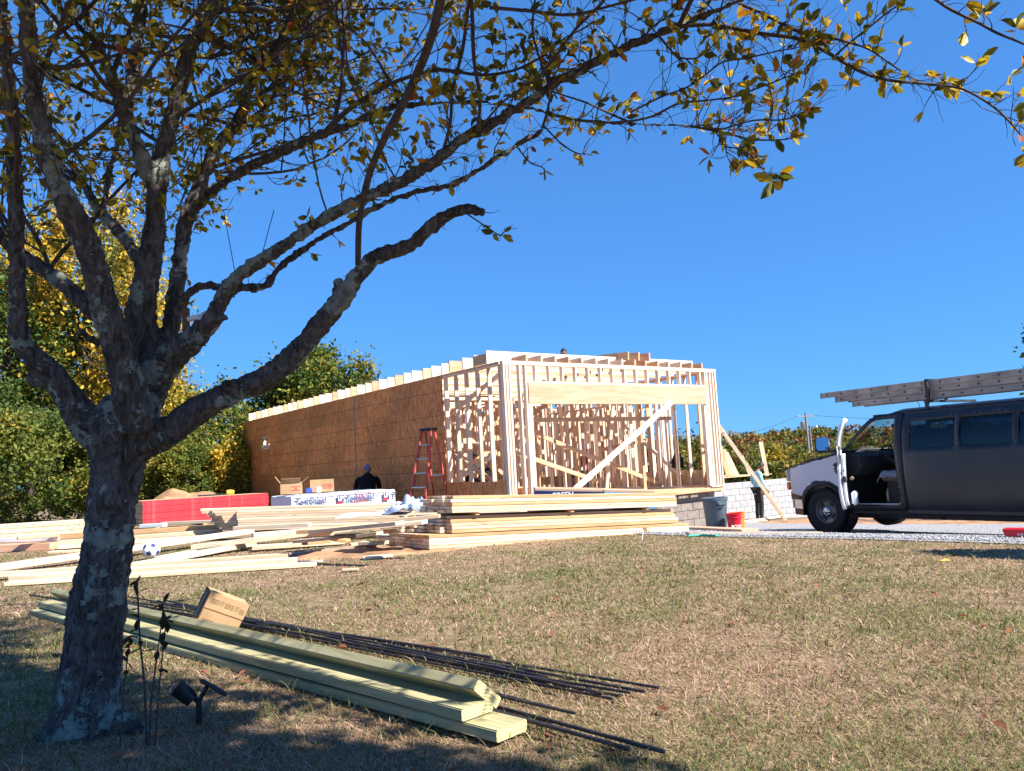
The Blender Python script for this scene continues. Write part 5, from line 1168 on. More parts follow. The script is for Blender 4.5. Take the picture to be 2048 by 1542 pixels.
def crown_points(c, r, n, clumps, seed, shell=0.55, flatb=0.0, spread=0.16):
    g = np.random.default_rng(seed); d = g.normal(size=(clumps, 3)); d /= np.linalg.norm(d, axis=1, keepdims=True)
    rad = shell + (1 - shell) * g.random((clumps, 1)) ** 0.6
    K = d * rad * (1 + .30 * np.array([mnoise.noise(Vector((a * 1.9 + seed, b * 1.9, c * 1.9))) for a, b, c in d]))[:, None]; K[:, 2] = np.where(K[:, 2] < 0, K[:, 2] * (1 - flatb), K[:, 2])
    w_ = g.uniform(0.5, 1.6, clumps); pick = g.choice(clumps, n, p=w_ / w_.sum())
    P = K[pick] + g.normal(size=(n, 3)) * (spread * g.uniform(0.6, 1.3, (clumps, 1)))[pick]
    return P * np.array(r) + np.array(c), pick, K
def palette(cols, wts, pick, n, seed, clumpy=0.65):
    g = np.random.default_rng(seed); cols = np.array(cols); wts = np.array(wts) / np.sum(wts)
    cc = g.choice(len(cols), pick.max() + 1, p=wts); own = g.choice(len(cols), n, p=wts); k = np.where(g.random(n) < clumpy, cc[pick], own)
    return cols[k] * g.uniform(0.7, 1.3, (n, 1)) * g.uniform(0.92, 1.08, (n, 3))
GREEN = [(.055, .095, .018), (.085, .13, .025), (.13, .165, .03), (.04, .07, .015)]; YELLOW = [(.42, .27, .025), (.50, .34, .04), (.30, .24, .03), (.16, .17, .03)]; RUST = [(.22, .10, .035), (.28, .15, .04), (.14, .13, .03), (.16, .075, .04)]
OLIVE = [(.17, .17, .03), (.12, .14, .025), (.24, .20, .03), (.08, .10, .02)]
def bg_tree(name, px, d, top, width, cols, wts, label, n=16000, leaf=0.15, trunk=True, low=0.0, clumps=90, seed=1, shell=0.5, depth=None, group=None, limbs=5, spread=0.16):
    p = at(px, 900, d); gz = ground(p.x, p.y); zt = at(px, top, d).z; h = zt - gz
    o = thing(name, Vector((p.x, p.y, gz)), label, 'tree' if trunk else 'shrub', group)
    rx = width * d / F / 2; ry = depth or rx; c0 = low * h; rz_ = (h - c0) / 2
    P, pick, K = crown_points((0, 0, c0 + rz_), (rx * .88, ry * .88, rz_ * .90), n, clumps, seed, shell, spread=spread)
    V, Fq = quads(P, leaf); C = palette(cols, wts, pick, n, seed)
    cr = link('crown', npmesh('crown', V, Fq, np.repeat(C, 4, 0)), FOLIAGE, o); cr['kind'] = 'stuff'
    r0 = max(.06, h * .022); g = MB(); tp = [(0, 0, -.1), (.02 * h * .3, 0, h * .25), (-.02 * h * .2, .01 * h, h * .5), (0, 0, h * .85)]
    g.tube(tp, [r0 * 1.3, r0, r0 * .7, r0 * .25], 8, jit=.15); g.build('trunk' if trunk else 'stem', FARBARK, o, 60)
    rg = random.Random(seed)
    for k in range(limbs):
        e = Vector(K[rg.randrange(len(K))]) * .8; e = Vector((e.x * rx, e.y * ry, c0 + rz_ + e.z * rz_)); s = Vector((0, 0, h * rg.uniform(.18, .5)))
        MB().tube([s, s.lerp(e, .5) + Vector((0, 0, .06 * h)), e], [r0 * .55, r0 * .35, r0 * .1], 6).build('limb', FARBARK, o, 60)
    return o
G, YL, RU, OV = GREEN, YELLOW, RUST, OLIVE
# left of the house
bg_tree('yellow_tree', 175, 26, 380, 420, YL + G, [5, 6, 4, 3, 1, 1, .6, .6], 'tall yellow autumn tree behind the leaning trunk', 34000, .14, low=.18, clumps=170, seed=11, spread=.11)
bg_tree('dark_tree', 10, 24, 500, 330, G + OV, [3, 3, 2, 3, .5, .5, .5, .5], 'dark green tree at the left edge behind the boards', 28000, .13, low=.1, clumps=130, seed=12, spread=.11)
bg_tree('hedge_shrub', 60, 21, 800, 330, G + OV, [2, 4, 4, 1, 1.5, 1, 1, .5], 'dense bright green bush at the left edge over the far stack', 36000, .088, False, clumps=150, seed=13, shell=.62, spread=.10)
bg_tree('hedge_shrub', 190, 22, 830, 200, G + OV + YL, [3, 4, 3, 2, 1, 1, 1, .5, .6, .3, .5, .5], 'green bush with yellow leaves directly behind the trunk', 22000, .09, False, clumps=100, seed=14, shell=.62, spread=.10)
bg_tree('yellowing_tree', 330, 29, 745, 190, OV + YL + G, [3, 2, 3, 1, .6, .6, 2, 1, 1, 2, 1, 1], 'olive tree with bare twigs right of the trunk', 16000, .14, clumps=90, seed=15)
bg_tree('yellowing_tree', 425, 32, 770, 200, OV + G, [3, 3, 2, 2, 1, 2, 2, 1], 'olive green tree left of the house wall', 16000, .15, clumps=90, seed=16)
bg_tree('hedge_shrub', 372, 27, 880, 190, OV + G, [3, 3, 2, 2, 2, 3, 2, 1], 'dark green bush behind the dirt mound', 17000, .10, False, clumps=90, seed=17, shell=.62, spread=.10)
bg_tree('hedge_shrub', 468, 27.5, 868, 120, YL + OV, [4, 4, 3, 1, 1, 1, 2, 1], 'yellow leaved bush touching the far corner of the house', 11000, .12, False, clumps=60, seed=18, shell=.65)
bg_tree('oak_tree', 625, 44, 693, 270, G + OV, [3, 3, 1.5, 2, 2.2, 1.2, 2, 1], 'broad round oak rising above the left end of the roof', 36000, .22, low=.22, clumps=150, seed=19, spread=.12, shell=.6)
bg_tree('dark_tree', 545, 46, 800, 190, G, [2, 3, 1, 3], 'small dark tree under the left edge of the oak', 9000, .2, clumps=60, seed=20)
bg_tree('dark_tree', -70, 40, 560, 260, G + YL, [3, 3, 2, 3, .5, .5, .5, .5], 'green tree far behind at the left edge', 9000, .22, clumps=80, seed=21)
bg_tree('pale_tree', 270, 40, 640, 230, YL + OV, [3, 2, 3, 2, 2, 1, 2, 1], 'paler yellow tree farther behind the trunk', 14000, .2, clumps=100, seed=22)
# seen through the frame and right of the house
for k, (px, d, top, wd, cols, wts, lab) in enumerate([
    (905, 48, 868, 200, G, [3, 3, 1, 3], 'dark tree seen through the left studs of the frame'), (1010, 50, 860, 190, G + RU, [3, 3, 1, 2, .4, .4, .4, .4], 'tree seen between the corner studs of the frame'),
    (1110, 46, 815, 170, G + OV, [3, 2, 1, 3, .5, .5, .5, .5], 'tall dark tree seen through the garage opening'), (1230, 55, 862, 220, G + OV, [2, 2, 1, 3, 1, 1, 1, 1], 'tree seen through the middle of the frame'), (1350, 52, 872, 200, OV + RU, [2, 2, 1, 1, 1, 1, 1, 1], 'tree seen through the right studs of the frame')]):
    bg_tree('field_tree', px, d, top, wd, cols, wts, lab, 5000, .24, clumps=50, seed=30 + k, group='trees beyond the frame')
for k, (px, d, top, wd, cols, wts, lab) in enumerate([
    (1478, 44, 906, 110, OV + RU, [1, 2, 1, 3, 1, .5, 1, .5], 'dark shrub right behind the small wall frame'), (1535, 47, 886, 130, YL + OV, [2, 1.5, 3, 3, 3, 2, 3, 1], 'yellow green tree above the man in blue'), (1610, 45, 896, 120, OV + RU, [2, 3, 1, 3, 1, 1, 1, 1], 'rusty olive tree behind the utility poles'),
    (1668, 50, 882, 120, G + OV, [1, 2, 2, 1, 2, 2, 2, 1], 'green tree behind the door mirror of the van'), (1575, 36, 925, 130, RU + OV, [1, 1, 2, 1, 2, 3, 1, 3], 'low brown bush just beyond the block wall'), (1500, 36, 925, 120, OV + G, [1, 2, 1, 3, 1, 2, 1, 2], 'low green bush behind the leaning boards'), (1655, 35, 912, 110, OV + YL, [2, 2, 2, 2, .3, .3, 1, 1], 'bush above the bonnet of the van'),
    (1740, 52, 884, 140, G + RU, [2, 2, 1, 2, 1, 1, 1, 1], 'tree seen through the cab of the van'), (1830, 60, 880, 200, OV, [1, 1, 1, 1], 'tree hidden mostly by the van side')]):
    bg_tree('field_tree', px, d, top, wd, cols, wts, lab, 9000, .17, clumps=70, seed=50 + k, shell=.6, group='trees beyond the block wall')
bg_tree('field_tree', 2112, 19, 585, 120, G + OV, [2, 2, 1, 3, 1, 1, 1, 1], 'tree at the right edge whose outer twigs just show above the ladders', 700, .12, clumps=40, seed=71, spread=.10)
yt = Vector((6.08, 6.0, ground(6.08, 6.0))); o = thing('garden_tree', yt, 'small clipped tree just outside the right edge that shades the lawn', 'tree'); P, pick, K = crown_points((0, 0, 1.95), (.55, .40, .34), 5200, 40, 72, .3); V, Fq = quads(P, .09); cr = link('crown', npmesh('crown', V, Fq, np.repeat(palette(GREEN, [2, 2, 1, 2], pick, 5200, 72), 4, 0)), FOLIAGE, o); cr['kind'] = 'stuff'; MB().tube([(0, 0, -.05), (.02, 0, .9), (0, 0, 1.9)], [.045, .035, .02], 8).build('trunk', FARBARK, o, 60)
# wooded ridge on the horizon
HILL = plain('hill_earth', (0.10, 0.085, 0.04), 0.95, var=0.2, scale=.05)
nx_, ny_ = 60, 12; V = []
for j in range(ny_):
    for i in range(nx_):
        x = lerp(-420, 620, i / (nx_ - 1)); y = lerp(300, 620, j / (ny_ - 1)); e = math.sin(math.pi * min(1, j / (ny_ - 1) * .9 + .02)); V.append((x, y, -4.5 + 14 * e * (0.7 + .5 * mnoise.noise(Vector((x * .006, y * .006, 2)))) * sstep((x + 300) / 350)))
ii = np.arange(nx_ * ny_).reshape(ny_, nx_); me = npmesh('hills', V, np.stack([ii[:-1, :-1].ravel(), ii[:-1, 1:].ravel(), ii[1:, 1:].ravel(), ii[1:, :-1].ravel()], 1)); smooth(me, 180); tag(link('hills', me, HILL), kind='structure')
VA = np.array(V).reshape(ny_, nx_, 3); NT = 3400; P = []; pk = []
g_ = np.random.default_rng(77)
for k in range(NT):
    u, v = g_.random() * (nx_ - 1.01), g_.random() ** 1.3 * (ny_ - 3.01); i, j = int(u), int(v); p0 = VA[j, i] * (1 - (u - i)) + VA[j, i + 1] * (u - i); p0 = p0 + (VA[j + 1, i] - VA[j, i]) * (v - j)
    r = g_.uniform(1.8, 3.8); q = g_.normal(size=(40, 3)); q /= np.linalg.norm(q, axis=1, keepdims=True); P.append(p0 + np.array([0, 0, r * .9]) + q * r * g_.uniform(.5, 1, (40, 1)) * np.array([1, 1, 1.1])); pk += [k] * 40
P = np.concatenate(P); pk = np.array(pk); Vq, Fq = quads(P, 1.7, .8)
tag(link('far_wood', npmesh('far_wood', Vq, Fq, np.repeat(palette(RUST + OLIVE + GREEN, [3, 2, 2, 2.5, 2, 2, 1, 1, 1, 1, 1, 1], pk, len(P), 5, .85), 4, 0)), FOLIAGE), kind='stuff')
# utility poles and wires
POLE = plain('pole_wood', (0.25, 0.23, 0.22), 0.9, var=.15)
def upole(px, top, bot, d, label, arm=True, r=.14):
    A = at(px, bot, d); B = at(px - (bot - top) * .09, top, d); A.z = ground(A.x, A.y) - .2; A.x, A.y = A.x, A.y
    B = Vector((A.x, A.y, B.z)); o = thing('utility_pole', A, label, 'utility pole'); h = B.z - A.z
    MB().tube([(0, 0, 0), (0, 0, h)], [r * 1.15, r * .8], 10).build('pole', POLE, o, 60)
    if arm:
        MB().box((0, -.1, h - .35), (2.2, .09, .11), Matrix.Rotation(.3, 3, 'Z')).build('crossarm', POLE, o); MB().lathe([(0, -.45), (.22, -.45), (.25, -.4), (.25, .4), (.2, .45), (0, .45)], 14, Matrix.Translation((-.42, -.1, h - 1.35))).build('transformer', STEEL, o, 40)
        for x in (-1, -.4, .4, 1): MB().lathe([(.03, 0), (.06, .05), (.04, .12), (0, .14)], 8, Matrix.Translation((x * .95, -.1 + x * .3 * .95, h - .30))).build('insulator', STEEL, o, 40)
    else: MB().tube([(0, 0, h - .1), (.3, -.1, h + .05), (.55, -.2, h)], .04, 6).build('lamp_arm', STEEL, o); MB().lathe([(0, -.06), (.16, -.05), (.12, .08), (0, .1)], 10, Matrix.Translation((.6, -.2, h))).build('lamp_head', WHITE, o, 40)
    return B
u1 = upole(1618, 826, 906, 85, 'tall utility pole with a transformer right of the house'); u2 = upole(1624, 854, 905, 80, 'shorter pole just right of the tall utility pole', False, .10)
def wire(A, B, sag, label):
    tag(MB().tube([A.lerp(B, t) - Vector((0, 0, sag * 4 * t * (1 - t))) for t in np.linspace(0, 1, 14)], .018, 4).build('power_line', DARKSTEEL), label, 'power line')
wire(u1 + Vector((-.9, 0, -.3)), at(1380, 868, 130), 1.2, 'power line running left from the tall utility pole'); wire(u1 + Vector((.9, 0, -.3)), at(2150, 795, 75), 1.0, 'upper power line running right over the van'); wire(u2 + Vector((0, 0, -.2)), at(2150, 825, 75), 1.0, 'lower power line running right behind the van')
wire(at(-40, 715, 23), at(480, 838, 27), .3, 'wire crossing behind the tree to the far corner of the house')

# ================================================================== FOREGROUND: boards, bars, box
def ring_mat():
    m, t, b = nodes('end_grain'); wv = N(t, 'TexWave', wave_type='RINGS', rings_direction='X', i_Scale=26.0, i_Distortion=1.2, i_Detail=2.0); v = coords(t); mp = N(t, 'Mapping'); mp.inputs['Location'].default_value = (0, 0.03, 0.09); L(t, v, mp.inputs[0]); L(t, mp.outputs[0], wv.inputs['Vector'])
    L(t, ramp(t, wv.outputs['Fac'], [(0.2, (0.40, 0.34, 0.15)), (0.8, (0.60, 0.53, 0.28))]), b.inputs['Base Color']); b.inputs['Roughness'].default_value = .85; return m
ENDG = ring_mat()
def treated(A, B, wd, th, label, up=(0, 0, 1)):
    A, B = Vector(A), Vector(B); l = (B - A).length; bm = bmesh.new(); bmesh.ops.create_cube(bm, size=1); bmesh.ops.scale(bm, vec=(l, wd, th), verts=bm.verts)
    bmesh.ops.bevel(bm, geom=[e for e in bm.edges if abs((e.verts[0].co - e.verts[1].co).x) > .5 * l], offset=.004, segments=2, affect='EDGES')
    bmesh.ops.subdivide_edges(bm, edges=[e for e in bm.edges if abs((e.verts[0].co - e.verts[1].co).x) > .5 * l], cuts=16)
    sd = random.random() * 50
    for v in bm.verts: v.co.z += .006 * mnoise.noise(Vector((v.co.x * .5, 0, sd))); v.co.y += .005 * mnoise.noise(Vector((v.co.x * .4, 5, sd)))
    me = bpy.data.meshes.new('treated_board'); bm.to_mesh(me); bm.free(); me.materials.append(TREATED); me.materials.append(ENDG)
    for p in me.polygons: p.material_index = 1 if abs(p.normal.x) > .9 else 0
    M = frame_x(A, B, up).to_4x4(); M.translation = (A + B) / 2; return tag(link('treated_board', me, None, None, M), label, 'board', 'treated boards in the foreground')
def span(pa, za, pb, zb): return atz(*pa, za), atz(*pb, zb)
A, B = span((1024, 1462), .030, (80, 1222), .03); treated(A, B, .15, .04, 'lowest pale green treated board, its end nearest the camera')
A, B = span((955, 1420), .078, (98, 1206), .075); treated(A, B, .15, .042, 'wide treated board lying flat in the middle of the three')
A, B = span((975, 1388), .118, (118, 1190), .11); dr = (B - A).normalized(); treated(A, B, .14, .042, 'upper treated board tilted on edge behind the flat one', up=Vector((.50, .47, .80)))
A, B = span((840, 1410), .030, (130, 1212), .03); 
RUSTY = None
def rebar_mat():
    m, t, b = nodes('rusty_rebar'); n = noise(t, coords(t, rnd=True), 7, 5, .7); L(t, ramp(t, n, [(.42, (.030, .028, .034)), (.60, (.075, .055, .05)), (.72, (.22, .10, .05))]), b.inputs['Base Color']); b.inputs['Roughness'].default_value = .55; b.inputs['Metallic'].default_value = .35; return m
REBAR = rebar_mat()
def rebar(A, B, r, label, grp):
    l = (B - A).length; ts = []; x = 0
    while x < l: ts.append(x); x += .0055 if x < 1.6 else .10
    ts.append(l); d = (B - A) / l; sd = random.random() * 99; wb = Vector((-d.y, d.x, 0)); pts = []; rad = []
    for k, x in enumerate(ts):
        p = A + d * x + wb * .02 * mnoise.noise(Vector((x * .5, sd, 0))); p.z = max(r * .9, p.z + .008 * mnoise.noise(Vector((x * .7, sd, 5)))); pts.append(p); rad.append(r * (1.0 if (k // 2) % 2 else .86) if x < 1.6 else r * .94)
    return tag(MB().tube(pts, rad, 7).build('rebar', REBAR, None, 30), label, 'steel bar', grp)
near = [((1318, 1377), (255, 1194)), ((1290, 1382), (300, 1203)), ((1262, 1386), (250, 1207)), ((1240, 1392), (210, 1198)), ((1226, 1398), (280, 1212)), ((1205, 1387), (330, 1201)), ((1168, 1378), (200, 1203)), ((1145, 1370), (170, 1192)), ((1100, 1354), (350, 1209)), ((1060, 1340), (230, 1214)), ((1010, 1336), (300, 1219)), ((1150, 1427), (190, 1212)), ((1120, 1420), (330, 1226)), ((1258, 1497), (420, 1262)), ((1225, 1487), (300, 1236)), ((1105, 1442), (260, 1229)), ((1330, 1505), (520, 1290)), ((980, 1316), (160, 1187)), ((900, 1300), (120, 1196)), ((830, 1302), (60, 1190))]
WHR = ['first', 'second', 'third', 'fourth', 'fifth', 'sixth', 'seventh', 'eighth', 'ninth', 'tenth', 'eleventh', 'twelfth', 'thirteenth', 'fourteenth', 'fifteenth', 'sixteenth', 'seventeenth', 'eighteenth', 'nineteenth', 'twentieth']
order = sorted(range(len(near)), key=lambda k: -near[k][0][0])
for rank, k in enumerate(order):
    p, q = near[k]; z = .010 + .013 * (k % 3); rebar(atz(*p, z), atz(*q, z + .006), .0066 if k < 13 else .0078, 'ribbed steel bar whose near end lies %s from the right in the bundle' % WHR[rank], 'reinforcing bars on the lawn')
# carton tipped on the bars
TL_, TR_, BL_ = at(417, 1186, 4.62), at(490, 1212, 4.72), at(392, 1246, 4.60); X2 = (TR_ - TL_).normalized(); Zv = TL_ - BL_; Zv = (Zv - X2 * Zv.dot(X2)).normalized(); Yv = Zv.cross(X2)
o = carton((0, 0, 0), (.245, .17, .165), 'cardboard box with one dark end tipped over on the steel bars', mat=CARD); o.matrix_world = Matrix((X2, Yv, Zv)).transposed().to_4x4() @ Matrix.Diagonal((.95, .95, 1.12, 1)); o.location = BL_ + X2 * .117 + Yv * .081
MB().box((-.124, 0, .082), (.006, .172, .167)).build('dark_end', CARD_DARK, o); MB().box((-.1285, -.01, .085), (.003, .045, .13)).build('torn_slot', BLACK, o); MB().box((0, -.0862, .084), (.243, .003, .003)).build('flap_seam', CARD_DARK, o); MB().box((0, -.0868, .126), (.245, .003, .081)).build('outer_flap', CARD, o)  # left end face in a darker tone than the rest
for x, z, s in ((-.075, .135, 'CONFORMS TO'), (.015, .133, 'SELECTED NAILS'), (.095, .128, 'FRAMING'), (-.08, .030, 'CONFORMS TO'), (.0, .028, 'SELECTED NAILS')):
    for j in range(3): lettering(s, .0075, (x, -.0896 if z > .08 else -.0866, z - .009 * j), XD, ZD, INK, o, depth=.0003)
for x, z in ((-.032, .128), (.062, .126), (-.042, .022)): yv = -.0896 if z > .08 else -.0866; MB().tube([(x + .011 * math.cos(a), yv, z + .011 * math.sin(a)) for a in np.linspace(0, 6.2832, 17)], .0008, 4, cap=False).build('print_ring', INK, o); lettering('N', .012, (x, yv, z), XD, ZD, INK, o, depth=.0003)
# solar spot light on a stake
so_ = atz(398, 1450, 0.0); sl_ = thing('solar_spotlight', so_, 'black solar garden spotlight with tilted panel beside the trunk', 'garden light', rz=.25); sl_.scale = (.86, .86, .86)
MB().tube([(0, 0, -.06), (0, 0, .0), (.0, 0, .12)], [.004, .014, .012], 8).build('stake', BLACK, sl_, 40)
MB().tube([(0, 0, .10), (.02, 0, .135), (.035, 0, .16)], .011, 8).build('bracket', BLACK, sl_, 40); MB().tube([(0, 0, .10), (-.02, 0, .125)], .012, 8).build('bracket', BLACK, sl_, 40)
Rp = Matrix.Rotation(.62, 3, 'Y') @ Matrix.Rotation(-.25, 3, 'X'); MB().box((.062, .0, .155), (.135, .10, .018), Rp, .005).build('panel_case', BLACK, sl_, 40); PANEL = plain('solar_cell', (.012, .016, .05), .12, var=.2, scale=40); MB().box(Vector((.062, 0, .155)) + Rp @ Vector((0, 0, .0105)), (.115, .082, .003), Rp).build('solar_panel', PANEL, sl_)
Rl = Matrix.Rotation(-.75, 4, 'Y'); MB().lathe([(0, -.045), (.030, -.045), (.036, -.02), (.038, .03), (.045, .045), (.040, .048), (.034, .035), (0, .030)], 18, Matrix.Translation((-.055, -.01, .145)) @ Rl).build('lamp_head', BLACK, sl_, 40); MB().lathe([(0, .036), (.033, .036), (.033, .033)], 16, Matrix.Translation((-.055, -.01, .145)) @ Rl).build('lens', CLEARG, sl_, 40)

# ================================================================== THE LEANING TREE
LT = np.array([(0, 0, 0), (.22, .17, .03), (.55, .25, .05), (.82, .14, .02), (1, 0, -.06), (.82, -.14, .02), (.55, -.25, .05), (.22, -.17, .03), (.28, 0, -.015), (.65, 0, -.025)])
LFc = np.array([(0, 1, 8), (1, 2, 8), (2, 9, 8), (2, 3, 9), (3, 4, 9), (4, 5, 9), (5, 6, 9), (6, 8, 9), (6, 7, 8), (7, 0, 8)])
LCOL = np.array([(.30, .25, .03), (.40, .30, .03), (.17, .17, .025), (.08, .09, .02), (.55, .35, .035), (.60, .36, .05), (.50, .20, .03), (.28, .07, .03), (.36, .28, .03), (.12, .135, .02)])
LWT = np.array([3, 3, 3, 2.4, 2, 1, .8, .4, 2.5, 2.5]); LWT = LWT / LWT.sum()
leaves = []                              # (point, direction, normal, length, colour index)
rg = random.Random(5)
def rvec(): 
    while True:
        v = Vector((rg.uniform(-1, 1), rg.uniform(-1, 1), rg.uniform(-1, 1)))
        if .05 < v.length < 1: return v.normalized()
def add_leaf(p, d, s=None):
    d = (d + rvec() * .5 + Vector((0, 0, -.25))).normalized(); n = (rvec() + Vector((0, 0, .6))).normalized(); n = (n - d * n.dot(d))
    if n.length < .05: return
    leaves.append((p, d, n.normalized(), s or (rg.uniform(.030, .052) if p.y < 2.55 and p.x > .3 else rg.uniform(.026, .050)), int(RNG.choice(10, p=LWT))))
twigs = MB()
def pxy(p):
    v = p - CAM; d = max(.05, v.dot(_f)); return CX + F * v.dot(RT) / d, CY - F * v.dot(UP) / d
CROWN = ([-200, 0, 400, 560, 700, 900, 1000, 1100, 1300, 1480, 1650, 1750, 2048], [620, 560, 470, 400, 370, 400, 330, 300, 300, 330, 200, 215, 300])
def below(p):
    "under the lower edge of the crown, where the boughs are bare"
    x, y = pxy(p); return 380 < x < 2100 and y > float(np.interp(x, *CROWN))
def catmull(pts, n=5):
    out = []
    for i in range(len(pts) - 1):
        p0, p1, p2, p3 = pts[max(i - 1, 0)], pts[i], pts[i + 1], pts[min(i + 2, len(pts) - 1)]
        for k in range(n):
            t = k / n; out.append(.5 * ((2 * p1) + (p2 - p0) * t + (2 * p0 - 5 * p1 + 4 * p2 - p3) * t * t + (3 * p1 - p0 - 3 * p2 + p3) * t ** 3))
    out.append(pts[-1]); return out
def twig(p, d, ln, r, dens=1.0, depth=0):
    n = max(4, int(ln / .035)); pts = [p]; dd = d.normalized()
    for k in range(n):
        dd = (dd + rvec() * .36 + Vector((0, 0, .02))).normalized(); q = pts[-1] + dd * ln / n
        if below(q) and k > 0 and dens > .1: n = k; break
        pts.append(q)
    n = len(pts) - 1
    if n < 1: return pts
    twigs.tube(pts, [lerp(r, r * .35, k / n) for k in range(n + 1)], 4, cap=False)
    for k in range(1, n + 1):
        if rg.random() < .36 * dens:
            for _ in range(rg.choice((1, 1, 2, 3))): add_leaf(pts[k] + rvec() * .008, (pts[k] - pts[k - 1]).normalized() + rvec() * .9)
        if depth < 1 and rg.random() < .22 and k < n: twig(pts[k], (dd + rvec() * 1.0), ln * rg.uniform(.3, .6), r * .6, dens, depth + 1)
    if rg.random() < .8 * dens:
        for _ in range(rg.randint(2, 4)): add_leaf(pts[-1], dd + rvec() * .8)
    return pts
def limb_pts(tr, d0, d1):
    "centre line traced through the limb, given its distance at both ends, with widths in photo pixels"
    n = len(tr); P = []; R = []
    for k, (x, y, w_) in enumerate(tr):
        d = lerp(d0, d1, k / (n - 1)); P.append(at(x, y, d)); R.append(w_ * .455 * d / F)
    return P, R
TD = 3.15
core = MB(); BR = []
def limb(tr, d0, d1, into=core, n=5, jit=.10):
    P, R = limb_pts(tr, d0, d1); Q = catmull(P, n); RR = [float(np.interp(k / n, range(len(R)), R)) for k in range(len(Q))]
    if into is not None: into.tube(Q, RR, 12, jit=jit)
    BR.append((Q, RR)); return Q, RR
base = atz(168, 1452, 0)
limb([(150, 1500, 165), (166, 1455, 145), (174, 1388, 130), (186, 1298, 121), (195, 1209, 119), (211, 1119, 106), (222, 1029, 102), (231, 962, 105), (238, 905, 125), (250, 850, 140), (262, 800, 115)], TD, TD)
for a, (dx, dy, w_) in enumerate([(-70, 20, 46), (60, 28, 40), (-30, 55, 44), (90, -2, 30)]):
    P = [at(170 + dx * .25, 1400, TD), at(170 + dx * .8, 1445 + dy * .4, TD - .02), at(170 + dx * 1.5, 1462 + dy, TD - .03)]; P[2].z = -.02; core.tube(catmull(P, 4), [.05, .05, .05, .045, .045, .04, .035, .03, .02], 8, jit=.15)
for x_, y_, d_ in ((-1.75, 3.35, 0), ): pass
LA = limb([(262, 890, 92), (330, 868, 72), (400, 818, 62), (470, 783, 56), (530, 758, 55), (590, 708, 53), (640, 650, 49), (690, 588, 46), (722, 542, 42), (760, 510, 38), (820, 490, 34), (860, 455, 34), (900, 428, 32), (940, 418, 27), (968, 426, 22)], TD, 2.85)
LBm = limb([(285, 800, 95), (330, 725, 74), (400, 668, 52), (432, 622, 40), (460, 570, 36), (500, 535, 33), (560, 497, 31), (640, 442, 31), (720, 400, 31), (790, 370, 30), (860, 330, 29), (930, 275, 28), (1000, 238, 28), (1060, 200, 27), (1120, 162, 26), (1180, 132, 26), (1250, 95, 24), (1330, 62, 22), (1400, 34, 19), (1470, 4, 16), (1540, -30, 14)], TD + .02, 2.45)
LC = limb([(350, 640, 30), (368, 600, 24), (400, 573, 21), (470, 575, 22), (530, 572, 22), (560, 535, 18), (620, 490, 17), (690, 450, 17), (760, 410, 17), (830, 385, 17), (900, 370, 17), (950, 345, 17), (1010, 305, 17), (1060, 275, 16), (1088, 258, 13)], TD + .1, 2.9)
LDm = limb([(320, 735, 70), (340, 660, 42), (350, 600, 41), (360, 520, 37), (370, 450, 37), (388, 400, 35), (430, 300, 32), (478, 240, 30), (502, 165, 26), (560, 80, 23), (600, 0, 20), (630, -60, 18)], TD + .08, 3.5)
LE = limb([(386, 420, 30), (410, 395, 26), (470, 350, 25), (560, 305, 26), (640, 270, 24), (700, 250, 20), (780, 216, 18), (870, 206, 14), (960, 205, 12), (1050, 215, 12), (1150, 240, 11), (1250, 248, 10), (1340, 250, 8), (1430, 257, 7), (1500, 263, 5), (1580, 266, 3)], TD + .2, 2.55)
LFm = limb([(268, 840, 110), (276, 740, 88), (280, 660, 72), (284, 605, 62), (297, 537, 54), (308, 468, 50), (314, 390, 46), (328, 290, 41), (342, 239, 39), (359, 171, 38), (376, 103, 37), (408, 51, 35), (434, 0, 33), (455, -60, 30)], TD + .05, 3.1)
LF2 = limb([(312, 380, 40), (294, 342, 40), (273, 290, 38), (253, 246, 36), (236, 191, 33), (219, 143, 26), (198, 96, 20), (164, 58, 16), (113, 7, 13), (80, -40, 10)], TD, 2.7)
LF3 = limb([(248, 235, 32), (260, 178, 30), (270, 120, 30), (280, 51, 28), (287, 0, 26), (292, -60, 22)], TD, 3.2)
LG = limb([(272, 860, 95), (258, 776, 76), (232, 690, 64), (208, 605, 62), (185, 520, 60), (157, 451, 60), (128, 395, 56), (95, 310, 50), (74, 225, 44), (62, 150, 40), (56, 60, 38), (50, -40, 34)], TD - .08, 2.5)
LG2 = limb([(215, 640, 52), (191, 622, 44), (154, 591, 40), (103, 550, 38), (68, 526, 34), (40, 508, 32), (0, 470, 28), (-40, 400, 24)], TD, 3.3)
LI = limb([(225, 890, 100), (171, 844, 78), (137, 793, 62), (103, 749, 57), (68, 714, 50), (41, 678, 46), (35, 605, 40), (34, 540, 38), (34, 468, 37), (31, 400, 36), (27, 320, 34), (25, 239, 33), (14, 137, 30), (6, 34, 27), (0, -40, 24)], TD - .03, 2.7)
LJ = limb([(290, 540, 40), (263, 495, 31), (226, 451, 28), (198, 424, 26), (178, 386, 22), (157, 359, 20), (120, 330, 15), (70, 312, 10)], TD + .15, 3.7)
LJ2 = limb([(200, 425, 20), (212, 395, 17), (219, 342, 16), (236, 280, 14), (240, 220, 11)], TD + .3, 3.6)
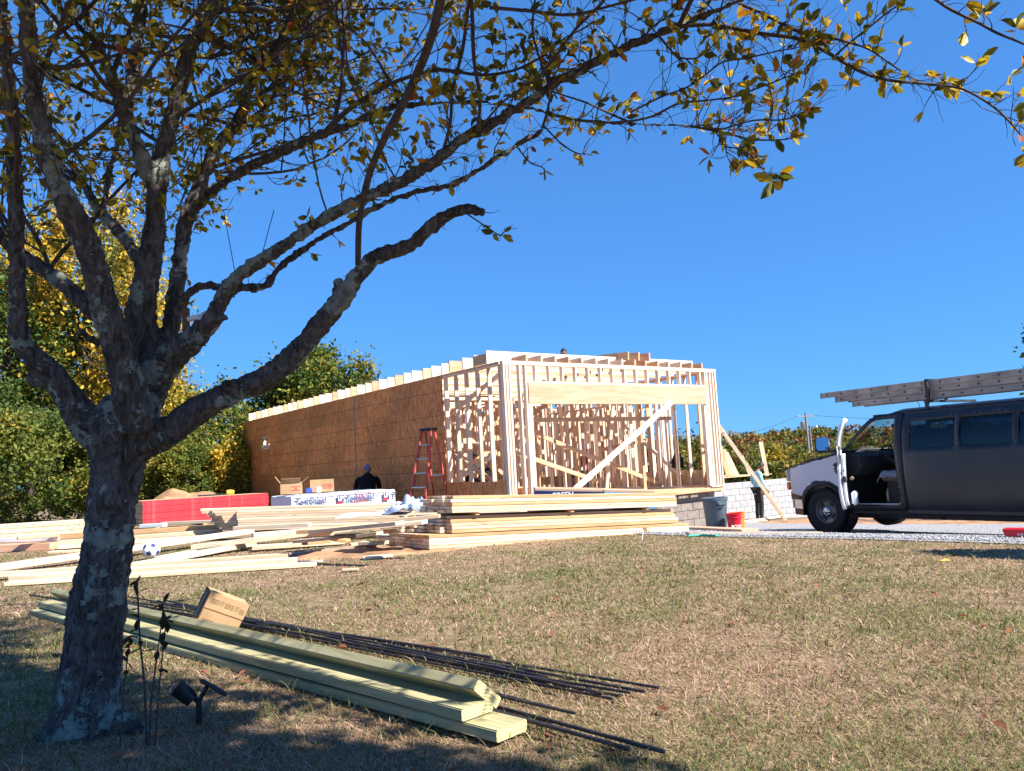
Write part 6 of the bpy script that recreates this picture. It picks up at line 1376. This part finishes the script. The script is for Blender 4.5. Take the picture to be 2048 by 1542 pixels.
# pruned stubs
for tr in ([(610, 690, 30), (628, 655, 27), (634, 632, 25)], [(660, 620, 30), (674, 590, 28), (678, 560, 25)], [(480, 790, 30), (462, 775, 28), (454, 765, 26)], [(100, 745, 60), (86, 752, 56), (74, 758, 52)], [(420, 645, 28), (436, 638, 25), (448, 636, 23)], [(200, 690, 26), (175, 672, 18), (160, 660, 14)], [(370, 680, 20), (380, 685, 14), (390, 688, 11)]):
    P, R = limb_pts(tr, TD - .06, TD - .14); core.tube(catmull(P, 3), [float(np.interp(k / 3, range(3), R)) for k in range(7)], 10, jit=.1)
tree = thing('leaning_tree', Vector((base.x, base.y, 0)), 'leaning lichen-covered tree with yellowing leaves in the left foreground', 'tree')
def local(me):
    me.transform(Matrix.Translation(-tree.location)); return me
me = local(core.mesh('trunk')); tk = link('trunk', me, BARK, tree)
md = tk.modifiers.new('weld', 'REMESH'); md.mode = 'VOXEL'; md.voxel_size = .0085; md.use_smooth_shade = True
tx = bpy.data.textures.new('bark_relief', 'CLOUDS'); tx.noise_scale = .028; tx.noise_depth = 3
sm_ = tk.modifiers.new('soft', 'SMOOTH'); sm_.iterations = 3; sm_.factor = .5
d2 = tk.modifiers.new('relief', 'DISPLACE'); d2.texture = tx; d2.strength = .026; d2.mid_level = .62; d2.texture_coords = 'LOCAL'
# finer branches traced from the photograph
finer = []
def fine(tr, d0, d1):
    g = MB(); Q, RR = limb(tr, d0, d1, g, 4, .06); o = link('branch', local(g.mesh('branch')), TWIG, tree); smooth(o.data, 60); finer.append((Q, RR)); return Q
fine([(716, 530, 13), (718, 450, 14), (728, 390, 15), (745, 330, 16), (775, 265, 17), (810, 200, 19), (850, 110, 21), (875, 30, 22), (890, -60, 23)], 2.85, 2.3)
K1 = fine([(1340, 55, 10), (1420, 49, 9), (1475, 58, 9), (1526, 68, 9), (1585, 75, 9), (1629, 91, 9), (1665, 111, 8), (1702, 133, 8), (1738, 150, 7), (1782, 161, 7), (1829, 166, 6), (1877, 170, 6), (1921, 177, 5), (1957, 194, 5), (1994, 219, 5), (2023, 248, 4), (2048, 278, 4), (2075, 315, 3)], 2.5, 2.1)
fine([(1672, 110, 5), (1700, 85, 5), (1738, 55, 4), (1775, 25, 4), (1808, 2, 4), (1835, -25, 3)], 2.36, 2.2); fine([(1480, 8, 8), (1523, 26, 6), (1556, 44, 6), (1603, 64, 6), (1650, 75, 5), (1687, 82, 5), (1738, 99, 4), (1786, 131, 4), (1826, 157, 3)], 2.45, 2.25)
fine([(1320, 75, 6), (1333, 90, 5), (1355, 113, 4), (1388, 117, 4), (1412, 105, 3), (1435, 80, 3)], 2.5, 2.4); M2 = fine([(1150, 240, 7), (1230, 245, 6), (1300, 234, 5), (1355, 208, 5), (1410, 201, 4), (1464, 194, 4), (1519, 175, 4), (1556, 161, 3), (1592, 146, 3)], 2.7, 2.4)
fine([(1260, 225, 5), (1322, 194, 4), (1373, 175, 4), (1410, 150, 4), (1446, 124, 4), (1490, 117, 4), (1556, 102, 3), (1585, 98, 2)], 2.6, 2.4); fine([(1380, 252, 6), (1446, 265, 5), (1505, 279, 4), (1570, 279, 3), (1600, 270, 2)], 2.55, 2.45); fine([(1420, 258, 4), (1446, 258, 4), (1505, 241, 4), (1570, 239, 3), (1600, 221, 2)], 2.5, 2.4)
N3 = fine([(1430, 262, 4), (1440, 276, 3.5), (1450, 292, 3.2), (1483, 299, 3), (1508, 318, 3), (1526, 340, 2.6), (1545, 362, 2.2)], 2.5, 2.4); fine([(1450, 292, 3), (1457, 318, 2.6), (1472, 341, 2)], 2.48, 2.44)
fine([(640, 275, 14), (690, 225, 12), (740, 190, 10), (800, 160, 9), (880, 140, 8), (960, 150, 7), (1030, 140, 6), (1090, 110, 5)], 3.0, 2.6); fine([(880, 320, 8), (900, 250, 7), (905, 180, 7), (925, 100, 8), (935, 20, 9), (940, -40, 9)], 2.8, 2.5); fine([(955, 260, 8), (960, 200, 8), (948, 120, 9), (945, 40, 9), (940, -30, 9)], 2.7, 2.4)
fine([(1085, 255, 6), (1095, 220, 6), (1100, 180, 5), (1080, 120, 5), (1065, 60, 5), (1070, 0, 5)], 2.8, 2.5); fine([(1088, 252, 4), (1120, 285, 3.5), (1150, 305, 3), (1170, 308, 2.5)], 2.75, 2.7); fine([(965, 250, 5), (1010, 200, 5), (1080, 150, 6), (1150, 60, 7), (1200, 10, 7), (1230, -30, 7)], 2.6, 2.4)
fine([(930, 425, 4), (975, 455, 3), (1000, 470, 2.5), (1015, 455, 2)], 2.85, 2.8); fine([(1035, 295, 4), (1060, 325, 3), (1085, 335, 2.5), (1090, 345, 2)], 2.8, 2.75); fine([(980, 15, 9), (1060, 22, 8), (1140, 30, 7), (1220, 12, 6), (1300, -10, 6)], 2.4, 2.2)
fine([(660, 440, 4), (640, 380, 4), (625, 300, 4), (615, 220, 5), (600, 130, 5)], 3.0, 2.8); fine([(800, 370, 4), (770, 320, 4), (745, 250, 4), (700, 160, 4), (690, 60, 4)], 2.95, 2.7)
# sprays of twigs and leaves along every limb
for Q, RR in finer:
    for k in range(2, len(Q)):
        t = (Q[k] - Q[k - 1]).normalized()
        if rg.random() < .28: twig(Q[k], t * .6 + rvec() * .8 + Vector((0, 0, .2)), rg.uniform(.04, .12), .0022, .75, 1)
        if rg.random() < .28: add_leaf(Q[k], t + rvec())
for _ in range(4): add_leaf(N3[-1], rvec() + Vector((0, 0, -.6)), .065)
for (Q, RR), dens in ((LE, .9), (LBm, .28), (LDm, .9), (LF2, .9), (LF3, .9), (LJ, .8), (LJ2, .8), (LFm, .6), (LG, .5), (LI, .45), (LC, .16), (LG2, .4)):
    for k in range(int(len(Q) * .35), len(Q)):
        if rg.random() < dens * .44:
            t = (Q[k] - Q[k - 1]).normalized(); twig(Q[k], t * .5 + rvec() + Vector((0, 0, .25)), rg.uniform(.15, .45), .003, .85)
for k in range(30, len(LBm[0])):
    if rg.random() < .5: twig(LBm[0][k], Vector((0, 0, .9)) + rvec(), rg.uniform(.08, .25), .003, .6)
for Q, RR in (LA, LC):
    for k in range(5, len(Q)):
        if rg.random() < .30: twig(Q[k], rvec() + Vector((0, 0, .3)), rg.uniform(.03, .10), .002, .05, 1)
for Q, RR in finer + [LE, LBm, LDm, LC, LF2, LF3]:          # bare spurs and twiglets
    for k in range(3, len(Q)):
        for _ in range(2):
            if rg.random() < .40: twig(Q[k], (Q[k] - Q[k - 1]).normalized() * .6 + rvec() + Vector((0, 0, .2)), rg.uniform(.04, .20), .0016, .12, 0)
# the rest of the crown, filling the upper left and reaching back and over the camera
def grow(p, d, ln, r, lev=0):
    n = max(4, int(ln / .09)); pts = [p]; dd = d.normalized()
    for k in range(n):
        dd = (dd + rvec() * .16 + Vector((0, 0, .03))).normalized(); q = pts[-1] + dd * ln / n
        if below(q): break
        pts.append(q)
    n = len(pts) - 1
    if n < 2: return
    g = MB(); g.tube(pts, [lerp(r, r * .3, k / n) for k in range(n + 1)], 6, jit=.08); o = link('branch', local(g.mesh('branch')), TWIG, tree); smooth(o.data, 60)
    for k in range(1, n + 1):
        if rg.random() < .60: twig(pts[k], dd * .5 + rvec(), rg.uniform(.14, .38), .0026, .88)
        if lev < 1 and rg.random() < .2: grow(pts[k], dd + rvec() * .8, ln * .5, r * .5, lev + 1)
for (Q, RR), cnt, s in ((LF2, 6, .3), (LF3, 5, .1), (LFm, 6, .55), (LG, 5, .55), (LI, 5, .55), (LDm, 7, .5), (LJ, 5, .3), (LE, 4, .12), (LG2, 3, .4), (LBm, 3, .6)):
    for k in range(cnt):
        i = int(len(Q) * rg.uniform(s, .98)); d = rvec(); d.z = abs(d.z) * .55 + .15; d.x *= 1.1
        if Q[i].z < 1.95: d.z += .8
        grow(Q[i], d, rg.uniform(.5, 1.2), min(.010, RR[i] * .6))
for k in range(24):          # deeper part of the crown, behind
    s = Q0_ = LFm[0][rg.randrange(int(len(LFm[0]) * .5), len(LFm[0]))] if k % 2 else LDm[0][rg.randrange(int(len(LDm[0]) * .5), len(LDm[0]))]
    grow(s, Vector((rg.uniform(-.9, .75), rg.uniform(.3, 1.0), rg.uniform(.02, .5))), rg.uniform(.9, 2.0), .009)
tw = link('twigs', local(twigs.mesh('twigs', False)), TWIG, tree); tw['kind'] = 'stuff'
def leaf_array(lst):
    n = len(lst); P = np.array([l[0][:] for l in lst]); D = np.array([l[1][:] for l in lst]); Nn = np.array([l[2][:] for l in lst]); S = np.array([l[3] for l in lst]); B = np.cross(Nn, D)
    V = P[:, None] + (LT[None, :, 0, None] * D[:, None] + LT[None, :, 1, None] * B[:, None] + LT[None, :, 2, None] * Nn[:, None] * RNG.uniform(-1.5, 4.0, (n, 1, 1))) * S[:, None, None]
    C = LCOL[[l[4] for l in lst]] * RNG.uniform(.8, 1.25, (n, 1)); return V.reshape(-1, 3), (LFc[None] + (np.arange(n) * 10)[:, None, None]).reshape(-1, 3), np.repeat(C, 10, 0)
print('leaves', len(leaves))
def seen(l):
    v = l[0] - CAM; d = v.dot(_f)
    if d < .4: return -1
    x, y = CX + F * v.dot(RT) / d, CY - F * v.dot(UP) / d
    return (l[3] / d) if -10 < x < 2058 and -10 < y < 1552 else -1
leaves.sort(key=seen, reverse=True); big, rest = leaves[:300], leaves[300:]
lm = []
for c in LCOL: m_ = npmesh('leaf', LT, LFc, np.repeat(c[None], 10, 0)); m_.materials.append(LEAF); smooth(m_, 180); lm.append(m_)
for p, d, n_, s, c in big:
    M = Matrix((d, n_.cross(d), n_)).transposed().to_4x4() @ Matrix.Scale(s, 4); M.translation = p - tree.location; link('leaf', lm[c], None, tree, M)
V, Fq, C = leaf_array(rest); o = link('leaves', npmesh('leaves', V - np.array(tree.location[:])[None], Fq, C), LEAF, tree); o['kind'] = 'stuff'
# small white floodlight fixed to the right-hand stem
fl = at(372, 640, TD - .03); o = thing('floodlight', fl, 'small white floodlight on a brown block fixed to the tree', 'light', rz=.0)
MB().box((0, 0, 0), (.020, .035, .10), bev=.003).build('mount_block', CARD_DARK, o); MB().tube([(.012, -.01, 0), (.06, -.012, .008)], .011, 8).build('arm', WHITE, o, 60); MB().lathe([(0, .045), (.022, .042), (.042, .015), (.046, -.012), (.036, -.030), (.012, -.040), (0, -.041)], 18, Matrix.Translation((.098, -.012, -.012)) @ Matrix.Rotation(.5, 4, 'Y')).build('lamp_bowl', WHITE, o, 60)
for k, (a, b_) in enumerate((((447, 420), (470, 545)), ((548, 420), (525, 505)))): tag(MB().tube([at(*a, 2.95), at(*b_, 2.97)], .0016, 5).build('cord', BLACK), ['left', 'right'][k] + ' thin dark cord hanging from the branches', 'cord')
# ------------------------------------------------------------------ neighbouring tree behind the camera, whose boughs overhang, unseen crown shaped to cast shade
nb = thing('overhanging_tree', Vector((3.6, -1.0, 0)), 'tree beyond the right edge whose leafy branch hangs into the upper right corner', 'tree')
leaves.clear(); twigs = MB(); tree = nb; finer.clear()
top_ = Vector((3.2, -.7, 2.3)); MB().tube(catmull([Vector((0, 0, -.1)), Vector((-.05, .05, .9)), Vector((-.2, .15, 1.7)), top_ - nb.location], 5), [.17 - .005 * k for k in range(16)], 12, jit=.1).build('trunk', BARK, nb, 60)
fine([(1800, -60, 9), (1840, -25, 8), (1873, 0, 7), (1903, 20, 7), (1957, 46, 6), (1994, 66, 6), (2048, 88, 5), (2100, 112, 4)], 2.2, 2.0)
for Q, RR in finer:
    for k in range(2, len(Q)):
        if rg.random() < .45: twig(Q[k], rvec() * .9 + Vector((.4, 0, .1)), rg.uniform(.04, .10), .002, .8, 1)
def hidden(p, m=45):
    v = p - CAM; d = v.dot(_f)
    if d < .05: return True
    x, y = CX + F * v.dot(RT) / d, CY - F * v.dot(UP) / d; return y < -m or x > 2048 + m * 2 or x < -m * 2
spots = []  # leaf clusters out of view, added sunward of the places to be shaded
def shade(tg, h0, h1, tries=6):
    for _ in range(tries):
        h = rg.uniform(h0, h1); p = tg + SUNV * ((h - tg.z) / SUNV.z)
        if not hidden(p, 330): continue
        k2 = p - SUNV * ((p.z - 2.0) / SUNV.z)          # leave the right-hand sprays mostly in the sun
        if -.3 < k2.x < 1.7 and 1.9 < k2.y < 3.1 and rg.random() < .6: continue
        b2 = p - SUNV * ((p.z - .08) / SUNV.z); tt = (b2.x + 3.8) / 3.7; yb = lerp(6.45, 2.75, tt)          # and the treated boards
        if 0 < tt < 1.05 and abs(b2.y - yb) < .32 and rg.random() < .75: continue
        spots.append(p); return
edge = [(-6, 6.6), (-3.2, 5.2), (-2.35, 4.45), (-.97, 3.25), (.06, 2.55), (.40, 2.30), (1.1, 1.9), (2.5, 1.2)]
for k in range(3300):
    x = rg.uniform(-4.6, .45); ye = float(np.interp(x, [e[0] for e in edge], [e[1] for e in edge])) + .10 * mnoise.noise(Vector((x * 3, 0, 1)))
    y = rg.uniform(1.3, ye - .20); dens = 1.0 if x > -2.9 else .55
    if rg.random() < dens * (1.0 if y < ye - .35 else .5): shade(Vector((x, y, 0)), 2.7, 4.3)
for k in range(480):
    t = rg.random(); c = Vector((lerp(-1.72, -1.58, t), 3.1, 1.25 * t)); shade(c + Vector((rg.uniform(-.14, .14), rg.uniform(-.14, .14), 0)), 2.7, 4.4)
for k in range(150):
    Q = rg.choice((LFm, LG, LI, LA, LBm))[0]; shade(Q[rg.randrange(int(len(Q) * .5))] + rvec() * .08, 3.0, 4.6)
for k in range(110): shade(Vector((rg.uniform(-4.8, -2.6), rg.uniform(4.6, 7.0), 0)), 3.4, 5.2)
for k in range(900): shade(Vector((rg.uniform(-2.6, .30), rg.uniform(1.3, 2.40), 0)), 2.7, 4.3)
for k in range(14): shade(atz(rg.uniform(150, 900), 0, 0) if False else (lambda t: Vector((lerp(-3.7, -.1, t), lerp(6.3, 2.75, t), .05)))(rg.random()), 2.8, 4.4)
ends = rg.sample(spots, 46); nodes_ = []
for e in ends:
    s_ = top_ + Vector((rg.uniform(-.1, .1), rg.uniform(-.1, .1), rg.uniform(-.3, .3))); m_ = s_.lerp(e, .5) + Vector((0, 0, .35)); Q = catmull([s_, m_, e], 7); Q = [q for q in Q if hidden(q, 20)]
    if len(Q) < 3: continue
    g = MB(); g.tube(Q, [lerp(.030, .006, k / (len(Q) - 1)) for k in range(len(Q))], 7, jit=.1); link('limb', local(g.mesh('limb')), BARK, nb); nodes_ += Q[3:]
NP = np.array([q[:] for q in nodes_])
for p in spots:
    i = int(np.argmin(((NP - np.array(p[:])) ** 2).sum(1))); a_ = nodes_[i]; m_ = a_.lerp(p, .5) + Vector((0, 0, .05))
    if hidden(m_, 30): twigs.tube([a_, m_, p], [.006, .004, .003], 4, cap=False)
    twig(p, rvec() * .8, rg.uniform(.20, .36), .003, 1.7, 1)
leaves[:] = [(l[0], l[1], l[2], l[3] * (2.1 if hidden(l[0], 150) else 1.2), l[4]) for l in leaves if hidden(l[0], 60) or l[0].y > 1.9 and l[0].x > 1.3 and l[0].z < 2.2]
tw = link('twigs', local(twigs.mesh('twigs', False)), TWIG, nb); tw['kind'] = 'stuff'
print('leaves2', len(leaves), 'spots', len(spots)); V, Fq, C = leaf_array(leaves); o = link('leaves', npmesh('leaves', V - np.array(nb.location[:])[None], Fq, C), attr_leaf('shade_leaf', .15, .5), nb); o['kind'] = 'stuff'  # unseen leaves, enlarged and less translucent to deepen the shade
# ------------------------------------------------------------------ young shoots beside the trunk
DLEAF = [np.array(c) for c in ((.045, .035, .018), (.06, .045, .02))]
for k, tr in enumerate(([(293, 1478, 5), (290, 1380, 5), (280, 1280, 4), (276, 1200, 4), (274, 1160, 3)], [(297, 1470, 4), (304, 1390, 4), (316, 1300, 3), (324, 1240, 3), (327, 1207, 2)], [(310, 1455, 4), (318, 1380, 3), (326, 1300, 3), (332, 1240, 2)], [(240, 1470, 4), (248, 1380, 3), (256, 1310, 3), (262, 1270, 2)])):
    P, R = limb_pts(tr, 2.95, 2.95); P[0].z = 0; Q = catmull(P, 4); o = thing('sapling', P[0], ['tallest', 'second', 'thin third', 'shortest'][k] + ' of the dark leaved shoots growing beside the trunk', 'sapling', 'shoots beside the trunk')
    g = MB(); g.tube([q - P[0] for q in Q], [float(np.interp(j / 4, range(len(R)), R)) for j in range(len(Q))], 5); g.build('stem', TWIG, o, 60); lv_ = npmesh('leaf', LT, LFc, np.repeat(DLEAF[k % 2][None], 10, 0)); lv_.materials.append(LEAF)
    for j in range(len(Q) // 2, len(Q)):
        for _ in range(2 if j < len(Q) - 1 else 4):
            d = (rvec() + Vector((0, 0, -.2))).normalized(); n_ = (Vector((0, 0, 1)) - d * d.z).normalized(); M = Matrix((d, n_.cross(d), n_)).transposed().to_4x4() @ Matrix.Scale(rg.uniform(.025, .05), 4); M.translation = Q[j] - P[0]; link('leaf', lv_, None, o, M)

# ================================================================== TURF
def in_view(P, m=60):
    v = P - np.array(CAM[:]); d = v @ np.array(_f[:]); x = CX + F * (v @ np.array(RT[:])) / d; y = CY - F * (v @ np.array(UP[:])) / d; return (d > .3) & (x > -m) & (x < 2048 + m) & (y < 1542 + m)
def turf(name, n, dmin, dmax, hgt, wid, seed, greenish=0.0):
    g = np.random.default_rng(seed); d = dmin * (dmax / dmin) ** g.random(n); x = d * (g.uniform(-.72, .72, n)); z = np.array([ground(a, b) for a, b in zip(x, d)]); P = np.stack([x, d, z], 1)
    q = (x - 2.42) * .70 + (d - 10.3) * .714; ok = in_view(P) & (q < .05 + .08 * np.sin(x * 7)); P = P[ok]; n = len(P); d = P[:, 1]
    patch = np.array([mnoise.noise(Vector((a * .55, b * .55, 4.0))) + .6 * mnoise.noise(Vector((a * 2.3, b * 2.3, 7.0))) for a, b in P[:, :2]]); bare = np.array([mnoise.noise(Vector((a * .9 + 30, b * .9, 2.0))) for a, b in P[:, :2]])
    keep = g.random(n) > np.clip((bare - .25) * 2.0, 0, .7); P = P[keep]; patch = patch[keep]; d = d[keep]; n = len(P)
    gr = g.random(n) < np.clip(.28 + .65 * patch + greenish, .05, .92)
    cols = np.where(gr[:, None], np.array([(.12, .145, .04), (.17, .185, .055), (.085, .115, .028), (.22, .215, .085)])[g.integers(0, 4, n)], np.array([(.46, .325, .215), (.54, .395, .275), (.34, .22, .135), (.24, .14, .08), (.50, .335, .23)])[g.integers(0, 5, n)]) * g.uniform(.75, 1.2, (n, 1))
    a = g.uniform(0, 6.283, n); lean = np.where(gr, g.uniform(.5, 1.5, n), g.uniform(1.0, 3.2, n)); u = np.stack([np.cos(a) * lean, np.sin(a) * lean, np.ones(n)], 1); u /= np.linalg.norm(u, axis=1, keepdims=True)
    h = hgt * g.uniform(.5, 1.5, n) * np.where(gr, 1.15, .95); s = np.stack([-np.sin(a), np.cos(a), np.zeros(n)], 1) * (wid * g.uniform(.6, 1.3, n) * np.clip(d / 3.0, .8, 3.2))[:, None]
    mid = P + u * (h * .55)[:, None]; tip = P + u * h[:, None] + np.stack([np.cos(a), np.sin(a), -np.ones(n) * .5], 1) * (h * .25)[:, None]
    V = np.stack([P - s, P + s, mid + s * .8, mid - s * .8, tip], 1).reshape(-1, 3); k = np.arange(n)[:, None] * 5
    Fq = np.concatenate([k + np.array([[0, 1, 2]]), k + np.array([[0, 2, 3]]), k + np.array([[3, 2, 4]])], 0)
    return tag(link(name, npmesh(name, V, Fq, np.repeat(cols, 5, 0)), GRASSM), kind='stuff')
GRASSM = attr_leaf('grass_blade', .25, .65, .2)
turf('short_turf', 300000, 1.5, 13.0, .027, .0015, 1)
turf('longer_grass', 16000, 1.5, 7.0, .062, .0018, 2, .35)
# dead leaves on the lawn
leaves.clear(); gl = random.Random(9)
for k in range(150):
    y = 1.8 * (9 / 1.8) ** gl.random(); x = y * gl.uniform(-.66, .66)
    d = Vector((gl.uniform(-1, 1), gl.uniform(-1, 1), gl.uniform(-.1, .35))).normalized(); n_ = (Vector((gl.uniform(-.6, .6), gl.uniform(-.6, .6), 1))); n_ = (n_ - d * n_.dot(d)).normalized(); leaves.append((Vector((x, y, ground(x, y) + .022)), d, n_, gl.uniform(.03, .06), 7 if gl.random() < .75 else 6))
V, Fq, C = leaf_array(leaves); C = np.array([(.30, .11, .07)]) * RNG.uniform(.5, 1.5, (len(leaves), 1)); tag(link('fallen_leaves', npmesh('fallen_leaves', V, Fq, np.repeat(C, 10, 0)), LEAF), kind='stuff')
